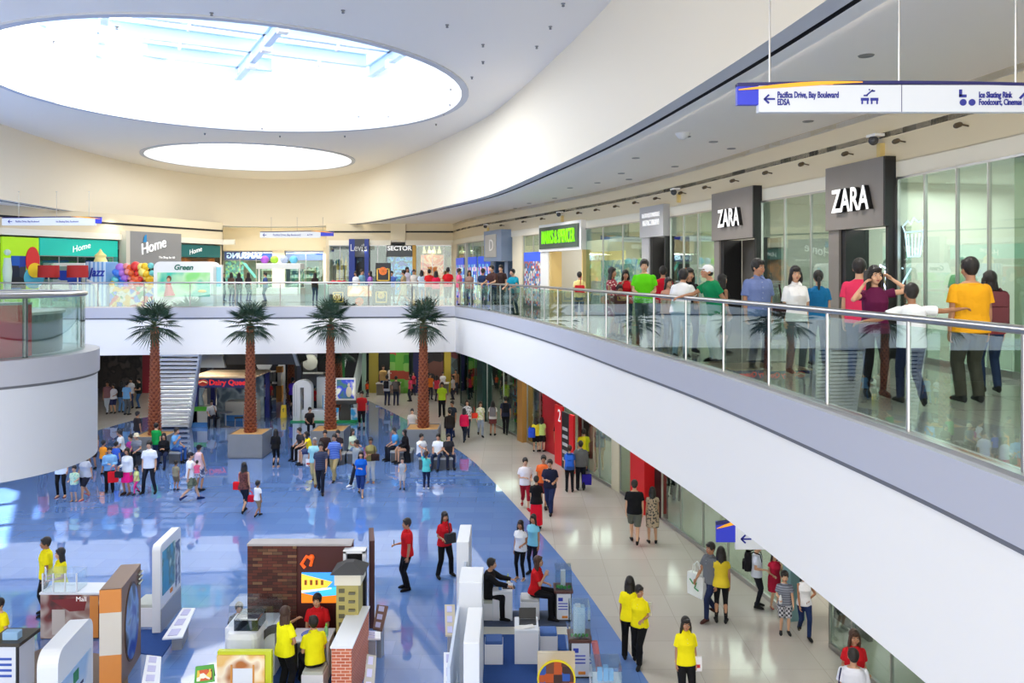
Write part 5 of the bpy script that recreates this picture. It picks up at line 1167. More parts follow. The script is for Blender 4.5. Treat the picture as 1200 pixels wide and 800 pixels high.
mm = MB(); mm.box(1.468, -.038, 0, 1.473, -.034, .25); mm.build('joint_line', sgn, pn)
r, pn = dir_sign(atd(839, 643, 17.0), 2.2, 'hanging direction sign with a blue tab over the ground floor corridor', [.3, 1.4], ZU, hgt=.6, tab=.4); arrow(pn, .62, .22, .2, 0)
text('EDSA', (.85, -.04, .3), .18, ink, pn, ext=.003, align='LEFT')
r, pn = dir_sign(atd(3, 264, 30.0), 116 / F * 30, 'faint hanging direction sign at the far upper left', [.6, 2.0, 3.2], ZW, flip=True, hgt=.32, tab=.22); arrow(pn, .3, .14, .14, 0)
for x0, t in ((.5, 'Pacifica Drive, Bay Boulevard'), (2.0, 'Ice Skating Rink, Foodcourt')): text(t, (x0, -.04, .14), .1, ink, pn, ext=.003, xs=.75, align='LEFT')
r, pn = dir_sign(atd(305, 278.5, 44.0), 86 / F * 44, 'distant hanging direction sign in front of the lit cream recess', [.6, 2.0, 3.4], ZW, flip=True, hgt=.36, tab=.7); arrow(pn, .25, .15, .18, 0)
text('Pacifica Drive, Bay Boulevard', (1.45, -.04, .15), .17, ink, pn, ext=.003, xs=.75); text('ATM', (2.7, -.04, .15), .15, ink, pn, ext=.003)
for i, (px, py) in enumerate(((1015, 65), (947, 142), (857, 174), (836, 166), (804, 160), (791, 195), (745, 185), (737, 210), (728, 203), (700, 214), (668, 220), (650, 232), (620, 238), (604, 244))):
    dd = (ZW - CZ) * F / (HZ - py); x, y, z = (px - 600) / F * dd, dd, ZW
    mm = MB(); mm.lathe([(.0, -.004), (.06, -.004), (.1, -.012), (.11, .0), (.11, .02)], (x, y, z), 16); tag(mm.build('downlight', mat('downlight_trim', (120, 120, 118), .4), None, True), 'small round recessed downlight in the grey walkway ceiling', 'downlight', 'downlights in the walkway ceiling')
x, y = (800 - 600) / F * 17.5, 17.5; mm = MB(); mm.lathe([(.03, -.14), (.1, -.1), (.15, -.03), (.16, 0)], (x, y, ZW), 16); tag(mm.build('dome_speaker', mat('dome_white', (214, 214, 212), .4), None, True), 'pale half dome fitting hanging from the grey walkway ceiling', 'dome')
for i, (px, py) in enumerate(((63, 48), (137, 31), (248, 15), (402, 12), (524, 29), (645, 31), (660, 4), (566, 52), (629, 54), (566, 72), (553, 90), (528, 104), (527, 122), (520, 133), (511, 145), (455, 136), (240, 156), (328, 159), (404, 159), (420, 136), (307, 150))):
    dd = (ZC - CZ) * F / (HZ - py); x, y, z = (px - 600) / F * dd, dd, ZC
    mm = MB(); mm.lathe([(.01, -.08), (.035, -.07), (.025, -.02), (.05, -.01), (.05, 0)], (x, y, z), 10); tag(mm.build('sprinkler_head', mat('sprinkler_grey', (130, 130, 132), .5), None, True), 'tiny grey sprinkler head dotted on the main atrium ceiling', 'sprinkler', 'sprinkler heads on the atrium ceiling')
def pp(px, yh, yf=None, d=None, lvl=0, h=None, **kw):
    fl = UP + .012 if lvl else .006
    if d is None: d = (CZ - fl) * F / (yf - HZ)
    if h is None: h = (CZ - (yh - HZ) / F * d) - fl; h = max(.75, min(1.82, h))
    sc = F / d; v = .0095 if sc > 66 else (.0135 if sc > 38 else .018)
    kw.setdefault('vox', v); kw.setdefault('skin', int(px) % 4)
    if h < 1.35: kw.setdefault('child', True)
    return person(((px - 600) / F * d, d, fl), h=h, **kw)
wh, bk_, nv, gr, rd, yl, bl = (236, 238, 240), (26, 26, 30), (30, 36, 66), (110, 112, 116), (206, 26, 34), (250, 232, 20), (40, 100, 190)
jn, jl, kh = (44, 58, 92), (110, 132, 168), (176, 156, 112)
def ppl(rows, **common):
    out = []
    for r in rows:
        d = dict(common); d.update(r); out.append(pp(**d))
    return out
a = pp(888, 305, d=12.8, lvl=1, face=12, sex='m', top=('shirt', (112, 128, 176)), bot=('jeans', (40, 44, 60)), arms=('down', 'down'), wgt=1.12, headyaw=25, label='man in a loose blue button shirt standing at the rail of the upper walkway', skin=1)
b = pp(932, 313, d=12.3, lvl=1, face=5, sex='f', top=('shirt', (244, 244, 244)), bot=('jeans', (96, 100, 108)), hair='bob', arms=('down', 'down'), headyaw=-10, label='woman in a white button blouse with a dark shoulder strap beside the man in blue', skin=3)
prop(b, 'sling', (40, 24, 26), 'dark shoulder bag of the woman in the white button blouse', where=(-.2, .02, 1.0))
pp(959, 318, d=13.3, lvl=1, face=165, sex='f', top=('tee', (24, 108, 160)), bot=('jeans', (50, 66, 96)), hair='pony', arms=('bent', 'down'), label='woman with a ponytail in a teal blue top seen from behind')
c = pp(1025, 313, d=9.95, lvl=1, face=-8, sex='f', top=('fit', (96, 26, 66)), bot=('leggings', (28, 26, 30)), hair='long', arms=('head', 'phone'), pose='stand', headyaw=8, label='woman in a plum top on the phone with one hand in her hair', skin=3, vox=.008)
prop(c, 'phone', black, 'black phone held at the ear of the woman in plum', where=(-.112, -.035, 1.53))
pp(1007, 305, d=11.2, lvl=1, face=150, sex='m', top=('tee', (236, 60, 100)), bot=('jeans', jn), arms=('down', 'down'), label='man in a hot pink tee partly hidden behind the woman in plum')
e = pp(1068, 332, d=9.3, lvl=1, face=176, sex='m', child=False, top=('tee', (238, 240, 244)), bot=('jeans', (38, 44, 74)), arms=('outlow', 'out'), pose='walk', label='boy in a white tee seen from behind stretching one arm to the man in yellow', skin=2, vox=.008)
f = pp(1137, 304, d=9.5, lvl=1, face=178, sex='m', top=('tee', (236, 168, 30)), bot=('trousers', (74, 70, 62)), arms=('down', 'down'), wgt=1.14, label='heavy man in a mustard yellow tee seen from behind at upper right', skin=1, vox=.008)
g = pp(1160, 319, d=10.3, lvl=1, face=170, sex='f', top=('fit', (150, 70, 76)), bot=('jeans', jn), hair='long', arms=('hip', 'down'), label='woman in a dusty maroon top beside the man in mustard yellow')
prop(g, 'backpack', (110, 60, 66), 'maroon backpack on the woman beside the man in mustard yellow', where=(0, .12, 1.2))
h1 = pp(840, 309, d=13.7, lvl=1, face=-80, sex='m', top=('tee', (14, 130, 80)), bot=('trousers', (206, 208, 206)), hair='cap', arms=('swingb', 'reach'), lean=14, pose='stand', label='man in a green tee and white cap leaning his arm on the rail', skin=1)
headwear(h1, 'cap', (232, 232, 232))
pp(797, 328, d=14.4, lvl=1, face=150, sex='m', h=1.6, top=('tee', (238, 238, 238)), bot=('jeans', (150, 170, 190)), arms=('rail', 'rail'), lean=18, label='man in a white tee bent over the rail beside the man in green and cap', skin=1)
pp(808, 315, d=15.4, lvl=1, face=10, sex='f', top=('fit', (30, 28, 32)), bot=('jeans', jn), hair='long', arms=('down', 'down'), label='long haired woman in black facing forward between the white tee and the green tee')
pp(846, 322, d=15.2, lvl=1, face=110, sex='f', top=('tank', (34, 22, 24)), bot=('leggings', bk_), hair='long', label='woman in a black sleeveless top half hidden behind the man in the cap')
pp(783, 326, d=16.5, lvl=1, face=20, sex='f', top=('tee', (200, 150, 130)), bot=('jeans', jn), hair='bob', label='short haired girl peeking from behind the bent man in white')
pp(777, 313, d=19, lvl=1, face=170, sex='m', top=('tee', (196, 20, 44)), bot=('jeans', jn), label='man in a red tee seen from behind at the pale grey portal')
pp(755, 305, d=17.4, lvl=1, face=-10, sex='m', top=('tee', (96, 208, 20)), bot=('trousers', (90, 96, 104)), arms=('bent', 'bent'), wgt=1.1, label='man in a bright lime tee with both forearms raised behind the rail', skin=3)
pp(717, 314, d=19.2, lvl=1, face=60, sex='f', top=('dress', (150, 40, 60), 'dots', (230, 200, 190)), bot=('none', wh), hair='long', label='long haired woman in a red patterned dress left of the man in lime')
pp(733, 317, d=19.8, lvl=1, face=0, sex='f', top=('tee', (190, 24, 36)), bot=('jeans', jn), hair='bob', arms=('chin', 'chin'), label='woman in red with both hands raised to her face on the upper walkway')
pp(726, 336, d=19.0, lvl=1, face=10, sex='m', top=('tee', (120, 60, 60)), bot=('shorts', jn), label='small child between the patterned dress and the lime tee on the upper walkway')
k_ = pp(679, 319, d=25.5, lvl=1, face=185, sex='f', top=('tee', (240, 226, 150)), bot=('capri', (60, 70, 90)), hair='bun', label='woman in pale yellow seen from behind before the warm lit doorway')
prop(k_, 'sling', (190, 30, 40), 'red bag on the back of the woman in pale yellow', where=(.02, .16, 1.12))
pp(604, 315, d=29.3, lvl=1, face=-40, sex='m', top=('tee', (20, 140, 160)), bot=('jeans', (36, 50, 80)), arms=('rail', 'rail'), lean=14, label='man in a teal tee leaning on the far part of the curved rail')
pp(579, 310, d=32.3, lvl=1, face=-40, sex='m', top=('shirt', (66, 40, 36)), bot=('jeans', (40, 44, 50)), arms=('rail', 'rail'), lean=12, label='man in a dark brown shirt leaning on the rail left of the teal tee')
pp(587, 310, d=33.2, lvl=1, face=-20, sex='m', top=('tee', (50, 34, 34)), bot=('jeans', (40, 44, 50)), label='man in black standing directly behind the brown shirt at the far rail')
pp(566, 315, d=35.2, lvl=1, face=150, sex='m', top=('tee', (32, 46, 80)), bot=('jeans', jn), wgt=1.1, label='heavy man in a navy tee with his back to the far rail corner')
pp(550, 317, d=37.5, lvl=1, face=0, sex='f', top=('tee', (150, 120, 110)), bot=('jeans', jn), hair='bob', label='short haired person in tan just right of the rail corner')
pp(538, 315, d=38.4, lvl=1, face=90, sex='m', top=('tee', (240, 110, 150)), bot=('trousers', (210, 190, 190)), label='person in a pink tee at the corner of the far walkway')
pp(525, 314, d=38.6, lvl=1, face=180, sex='m', top=('tee', (214, 30, 40)), bot=('capri', (30, 30, 34)), label='man in a red tee and black capris near the far corner')
pp(511, 318, d=37.6, lvl=1, face=180, sex='f', top=('tee', (220, 30, 70)), bot=('trousers', (38, 36, 44)), hair='long', label='long haired woman in crimson seen from behind at the far rail')
pp(503, 316, d=40, lvl=1, face=190, sex='m', top=('tee', (226, 40, 44)), bot=('trousers', (36, 30, 34)), label='man in red just behind the long haired woman in crimson')
pp(494, 317, d=42, lvl=1, face=175, sex='f', top=('tee', (204, 220, 236)), bot=('jeans', jl), hair='bob', label='dark haired woman in pale blue looking at the orange poster')
pp(485, 316, d=43, lvl=1, face=10, sex='f', top=('tee', (238, 230, 220)), bot=('jeans', jn), hair='short', label='woman in cream facing forward left of the pale blue one')
pp(473, 316, d=38.2, lvl=1, face=-90, sex='f', top=('dress', (178, 160, 120)), bot=('none', wh), hair='bun', pose='stride', arms=('swingf', 'swingb'), label='woman in a khaki dress striding left along the far walkway')
pp(477, 313, d=43, lvl=1, face=30, sex='f', top=('tee', (214, 206, 220)), bot=('jeans', jn), hair='bob', label='person in pale lilac just behind the striding khaki dress')
pp(459, 318, d=42, lvl=1, face=20, sex='m', top=('tee', (90, 120, 200)), bot=('jeans', jn), label='person in blue in front of the blue splash poster')
pp(434, 318, d=41, lvl=1, face=-70, sex='f', top=('tee', (170, 110, 190)), bot=('jeans', jn), hair='bob', label='person in violet behind the screen counter')
pp(424, 316, d=41.5, lvl=1, face=60, sex='m', top=('tee', (130, 180, 200)), bot=('jeans', jn), label='person in light teal behind the screen counter')
pp(417, 318, d=40.5, lvl=1, face=-30, sex='f', top=('tee', (232, 232, 236)), bot=('jeans', jn), hair='bob', label='person in white behind the left part of the screen counter')
for px, top, hr, fc, lab in ((261, (40, 44, 50), 'long', 90, 'dark clothed shopper at the extreme left of the pale display table'), (271, (90, 70, 60), 'long', 170, 'brown clothed shopper at the pale display table'), (280, (50, 44, 50), 'bob', 190, 'shopper in charcoal second from the right of the table trio'), (291, (44, 40, 46), 'long', 160, 'long haired shopper in black at the right end of the table trio'), (311, (60, 80, 130), 'bun', -60, 'shopper in blue bending over the far white showcase'), (369, (44, 34, 34), 'long', 180, 'dark haired shopper in black at the small pale table')):
    pp(px, 316, d=43.4 if px != 311 else 42.8, lvl=1, h=1.52, face=fc, sex='f', top=('tee', top), bot=('jeans', jn), hair=hr, arms=('bent', 'bent') if px == 311 else ('down', 'down'), label=lab)
pp(33, 317, d=38.0, lvl=1, face=170, sex='f', top=('tee', (250, 226, 30)), bot=('jeans', jn), hair='long', label='person in bright yellow by the lime green shop front')
pp(20, 319, d=38.4, lvl=1, face=60, sex='m', top=('tee', (60, 70, 170)), bot=('jeans', (120, 110, 160)), label='person in indigo blue beside the big red lamp')
pp(40, 318, d=40.4, lvl=1, face=0, sex='f', top=('tee', (200, 40, 36)), bot=('jeans', jn), hair='long', label='person in red in front of the lime green shop front')
mq = mat('mannequin_shell', (214, 220, 206), .4)
for px, d, top, lab in ((1012, 16.2, (240, 210, 30), 'mannequin with a yellow scarf behind the near taupe portal'), (1040, 15.6, (230, 180, 140), 'mannequin in beige beside the neon teapot'), (1129, 14.0, (190, 214, 200), 'tall pale mannequin in the window behind the man in mustard yellow')):
    pp(px, 292, d=d, lvl=1, h=1.8, face=-20, sex='f', name='mannequin', cat='mannequin', hair=None, top=('tee', top), bot=('trousers', (200, 205, 196)), body_mat=mq, shoes=None, label=lab)
G = [
 dict(px=72, yh=515, yf=582, face=10, sex='f', top=('tunic', (214, 224, 236)), bot=('leggings', (20, 20, 22)), hair='bob', arms=('down', 'bent'), label='woman in a white top and black leggings just under the rounded balcony', shoes=('sandal', (120, 70, 60))),
 dict(px=100, yh=530, yf=584, face=-20, sex='f', top=('tee', (176, 180, 190)), bot=('shorts', (28, 30, 44)), hair='bob', wgt=1.2, arms=('swingb', 'swingf'), pose='walk', label='heavy woman in a grey tee and long navy shorts beside the child in pale green', shoes=('sandal', (200, 30, 40))),
 dict(px=87, yh=547, yf=587, face=5, sex='m', top=('tee', (196, 220, 190), 'dots', (140, 200, 180)), bot=('shorts', (90, 120, 160)), arms=('bent', 'bent'), label='child in a pale green tee and denim shorts under the balcony', shoes=('sandal', bk_)),
 dict(px=109, yh=500, yf=549, face=0, sex='m', top=('tee', (90, 66, 50)), bot=('shorts', (60, 44, 36)), label='man in brown shorts standing behind the heavy woman in grey'),
 dict(px=51, yh=500, yf=554, face=0, sex='f', top=('tee', (150, 60, 50)), bot=('trousers', (60, 40, 40)), label='person almost wholly hidden behind the rounded balcony', hair='bob'),
 dict(px=128.5, yh=524, yf=576, face=20, sex='m', top=('jacket', (128, 178, 222)), bot=('trousers', bk_), arms=('bent', 'front'), label='man in a light blue jacket and black trousers with a red bag'),
 dict(px=149, yh=525, yf=579, face=-10, sex='f', top=('long', (222, 226, 230)), bot=('skirt', (236, 30, 130)), hair='bob', arms=('down', 'bent'), label='woman in a white top and a bright magenta skirt', shoes=('shoe', (60, 40, 30))),
 dict(px=160, yh=546, yf=578.5, face=-30, sex='f', top=('tee', (220, 232, 150)), bot=('leggings', (226, 60, 140)), hair='bob', pose='walk', arms=('swingf', 'down'), label='small girl in a lemon top and pink leggings'),
 dict(px=175, yh=517, yf=577.5, face=5, sex='m', top=('shirt', (228, 232, 240)), bot=('jeans', (28, 32, 42)), arms=('down', 'down'), pose='wide', label='man in a white short sleeved shirt and dark jeans in front of the first planter'),
 dict(px=206, yh=541, yf=574, face=170, sex='m', top=('tee', (146, 140, 118)), bot=('shorts', (120, 104, 84)), label='boy in khaki seen from behind holding out his hand'),
 dict(px=223, yh=529, yf=586.5, face=120, sex='m', top=('tee', (236, 240, 244)), bot=('shorts', (128, 134, 106), 'camo', (90, 98, 74)), hair='cap', pose='stride', arms=('bent', 'swingb'), label='man in a long white tee and camouflage shorts carrying a child', shoes=('shoe', (24, 40, 90))),
 dict(px=233, yh=521, yf=575, face=160, sex='f', top=('tank', (232, 196, 200)), bot=('shorts', (70, 80, 120), 'camo', (220, 220, 226)), hair='cap', arms=('down', 'side'), label='woman in a white and pink top with patterned shorts behind the camouflage shorts'),
 dict(px=286, yh=541, yf=600.5, face=172, sex='f', top=('tank', (110, 60, 56), 'dots', (70, 36, 34)), bot=('leggings', (30, 36, 52)), hair='long', arms=('down', 'down'), pose='walk', label='long haired woman in a brown halter top walking away with a red shoulder bag', skin=3),
 dict(px=302, yh=564, yf=605, face=150, sex='m', top=('tee', (236, 238, 240)), bot=('shorts', (150, 130, 100)), pose='walk', arms=('swingf', 'down'), label='toddler in a white tee beside the woman with the red shoulder bag'),
 dict(px=323, yh=503, yf=547, face=178, sex='f', top=('long', (18, 18, 22)), bot=('leggings', (18, 18, 22)), hair='long', arms=('front', 'front'), label='woman all in black with a yellow hem seen from behind beside the plain planter', shoes=('sandal', (200, 160, 130))),
 dict(px=369, yh=512, yf=568, face=0, sex='m', top=('tee', (150, 206, 216)), bot=('trousers', (186, 172, 126)), hair='buzz', hairm=hair_g, pose='walk', label='balding man in a pale aqua tee and khaki trousers', shoes=('shoe', (90, 60, 40))),
 dict(px=376, yh=518, yf=578, face=8, sex='m', top=('tee', (24, 30, 60), 'stripe', (60, 70, 100)), bot=('jeans', (26, 30, 44)), pose='walk', arms=('swingf', 'swingb'), label='man in a navy tee with pale lettering walking toward the camera'),
 dict(px=392, yh=508, yf=563, face=-12, sex='m', top=('polo', (40, 84, 190), 'stripe', (120, 150, 220)), bot=('trousers', (180, 160, 112)), pose='walk', arms=('swingb', 'swingf'), label='man in a blue striped polo and khaki trousers'),
 dict(px=423, yh=528, yf=581, face=5, sex='f', top=('tee', (20, 96, 200)), bot=('capri', (28, 52, 110)), hair='bob', arms=('down', 'front'), pose='walk', wgt=1.12, label='woman in a bright blue top and navy capris', shoes=('sandal', (90, 70, 50))),
 dict(px=418, yh=515, yf=568, face=-50, sex='m', top=('tee', (150, 158, 164)), bot=('trousers', (34, 36, 50)), pose='stride', label='man in a grey tee half hidden behind the woman in bright blue', shoes=('shoe', (226, 226, 226))),
 dict(px=434.5, yh=513, yf=565, face=0, sex='f', top=('tee', (142, 134, 84)), bot=('trousers', (206, 206, 200)), hair='bun', arms=('front', 'bent'), label='woman in an olive top and pale trousers holding a dark bag', shoes=('sandal', (190, 140, 110))),
 dict(px=471.5, yh=537, yf=573, face=0, sex='m', top=('tank', (168, 178, 190)), bot=('shorts', (190, 190, 196)), arms=('bent', 'bent'), label='small boy in a grey sleeveless top on the blue floor', shoes=('shoe', (40, 40, 40))),
 dict(px=499.5, yh=530, yf=573, face=178, sex='f', top=('tee', (90, 200, 200)), bot=('jeans', (32, 40, 70)), hair='pony', hairm=hair_b, arms=('up', 'bent'), label='small girl in an aqua top with one arm raised', shoes=('shoe', (220, 220, 220))),
 dict(px=544, yh=478, yf=518, face=165, sex='f', top=('jacket', (214, 26, 76)), bot=('jeans', (34, 40, 56)), hair='long', pose='walk', label='woman in a raspberry jacket walking away behind the men in white'),
 dict(px=530, yh=470, yf=512, face=-30, sex='m', top=('tee', (40, 44, 52)), bot=('jeans', (40, 50, 80)), label='man in charcoal standing left of the raspberry jacket'),
 dict(px=527, yh=480, yf=522, face=200, sex='m', top=('jacket', (40, 34, 32)), bot=('jeans', (30, 44, 84)), hair='short', label='man in a dark brown jacket with his back turned right of the bench'),
 dict(px=547.5, yh=468, yf=511, face=0, sex='f', top=('tee', (226, 226, 228), 'dots', (60, 60, 66)), bot=('jeans', (40, 48, 64)), hair='long', pose='walk', label='woman in a white patterned tee walking forward in the corridor'),
 dict(px=563, yh=470, yf=511, face=10, sex='f', top=('tee', (232, 226, 210), 'dots', (180, 200, 80)), bot=('jeans', (150, 160, 174)), hair='bob', hairm=hair_b, pose='walk', label='woman in a pale tee and light jeans with a red bag in the corridor'),
 dict(px=577.5, yh=470, yf=510, face=178, sex='f', top=('tee', (226, 224, 220)), bot=('miniskirt', (100, 50, 50)), hair='bob', label='woman in white with a small grey backpack and maroon skirt'),
 dict(px=592.5, yh=463, yf=509, face=178, sex='m', top=('tee', (40, 44, 66)), bot=('jeans', (24, 24, 32)), pose='walk', label='tall man in navy with a black backpack walking away in the corridor'),
 dict(px=518, yh=448, yf=488, face=0, sex='m', top=('polo', (176, 206, 40)), bot=('trousers', (24, 24, 30)), label='man in a lime yellow polo and black trousers behind the rightmost palm'),
 dict(px=453.5, yh=440, yf=475, face=175, sex='m', top=('tee', (200, 204, 206)), bot=('jeans', (30, 38, 66)), label='man with a black rucksack, left one of the pair near the lime panel'),
 dict(px=464, yh=441, yf=475, face=180, sex='m', top=('tee', (60, 56, 56)), bot=('jeans', (30, 36, 56)), label='man with a grey rucksack, right one of the pair near the lime panel', wgt=1.1),
 dict(px=424, yh=458, yf=502, face=0, sex='m', top=('tee', (206, 40, 40)), bot=('capri', (26, 24, 28)), hair='short', label='person in red and black standing right of the screen stand'),
 dict(px=343, yh=441, yf=481, face=170, sex='f', top=('tee', (100, 60, 200)), bot=('leggings', (22, 22, 28)), hair='pony', arms=('down', 'reach'), label='woman in a violet tee behind the white rounded booth'),
 dict(px=437, yh=424, yf=459, face=-80, sex='m', top=('tee', (34, 34, 44)), bot=('shorts', (60, 66, 90)), pose='walk', label='man in black and grey shorts walking at the back wall'),
 dict(px=419, yh=425, yf=459, face=170, sex='m', top=('tee', (80, 84, 90)), bot=('jeans', (50, 54, 60)), label='man in grey before the white streaked wall'),
 dict(px=449, yh=426, yf=462, face=20, sex='m', top=('tee', (170, 140, 90)), bot=('jeans', jn), label='man in tan beside the lime block panel'),
 dict(px=458, yh=428, yf=460, face=-20, sex='f', top=('tee', (220, 214, 206)), bot=('jeans', jn), hair='bob', label='woman in cream close to the lime block panel'),
 dict(px=126, yh=446, yf=484, face=5, sex='m', top=('tee', (150, 110, 110), 'stripe', (110, 60, 66)), bot=('jeans', (180, 190, 200)), pose='walk', label='man in a dusky striped tee at the left of the far left group'),
 dict(px=133, yh=450, yf=484, face=0, sex='f', top=('tee', (230, 228, 232)), bot=('shorts', (40, 44, 80)), hair='bob', arms=('bent', 'down'), label='woman in a white tee and navy shorts in the far left group'),
 dict(px=142, yh=446, yf=483, face=180, sex='f', top=('tee', (40, 44, 50)), bot=('jeans', (90, 130, 180)), hair='bob', label='person in black and light jeans in the far left group'),
 dict(px=148.5, yh=447, yf=486, face=170, sex='m', top=('tee', (120, 180, 236)), bot=('jeans', (90, 96, 104)), label='man in a sky blue tee seen from behind in the far left group'),
 dict(px=153.5, yh=443, yf=478, face=0, sex='f', top=('tee', (226, 228, 232)), bot=('jeans', (60, 70, 100)), hair='pony', label='woman in white at the back of the far left group'),
 dict(px=163, yh=443, yf=478, face=-60, sex='m', top=('tee', (26, 34, 36)), bot=('jeans', (50, 84, 130)), arms=('bent', 'bent'), label='man in black with blue jeans next to the first palm trunk'),
 dict(px=628, yh=490, yf=529, face=175, sex='f', top=('tee', (246, 226, 60)), bot=('shorts', (24, 24, 28)), hair='bob', label='girl in a yellow tee and black shorts with a blue bag'),
 dict(px=635, yh=489, yf=529, face=160, sex='f', top=('tee', (190, 214, 120)), bot=('shorts', (26, 26, 30)), hair='bob', arms=('bent', 'down'), label='girl in a pale lime tee right beside the girl in yellow'),
 dict(px=642, yh=484, yf=522, face=178, sex='m', top=('tee', (22, 140, 76)), bot=('shorts', (110, 112, 108)), label='boy in a green tee seen from behind at the red shop'),
 dict(px=657, yh=486, yf=541, face=175, sex='m', top=('tee', (26, 24, 28)), bot=('jeans', (66, 74, 92)), wgt=1.15, pose='walk', label='big man in a black tee and grey jeans walking away beside the red standee'),
 dict(px=655, yh=476, yf=524, face=0, sex='m', top=('tee', (170, 150, 136)), bot=('jeans', (60, 60, 66)), label='man in beige behind the big man in black'),
 dict(px=615.5, yh=536, yf=596, face=8, sex='m', top=('tee', (236, 232, 236)), bot=('capri', (150, 20, 40)), pose='walk', arms=('bent', 'front'), label='man in a white tee with a red scarf and crimson long shorts', shoes=('shoe', (180, 40, 50))),
 dict(px=637, yh=533, yf=594, face=-5, sex='m', top=('tee', (240, 110, 50)), bot=('shorts', (120, 40, 40)), pose='walk', label='man in an orange tee just behind the navy polo'),
 dict(px=644.5, yh=538, yf=601, face=-15, sex='m', top=('polo', (28, 32, 56)), bot=('trousers', (34, 44, 84)), pose='walk', arms=('bent', 'front'), wgt=1.12, label='man in a navy polo and blue trousers with his hands before him'),
 dict(px=628.5, yh=558, yf=620, face=176, sex='f', top=('tee', (24, 22, 26)), bot=('longskirt', (226, 20, 44)), hair='bun', pose='stand', arms=('bent', 'bent'), label='woman in a black tee and a long scarlet skirt walking away'),
 dict(px=667.5, yh=522, yf=576, face=176, sex='f', top=('tee', (60, 100, 170)), bot=('jeans', (24, 26, 34)), hair='short', hairm=hair_b, label='woman in blue with a bright blue backpack walking away'),
 dict(px=680.5, yh=517, yf=574, face=178, sex='m', top=('jacket', (104, 108, 110)), bot=('trousers', (26, 28, 38)), label='man in a grey jacket with a blue bag in his hand walking away'),
 dict(px=743.5, yh=562, yf=636, face=172, sex='m', top=('tee', (20, 20, 24)), bot=('shorts', (96, 100, 92)), pose='walk', arms=('down', 'down'), wgt=1.1, label='man in a black tee and olive grey shorts walking away by the red column'),
 dict(px=764.5, yh=571, yf=636, face=176, sex='f', top=('dress', (170, 150, 126), 'dots', (70, 66, 60)), bot=('none', wh), hair='bob', label='woman in a short beige and grey patterned dress beside the man in black', shoes=('shoe', (30, 26, 26))),
 dict(px=833, yh=635, yf=725, face=-60, sex='m', top=('polo', (108, 112, 118)), bot=('jeans', (30, 40, 74)), pose='walk', arms=('down', 'fwdlow'), label='man in a grey polo carrying a big white shopping bag with a green strap', shoes=('shoe', (70, 40, 36))),
 dict(px=845, yh=641, yf=729, face=165, sex='f', top=('fit', (222, 196, 50)), bot=('leggings', (22, 22, 26)), hair='long', pose='stand', label='long haired woman in a yellow top behind the man with the big white bag'),
 dict(px=887, yh=636, yf=711, face=70, sex='m', top=('tee', (216, 222, 236)), bot=('jeans', (24, 26, 36)), arms=('down', 'bent'), label='man in a white tee with a black rucksack in front of the shop glass'),
 dict(px=907.5, yh=647, yf=711, face=10, sex='f', top=('dress', (190, 34, 66)), bot=('none', wh), hair='bob', arms=('chin', 'bent'), label='girl in a crimson dress with hands at her face', shoes=('sandal', (170, 60, 70))),
 dict(px=919.5, yh=672, yf=742, face=-10, sex='m', top=('tee', (140, 144, 158), 'stripe', (100, 106, 120)), bot=('shorts', (60, 60, 70), 'check', (200, 200, 206)), arms=('fwdlow', 'bent'), label='boy in a grey striped tee and checked shorts holding a drink'),
 dict(px=942.5, yh=668, yf=745, face=-5, sex='f', top=('tank', (240, 240, 242)), bot=('jeans', (32, 48, 88)), hair='bob', arms=('hip', 'swingf'), pose='walk', label='woman in a white sleeveless top and blue jeans by the dark doorway'),
 dict(px=610, yh=610, yf=678, face=-25, sex='f', top=('fit', (236, 238, 242)), bot=('leggings', (18, 18, 22)), hair='long', arms=('bent', 'down'), label='girl in a white tee with long hair beside the girl in light blue', shoes=('sandal', (220, 190, 170))),
 dict(px=625, yh=603, yf=672, face=-30, sex='f', top=('fit', (130, 204, 230)), bot=('leggings', (24, 28, 44)), hair='long', label='girl in a light blue tee with very long black hair'),
 dict(px=477, yh=608, yf=690, face=-70, sex='m', top=('polo', rd), bot=('trousers', (16, 16, 20)), arms=('down', 'bent'), pose='stand', label='man in a red polo and black trousers looking at his phone on the blue floor', shoes=('shoe', (16, 16, 18))),
 dict(px=521, yh=600, yf=675, face=30, sex='f', top=('polo', (204, 26, 40)), bot=('trousers', (18, 18, 22)), hair='long', arms=('bent', 'bent'), pose='wide', label='long haired woman in a red polo beside the white partition'),
 dict(px=738, yh=676, yf=772, face=172, sex='f', top=('polo', yl), bot=('trousers', (16, 16, 20)), hair='long', label='long haired woman in a yellow polo standing behind the shorter haired one'),
 dict(px=749.5, yh=685, yf=777, face=-30, sex='f', top=('polo', yl), bot=('trousers', (18, 18, 22)), hair='short', headyaw=60, arms=('bent', 'back'), pose='walk', label='person in a yellow polo holding papers behind the back beside the long haired woman'),
 dict(px=803.5, yh=727, d=14.25, h=1.56, face=3, sex='f', top=('polo', yl), bot=('trousers', (20, 20, 24)), hair='long', arms=('down', 'down'), label='woman in a yellow polo facing the camera with a leaflet in her hand', vox=.009, skin=1),
 dict(px=1001, yh=721, d=13.6, h=1.62, face=-5, sex='f', top=('tee', (196, 26, 36)), bot=('jeans', jn), hair='long', hairm=hair_b, arms=('bent', 'bent'), label='woman in a red tee behind the person with the navy shoulder bag', vox=.009),
 dict(px=1000, yh=741, d=12.9, h=1.62, face=168, sex='m', top=('tee', (222, 224, 234)), bot=('trousers', (224, 222, 222)), hair='short', arms=('down', 'down'), wgt=1.1, label='person in a loose white tee with a navy shoulder bag at the bottom right', vox=.009),
 dict(px=54, yh=626, d=18.1, h=1.7, face=-60, sex='m', top=('polo', yl), bot=('trousers', bk_), label='man in a yellow polo with his hand behind the picture counter'),
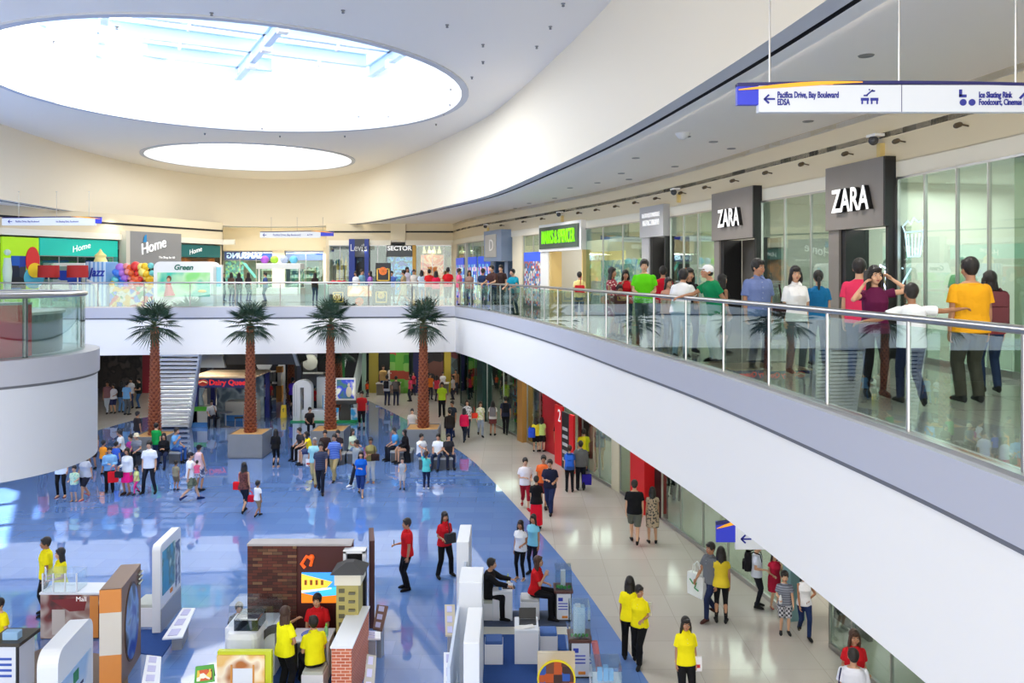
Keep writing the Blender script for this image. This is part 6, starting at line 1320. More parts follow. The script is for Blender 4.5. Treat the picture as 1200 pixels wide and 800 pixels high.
 dict(px=71, yh=640, d=17.7, h=1.6, face=-55, sex='f', top=('polo', yl), bot=('trousers', bk_), hair='long', arms=('bent', 'bent'), label='long haired woman in a yellow polo reading papers behind the picture counter'),
 dict(px=-1, yh=720, d=15.2, h=1.5, face=-20, sex='m', top=('tee', yl), bot=('trousers', bk_), hair='short', label='person in yellow cut off by the left edge behind the info pedestal'),
 dict(px=334, yh=707, d=14.55, h=1.62, face=150, sex='f', top=('polo', (240, 236, 20)), bot=('trousers', (18, 18, 22)), hair='long', hairm=hair_b, arms=('reach', 'hip'), label='long haired woman in a yellow polo standing at the white desk', vox=.009),
]
ID = {}
for r in G:
    i = pp(**r); ID[r['px']] = i
headwear(ID[223], 'cap', (40, 40, 50)); headwear(ID[233], 'cap', (30, 30, 34))
m_ = ID[223]; ch = person((m_['loc'].x + .27, m_['loc'].y - .12, .78), 200, .78, 'f', ('tee', (236, 100, 140)), ('shorts', (240, 200, 210)), 'short', ('shoe', (230, 230, 230)), 'sit_in', ('chin', 'reach'), 'toddler in pink carried on the arm of the man in camouflage shorts', vox=.02, child=True, seat=.16)
def seated(px, d, face, seat=.45, h=1.62, **kw):
    kw.setdefault('vox', .018); return person(((px - 600) / F * d, d, .006), face, h, seat=seat, pose=kw.pop('pose', 'sit'), **kw)
S_ = [
 (143, 32.6, -60, dict(sex='m', top=('tee', (214, 222, 230)), bot=('trousers', bk_), arms=('lap', 'lap'), lean=8, label='grey haired man in white seated at the left side of the first planter', hairm=None)),
 (153, 32.2, -20, dict(sex='m', h=1.3, child=True, top=('tee', (190, 70, 160)), bot=('jeans', jn), arms=('lap', 'lap'), label='child in a purple tee seated beside the man in the pale hat')),
 (161, 32.0, -10, dict(sex='m', top=('tee', (150, 156, 166), 'stripe', (110, 116, 130)), bot=('trousers', (26, 28, 34)), arms=('lap', 'lap'), hair='cap', lean=6, label='person in a pale sun hat and grey tee seated in front of the first planter')),
 (192, 31.9, 8, dict(sex='f', top=('long', (20, 20, 24)), bot=('jeans', (30, 40, 70)), hair='long', arms=('front', 'front'), label='woman in black seated at the right corner of the first planter')),
 (204, 32.8, 75, dict(sex='m', h=1.72, top=('tee', (110, 168, 224)), bot=('jeans', (50, 90, 160)), arms=('lap', 'chin'), lean=10, label='man in a sky blue tee seated on the block right of the first planter')),
 (363.5, 32.4, -60, dict(sex='f', top=('fit', (250, 220, 40)), bot=('shorts', (60, 70, 110)), hair='bob', arms=('reach', 'lap'), lean=14, label='woman in a yellow top seated left of the third planter')),
 (354, 33.2, -40, dict(sex='m', top=('tee', (56, 54, 60)), bot=('trousers', bk_), arms=('lap', 'lap'), lean=12, label='man in dark grey seated beyond the woman in yellow')),
 (381, 32.45, 5, dict(sex='m', top=('tee', (50, 38, 38)), bot=('trousers', bk_), arms=('lap', 'lap'), label='man in dark brown seated on the bench behind the balding man')),
 (396, 32.45, -10, dict(sex='m', top=('tee', (44, 34, 36)), bot=('trousers', bk_), arms=('lap', 'bent'), label='person in black seated on the bench behind the blue striped polo')),
 (413, 32.8, 60, dict(sex='f', top=('tee', (200, 216, 190)), bot=('jeans', jl), hair='long', arms=('lap', 'lap'), label='woman in pale green with long black hair seated right of the third planter')),
 (464.5, 33.1, -60, dict(sex='m', top=('tee', (70, 150, 214)), bot=('trousers', (30, 34, 44)), arms=('lap', 'lap'), lean=8, label='man in a blue tee seated left of the fourth planter')),
 (476, 32.7, -60, dict(sex='f', top=('long', (22, 20, 24)), bot=('longskirt', (22, 22, 26)), hair='bob', arms=('lap', 'lap'), lean=6, label='woman in black with a red scarf seated beside the man in blue')),
 (493, 31.8, 40, dict(sex='m', top=('tee', (232, 236, 240)), bot=('jeans', (66, 92, 140)), arms=('lap', 'reach'), lean=4, label='left one of the two men in white tees on the low bench')),
 (513.5, 31.75, -10, dict(sex='m', top=('tee', (234, 238, 242)), bot=('jeans', (44, 56, 84)), arms=('lap', 'lap'), pose='sit_out', label='right one of the two men in white tees on the low bench')),
 (525, 31.8, 20, dict(sex='m', top=('tee', (50, 50, 56)), bot=('jeans', (34, 40, 60)), arms=('lap', 'lap'), lean=6, label='man in dark grey seated at the right end of the low bench')),
]
for px, d, fc, kw in S_:
    i = seated(px, d, fc, **kw)
    if kw.get('hair') == 'cap': headwear(i, 'bucket', (224, 212, 180))
pp(183, 488, d=32.35, face=170, sex='m', h=1.62, top=('tee', (20, 150, 70)), bot=('jeans', jn), arms=('chin', 'down'), label='man in a green tee standing with his back turned at the first planter')
pp(121, 514, 556, face=160, sex='m', h=1.25, top=('tee', (244, 150, 40)), bot=('shorts', jn), label='child in an orange tee seen from behind at the left of the first planter')
pp(136, 522, 556, face=170, sex='m', h=1.2, top=('tee', (60, 100, 200)), bot=('shorts', jn), label='child in a blue and green tee in front of the seated grey haired man')
pp(161, 493, d=35.2, h=1.6, face=150, sex='m', top=('tee', (50, 46, 50)), bot=('jeans', jn), label='person in black just behind the first planter')
pp(483, 480, d=36.5, h=1.5, face=0, sex='m', top=('tee', (210, 200, 190)), bot=('jeans', jn), label='person whose head shows left of the rightmost palm trunk')
seated(248, 40.2, 20, seat=.46, sex='m', top=('shirt', (206, 206, 202)), bot=('trousers', (34, 34, 42)), arms=('chin', 'lap'), lean=6, label='man in a pale shirt seated inside the ice cream kiosk')
seated(362, 38.6, 30, seat=.40, sex='m', top=('tee', (50, 44, 44)), bot=('trousers', bk_), arms=('lap', 'lap'), lean=14, label='person in black crouched on the low wall of the white rounded booth')
seated(627, 17.98, 75, seat=.48, h=1.62, sex='f', top=('polo', (204, 26, 34)), bot=('trousers', (20, 20, 24)), hair='long', hairm=hair_b, arms=('bent', 'chin'), lean=6, label='woman in a red polo seated on a white block holding a phone', vox=.009)
seated(570, 17.95, 80, seat=.45, h=1.6, sex='m', top=('long', (24, 24, 28)), bot=('trousers', (20, 20, 24)), arms=('reach', 'reach'), lean=10, label='person in black seated between the white partition and the small white counter')
i = person(((369 - 600) / F * 14.8, 14.8, .006), -150, 1.62, 'm', ('polo', (240, 236, 20)), ('trousers', (18, 18, 22)), 'short', pose='sit', arms=('lap', 'lap'), lean=8, label='person in a yellow polo with short hair seated at the white desk', vox=.009)
x, y = i['loc'].x, i['loc'].y; stool_at = (x, y); seated(373, 15.95, 0, h=1.66, sex='m', top=('polo', rd), bot=('trousers', bk_), arms=('lap', 'lap'), lean=8, vox=.012, label='man in a red polo seated behind the white desk'); seated(280, 16.25, 20, seat=.3, h=1.45, sex='m', top=('tee', (60, 60, 66)), bot=('trousers', bk_), lean=14, label='person whose dark hair shows behind the white rounded display case')
for px, yh, yf, top, sx, fc, lab in ((305, 445, 478, (250, 224, 30), 'm', 20, 'child in bright yellow in front of the black stall counter'), (317, 447, 478, (200, 40, 40), 'm', -40, 'child in red in front of the black stall counter'), (311, 449, 479, (214, 220, 236), 'm', 10, 'child in white between the yellow and the red child'), (296, 437, 470, (150, 30, 40), 'm', 60, 'person in dark red at the blue partition'),
    (481, 440, 470, (230, 70, 110), 'f', -60, 'diner in pink left of the rightmost palm'), (484.5, 436, 463, (190, 60, 80), 'f', 0, 'diner in rose close behind the rightmost palm'), (504, 438, 468, (238, 130, 50), 'm', 30, 'diner in orange right of the rightmost palm'), (512, 440, 470, (210, 60, 80), 'f', 150, 'diner in red behind the lime yellow polo'), (519, 436, 462, (226, 226, 226), 'm', 20, 'diner in white at the stone counter'), (531, 440, 468, (190, 184, 180), 'f', -60, 'diner in pale grey by the corner'), (534, 433, 462, (150, 110, 80), 'm', 0, 'diner in brown at the very corner'),
    (430, 446, 465, (240, 90, 40), 'm', 60, 'small child in orange near the back wall'), (355, 422, 453, (130, 90, 170), 'f', 0, 'person in mauve above the round white exhibit'), (366, 426, 459, (220, 214, 206), 'm', 60, 'person in white right of the mauve one'), (397.5, 424, 459, (60, 56, 60), 'm', 170, 'person in charcoal near the short far palm'), (312, 414, 450, (120, 124, 130), 'm', 180, 'person in grey at the dark exhibit counter'), (305, 415, 450, (30, 32, 36), 'm', 170, 'person in black at the dark exhibit counter'), (384, 416, 450, (28, 28, 32), 'm', 170, 'man in black standing by the far dark wall'), (376, 417, 450, (34, 32, 36), 'f', 160, 'woman in black standing by the far dark wall'),
    (472, 426, 458, (40, 40, 46), 'm', 100, 'person in black in front of the lime block panel'), (439, 430, 458, (50, 50, 54), 'f', 20, 'person in dark grey near the mustard wall panel'), (368, 452, 485, (190, 40, 44), 'm', 150, 'person in red behind the low wall of the white booth')):
    pp(px, yh, yf, face=fc, sex=sx, top=('tee', top), bot=('jeans', (44, 46, 60)), hair='short' if sx == 'm' else 'bob', label=lab, vox=.022)
for px, d, top, lab in ((741, 28.4, (120, 150, 210), 'mannequin with bare beige legs and a blue top behind the ground floor glass'), (703, 31.5, (150, 156, 160), 'mannequin in grey behind the ground floor glass'), (770, 26.8, (40, 36, 36), 'mannequin in black right of the red column')):
    pp(px, 0, d=d, h=1.78, face=-15, sex='f', name='mannequin', cat='mannequin', hair=None, top=('tee', top), bot=('none', wh), body_mat=mat('mannequin_beige', (226, 190, 150), .4), shoes=None, label=lab)
for px, d, c, fc, lab in ((684, 31.0, (250, 230, 40), 180, 'shopper in yellow behind the ground floor glass'), (793, 27.2, (34, 34, 38), 150, 'shopper in black behind the ground floor glass beyond the red column'), (784, 27.8, (70, 72, 78), 20, 'shopper in charcoal behind the ground floor glass beyond the red column')):
    pp(px, 0, d=d, h=1.65, face=fc, sex='m', top=('tee', c), bot=('trousers', bk_), label=lab)
prop(ID[128.5], 'tote', (226, 30, 44), 'red shopping bag held by the man in the light blue jacket', hand=0); prop(ID[149], 'handbag', (40, 40, 48), 'black handbag of the woman in the magenta skirt', hand=1)
prop(ID[286], 'sling', (214, 20, 34), 'red shoulder bag on the left of the long haired woman in brown', where=(.21, .02, .9)); prop(ID[286], 'handbag', (206, 26, 50), 'small red handbag between the long haired woman and the toddler', hand=1)
prop(ID[434.5], 'sling', (50, 34, 30), 'dark bag held by the woman in olive', where=(.2, -.16, 1.0)); prop(ID[369], 'papers', (236, 236, 240), 'white paper in the hand of the balding man', hand=1)
prop(ID[563], 'sling', (220, 60, 40), 'red and orange bag of the woman in light jeans', where=(-.26, -.02, 1.02)); prop(ID[577.5], 'backpack', (120, 116, 118), 'small grey backpack in the corridor', where=(0, .13, 1.2)); prop(ID[592.5], 'backpack', (26, 26, 34), 'black backpack of the tall man in navy', where=(0, .14, 1.2))
prop(ID[453.5], 'backpack', (30, 30, 36), 'black rucksack of the left man near the lime panel', where=(0, .14, 1.2)); prop(ID[464], 'backpack', (90, 84, 84), 'grey rucksack of the right man near the lime panel', where=(0, .15, 1.2))
prop(ID[628], 'backpack', (40, 80, 200), 'blue bag of the girl in the yellow tee', where=(.2, .08, 1.0)) if 628 in ID else None
prop(ID[667.5], 'backpack', (50, 110, 220), 'bright blue backpack in the corridor', where=(0, .13, 1.2)); prop(ID[680.5], 'tote', (50, 40, 160), 'indigo bag in the hand of the man in the grey jacket', hand=1)
t_ = prop(ID[833], 'tote', (232, 236, 232), 'big white shopping bag with a green plant print', where=(-.3, -.12, 1.22))
t_.scale = (1.5, 1.2, 1.35)
mm = MB(); mm.tube([(-.1, -.07, -.32), (-.03, -.07, -.38), (.04, -.07, -.34), (.0, -.07, -.44), (.08, -.07, -.46)], .012, 5); mm.build('green_print', mat('bag_green', (60, 160, 90), .6), t_)
prop(ID[887], 'backpack', (24, 24, 28), 'black rucksack of the man in the white tee', where=(0, .14, 1.2)); prop(ID[919.5], 'bottle', (226, 226, 230), 'white drink held by the boy in checked shorts', hand=1)
prop(ID[477], 'phone', black, 'black phone held by the man in the red polo', hand=1); prop(ID[521], 'sling', (50, 50, 54), 'dark folder held by the long haired woman in red', where=(.02, -.3, 1.1)); prop(ID[749.5], 'papers', (240, 240, 244), 'white papers held behind the back of the person in yellow', hand=1); prop(ID[803.5], 'papers', (236, 232, 236), 'red and white leaflet in the hand of the woman in yellow facing the camera', hand=0)
prop(ID[1000], 'sling', (26, 34, 84), 'navy shoulder bag at the bottom right', where=(.26, .06, 1.0)); prop(ID[71], 'papers', (236, 238, 242), 'white papers read by the woman behind the picture counter', hand=1)
finish_surfaces()
def pod_fit():
    path = pod_path(2.1)[1:]
    r = empty('glass_balustrade', (pc[0], pc[1], UP), 0, 'curved glass balustrade with thick steel rail on the rounded balcony at far left', 'balustrade')
    L = [(x - pc[0], y - pc[1]) for x, y in path]
    mm = MB(); mm.tube([(x, y, 1.12) for x, y in [(-6.5, -2.1)] + L], .05, 10); mm.build('handrail', steel, r, True)
    n = len(L); cuts = [0, 11, 22, 26, 32]
    for a, b in zip(cuts, cuts[1:]):
        mm = MB(); seg_ = L[a:b + 1]; ang = [(q[0], q[1]) for q in seg_]
        mm.rings([[(x * .995, y * .995, .02), (x, y, .02), (x, y, 1.08), (x * .995, y * .995, 1.08)] for x, y in ang]); mm.build('glass_panel', rail_glass, r, True)
    for c in (11, 22, 32):
        x, y = L[c]; mm = MB(); mm.tube([(x * .98, y * .98, 0), (x * .98, y * .98, 1.1)], .045, 8); mm.build('post', mat('dark_steel', (96, 96, 98), .3, metal=.8), r)
    mm = MB(); mm.rings([[(-6.5, -2.11, .02), (-6.5, -2.09, .02), (-6.5, -2.09, 1.08), (-6.5, -2.11, 1.08)], [(0, -2.11, .02), (0, -2.09, .02), (0, -2.09, 1.08), (0, -2.11, 1.08)]]); mm.build('glass_panel', rail_glass, r)
    r = empty('bar_counter', (pc[0], pc[1], UP), 0, 'curved red bar counter behind the glass of the rounded balcony', 'counter')
    def arcp(rad, a0, a1, n=20): return [(rad * math.cos(a0 + (a1 - a0) * k / n), rad * math.sin(a0 + (a1 - a0) * k / n)) for k in range(n + 1)]
    pa, pb = arcp(1.8, -PI / 2, -.33), arcp(1.4, -PI / 2, -.33)
    mm = MB(); mm.slab(pa, pb, .02, .95); mm.build('red_front', mat('counter_red', (200, 30, 50), .3), r, True)
    mm = MB(); mm.slab(arcp(1.82, -PI / 2, -.33), arcp(1.2, -PI / 2, -.33), .95, .99); mm.build('counter_top', mat('counter_grey_top', (150, 150, 156), .3), r, True)
    r = empty('bar_counter', (pc[0], pc[1], UP), 0, 'grey curved counter at the right end of the rounded balcony', 'counter')
    mm = MB(); mm.slab(arcp(1.7, -.29, .9), arcp(1.35, -.29, .9), .02, .75); mm.build('grey_front', mat('counter_slate', (120, 130, 132), .35), r, True)
    mm = MB(); mm.slab(arcp(1.75, -.3, .95), arcp(1.2, -.3, .95), .75, .8); mm.build('counter_top', mat('counter_pale_top', (214, 214, 210), .3), r, True)
pod_fit()
shade = mat('red_lamp_shade', (176, 34, 32), .7)
for i, px in enumerate((6, 57, 91)):
    x, y, z = atd(px, 325, 36.9); r = empty('drum_lamp', (x, y, UP), 0, ['large red drum lamp at the extreme left edge', 'red drum lamp between the left edge lamp and the striped stall', 'red drum lamp right beside the blue striped stall'][i], 'lamp')
    mm = MB(); w_ = .62 if i == 0 else .45; mm.lathe([(w_ - .02, 0), (w_, 0), (w_ * .96, .55), (w_ * .92, .55), (w_ - .04, .02)], (0, 0, z - UP), 20); mm.build('lamp_shade', shade, r, True)
    mm = MB(); mm.tube([(0, 0, 0), (0, 0, z - UP + .3)], .03, 8); mm.build('pole', steel, r); mm = MB(); mm.lathe([(.25, 0), (.24, .03), (.03, .05)], (0, 0, 0), 16); mm.build('base', steel, r)
def upk(px0, px1, d, z1, name, label, m, dep=1.2, cat='stall', z0=0.0):
    x0, x1 = (px0 - 600) / F * d, (px1 - 600) / F * d; r = empty(name, (x0, d, UP), 0, label, cat); mm = MB(); mm.bbox_(0, 0, z0, x1 - x0, dep, z1, .03); mm.build('body', m, r); return r, x1 - x0
bst = mat_tex('blue_stripe_print', 'stripes', [(120, 170, 220), (200, 222, 240)], 1.6, .5, rot=(0, PI / 2, 0))
r, w_ = upk(100, 124, 37.4, 2.05, 'drink_stall', 'pale blue striped drink stall with blue slanted lettering', bst)
text('Jazz', (w_ * .55, -.02, 1.55), .55, mat('jazz_blue', (30, 50, 170), .4), r, ext=.01, shear=.3, xs=.8, bold=.01)
mm = MB(); mm.tube([(.1, -.03, 1.2), (.5, -.03, 1.0), (.62, -.03, .4), (.7, -.03, 0.03)], [.05, .08, .06, .05], 8); mm.build('white_wave', white, r, True)
mm = MB(); mm.lathe([(.3, 0), (.22, .2), (.26, .3), (.1, .45), (.02, .6)], (.45, .5, 2.05), 12); mm.build('ice_figure', mat('pale_yellow_figure', (250, 230, 150), .5), r, True)
r, w_ = upk(50, 99, 38.2, 2.0, 'drink_counter', 'wide white framed counter with blue and dark shelf panels left of the striped stall', white, cat='counter')
mm = MB(); mm.box(.12, -.02, .2, w_ - .12, 0, 1.85); mm.build('shelf_panel', mat_tex('drink_shelf_print', 'blocks', [(60, 70, 80), (150, 170, 160), (40, 70, 190), (90, 110, 100), (210, 220, 220)], 2.2, .5), r)
mm = MB(); mm.box(w_ * .6, -.04, 1.05, w_ - .15, -.02, 1.8); mm.build('blue_panel', mat('stall_blue', (40, 80, 200), .5), r); mm = MB(); mm.box(w_ * .72, -.05, .1, w_ - .1, -.02, .95); p_ = mm.build('cyan_panel', mat('stall_cyan', (80, 180, 225), .5), r)
mm = MB(); mm.box(w_ * .8, -.06, .45, w_ * .92, -.05, .7); mm.build('yellow_label', mat('label_yellow', (248, 205, 40), .5), p_)
r, w_ = upk(128, 180, 37.6, .9, 'balloon_stall', 'candy and balloon stall piled with bright balls beside the green poster stand', mat_tex('candy_print', 'voronoi', [(240, 190, 40), (60, 130, 220), (230, 220, 200), (220, 80, 60), (70, 160, 90)], 5, .5), .9)
mm = MB(); mm.bbox_(.1, .5, .9, w_ - .1, .85, 1.5, .02); mm.build('rack', mat_tex('candy_print', 'voronoi', [(240, 190, 40)], 5), r)
rb = random.Random(5); cols = [(250, 200, 40), (240, 110, 60), (70, 130, 230), (250, 235, 130), (240, 150, 150), (120, 210, 210), (230, 60, 60), (180, 120, 220)]
for k in range(34):
    x = .1 + (w_ - .2) * ((k * .618) % 1); row = k // 9; z = .98 + row * .28 + rb.uniform(-.05, .05); rad = rb.uniform(.12, .2) * (1 if row < 3 else 1.2)
    x0_, y0_, _ = r.location; mm = MB(); mm.ball((0, 0, 0), rad, 12, 8); mm.lathe([(.015, -rad - .03), (.005, -rad)], (0, 0, 0), 6)
    o = mm.build('balloon', mat('balloon_%d' % (k % 8), cols[k % 8], .35), None, True, (x0_ + x, y0_ + .15 + .1 * (row % 2), UP + z)); tag(o, 'round balloon in the bright pile on the candy stall', 'balloon', 'balloons on the candy stall')
x0, x1 = (180 - 600) / F * 37.0, (250 - 600) / F * 37.0; w_ = x1 - x0; r = empty('poster_stand', (x0, 37.0, UP), 0, 'big white rounded poster stand with a green picture of a woman in red', 'poster stand')
mm = MB(); pts = [(0, 0), (w_, 0)] + [(w_ - .3 + .3 * math.cos(a), 1.75 + .3 * math.sin(a)) for a in np.linspace(0, PI / 2, 6)] + [(.3 - .3 * math.sin(a), 1.75 + .3 * math.cos(a)) for a in np.linspace(0, PI / 2, 6)]
mm.prism_y(pts, 0, .9); mm.build('frame', white, r)
mm = MB(); mm.box(.18, -.02, .45, w_ - .15, 0, 1.55); pp = mm.build('picture', mat_tex('green_gradient_print', 'noise', [(70, 200, 160), (150, 230, 130), (200, 240, 190), (60, 200, 170)], .8, .4), r)
text('Green', (w_ * .5, -.02, 1.78), .34, mat('green_letter', (20, 110, 90), .4), r, ext=.01, shear=.25, bold=.008)
mm = MB(); mm.tube([(.75, -.04, .48), (.72, -.04, .75), (.7, -.04, 1.05)], [.26, .17, .1], 10); mm.build('red_dress', mat('picture_red', (214, 40, 50), .5), pp, True)
mm = MB(); mm.ball((.7, -.045, 1.22), (.08, .02, .1), 10, 8); mm.tube([(.62, -.05, 1.1), (.55, -.05, .9), (.72, -.05, .8)], .03, 6); mm.build('pictured_figure', mat('picture_skin', (224, 170, 130), .5), pp, True)
mm = MB(); mm.ball((.72, -.04, 1.27), (.11, .015, .14), 10, 8); mm.build('pictured_hair', mat('picture_hair', (110, 70, 40), .5), pp, True)
mm = MB(); mm.ball((w_ - .5, -.03, .7), (.2, .02, .07), 12, 6); mm.build('yellow_button', mat('label_yellow', (248, 205, 40), .5), pp, True)
r, w_ = upk(252, 260, 37.4, 1.9, 'slim_banner', 'slim white totem with a pale blue panel beside the green poster stand', white, .2, 'banner'); mm = MB(); mm.box(.04, -.01, .9, w_ - .04, 0, 1.8); mm.build('print', mat('pale_blue_print', (150, 215, 225), .5), r)
r, w_ = upk(300, 352, 43.5, .75, 'showcase', 'white showcase counter carrying a canopy and four coloured globes', white, 1.0, 'showcase')
for x in (.1, w_ - .1): mm = MB(); mm.tube([(x, .2, .75), (x, .2, 1.75)], .05, 8); mm.build('post', white, r)
mm = MB(); mm.bbox_(0, 0, 1.75, w_, .9, 2.05, .02); mm.build('canopy', mat('pale_grey_white', (226, 228, 226), .5), r)
for k, c in enumerate(((180, 90, 210), (180, 230, 70), (190, 200, 225), (110, 200, 235))):
    o = MB().ball((0, 0, 0), .22, 14, 10).build('globe', mat('globe_%d' % k, c, .3), None, True, (r.location.x + .35 + .52 * k, 43.9, UP + 2.25)); tag(o, '%s globe on top of the white showcase canopy' % ('purple', 'lime green', 'pale lilac', 'sky blue')[k], 'globe')
for i, (a, b, d) in enumerate(((262, 296, 44.5), (356, 384, 44.5))): r, w_ = upk(a, b, d, .95, 'glass_display_table', ['long pale display table where shoppers sit left of the white showcase', 'pale display table where one dark haired shopper sits right of the white showcase'][i], mat('pale_table', (206, 220, 214), .4), .7, 'table')
blk = mat('display_black', (26, 26, 30), .4); gfr = mat('display_gold', (236, 190, 70), .4); orr = mat('display_orange', (240, 120, 40), .45)
def gold_square(p, cx, cz, s_, y=-.03):
    mm = MB()
    for a, b, c, d in ((-s_, -s_, s_, -s_ * .82), (-s_, s_ * .82, s_, s_), (-s_, -s_, -s_ * .82, s_), (s_ * .82, -s_, s_, s_)): mm.box(cx + a, y - .02, cz + b, cx + c, y, cz + d)
    mm.build('gold_square', gfr, p)
def medallion(p, cx, cz, rad, m, y=-.06):
    mm = MB(); mm.lathe([(rad, -.02), (rad, .02)], (0, 0, 0), 20); o = mm.build('medallion', m, p); o.rotation_euler.x = PI / 2; o.location = (cx, y, cz)
    for k in range(6):
        a = k * PI / 3; mm = MB(); mm.tube([(cx, y - .03, cz), (cx + math.cos(a) * rad * .8, y - .03, cz + math.sin(a) * rad * .8)], rad * .06, 5); mm.build('petal_line', mat('display_dark_gold', (190, 110, 30), .5), p)
r, w_ = upk(386, 405, 37.4, .85, 'black_display', 'low black display with a gold square and flowers on top left of the screen counter', blk, .6, 'display'); gold_square(r, w_ * .55, .42, .24); medallion(r, w_ * .5, .42, .17, gfr)
r2, w2 = upk(406, 437, 37.4, .95, 'screen_counter', 'grey counter with a wide bright screen and an orange medallion between the black displays', mat('counter_charcoal', (80, 84, 86), .4), .6, 'counter')
mm = MB(); mm.box(.06, -.04, .45, w2 - .06, -.0, .92); mm.build('screen', mat_tex('cloud_screen', 'noise', [(220, 225, 220), (150, 190, 200), (236, 150, 80), (226, 226, 214)], .9, .4, emit=.5), r2); medallion(r2, w2 * .5, .22, .19, orr)
r3, w3 = upk(438, 456, 37.4, .85, 'black_display', 'black display with a gold square below an orange medallion panel right of the screen counter', blk, .6, 'display'); gold_square(r3, w3 * .5, .42, .26); medallion(r3, w3 * .5, .5, .16, gfr)
mm = MB(); mm.box(0, .5, .85, w3, .58, 2.0); tp = mm.build('tall_panel', blk, r3); gold_square(tp, w3 * .5, 1.45, .3, .5); medallion(tp, w3 * .5, 1.62, .19, orr, .46)
fc = [(220, 30, 40), (230, 230, 220), (240, 60, 80), (200, 30, 60), (250, 130, 90)]
for k in range(9):
    x = (386 + 2.1 * k - 600) / F * 37.5; rr_ = empty('flower', (x, 37.55 + .1 * (k % 2), UP + .85), k, 'red and pink flower bloom on the low black display', 'flower', 'flowers on the low black display')
    mm = MB(); mm.tube([(0, 0, 0), (.02, 0, .16 + .05 * (k % 3))], .008, 5); mm.build('stem', mat('flower_green', (60, 120, 50), .6), rr_)
    mm = MB(); z = .2 + .05 * (k % 3)
    for q in range(6): a = q * PI / 3; mm.ball((.07 * math.cos(a), .07 * math.sin(a), z), (.055, .055, .03), 8, 5)
    mm.ball((0, 0, z + .02), .04, 8, 5); mm.build('bloom', mat('bloom_%d' % (k % 5), fc[k % 5], .6), rr_, True)

pw = mat('panel_white', (232, 236, 242), .35); carpet = mat('blue_carpet', (36, 74, 140), .95, noise=.15, nscale=40); carpet2 = mat('slate_carpet', (72, 82, 104), .95, noise=.12, nscale=40)
def quadfloor(name, pts, m, label, cat='carpet'):
    q = [at(px, py)[:2] for px, py in pts]; mm = MB(); mm.prism(q, .005, .018); tag(mm.build(name, m), label, cat)
quadfloor('carpet', [(566, 828), (566, 744), (662, 744), (672, 828)], carpet, 'royal blue carpet under the white stools and counters')
quadfloor('carpet', [(563, 734), (563, 716), (660, 716), (664, 734)], carpet2, 'slate carpet strip behind the pale floor strip')
quadfloor('floor_strip', [(562, 744), (562, 735), (664, 735), (668, 744)], mat('pale_strip', (206, 204, 192), .5), 'pale strip between the two carpets', 'floor strip')
quadfloor('carpet', [(318, 830), (325, 748), (402, 748), (392, 830)], carpet, 'royal blue carpet between the brick booths')
quadfloor('carpet', [(18, 812), (22, 772), (50, 760), (150, 770), (150, 812)], mat('brown_carpet', (120, 104, 92), .95, noise=.15, nscale=40), 'brown carpet at the bottom left corner')
quadfloor('carpet', [(128, 760), (130, 738), (212, 738), (190, 770)], carpet, 'blue carpet behind the orange arch panel')
def wall_along(name, pn, pf, dn, df, th, ht, m, label, rnd=.0, cat='panel'):
    """panel running away from the camera; right face from near pixel column pn (at depth dn) to far pf (at depth df); returns root with local x across, y along"""
    xn, xf = (pn - 600) / F * dn, (pf - 600) / F * df; L = math.hypot(xf - xn, df - dn); rz = math.atan2(df - dn, xf - xn) - PI / 2
    r = empty(name, (xn, dn, 0), rz, label, cat); mm = MB()
    if rnd:
        pts = [(0, 0), (L, 0), (L, ht)] if False else None
        prof = [(0, 0), (L, 0)] + [(L - rnd + rnd * math.cos(a), ht - rnd + rnd * math.sin(a)) for a in np.linspace(0, PI / 2, 7)] + [(rnd - rnd * math.sin(a), ht - rnd + rnd * math.cos(a)) for a in np.linspace(0, PI / 2, 7)]
        mm.rings([[(-th, y, z) for y, z in prof], [(0, y, z) for y, z in prof]])
    else: mm.box(-th, 0, 0, 0, L, ht)
    mm.build('panel', m, r); return r, L
tp_ = mat('arch_taupe', (140, 116, 100), .5); og = mat('arch_orange', (222, 142, 66), .5)
r, L = wall_along('arch_panel', 142, 165, 14.9, 16.2, .37, 1.82, tp_, 'thick brown arch panel with orange end blocks and an oval blue picture')
mm = MB(); mm.box(-.372, -.01, 1.4, .002, .03, 1.82); mm.build('upper_orange_block', og, r); mm = MB(); mm.box(-.372, -.01, 0, .002, .03, .62); mm.build('lower_orange_block', og, r); mm = MB(); mm.box(-.372, -.008, .62, .002, .03, 1.4); mm.build('cream_middle', mat('arch_cream', (224, 216, 200), .5), r)
mm = MB(); mm.lathe([(.5, -.012), (.5, .012)], (0, 0, 0), 32); o = mm.build('oval_rim', mat('oval_brown', (90, 66, 50), .5), r); o.rotation_euler.y = PI / 2; o.location = (.005, L * .5, .95); o.scale = (1.5, .92, 1)
mm = MB(); mm.lathe([(.47, -.012), (.47, .016)], (0, 0, 0), 32); o = mm.build('oval_picture', mat_tex('oval_city_print', 'noise', [(30, 50, 130), (60, 90, 180), (130, 170, 220), (60, 70, 90)], 1.4, .3, dist=1), r); o.rotation_euler.y = PI / 2; o.location = (.008, L * .5, .95); o.scale = (1.5, .92, 1)
for q in range(3): mm = MB(); mm.tube([(.02, L * .8, 1.5 + .09 * q), (.06, L * .9, 1.54 + .09 * q), (.02, L * .97, 1.5 + .09 * q)], .022, 5); mm.build('metal_emblem', steel, r, True)
r, L = wall_along('media_panel', 188, 212, 17.15, 18.5, .17, 1.86, pw, 'tall white rounded panel with a teal and blue picture beside the arch panel', .12)
mm = MB(); mm.box(0, .12, .75, .012, L * .68, 1.68); mm.build('picture', mat_tex('teal_city_print', 'noise', [(30, 130, 170), (40, 150, 190), (60, 110, 110), (190, 220, 215), (40, 120, 110)], 1.6, .3), r)
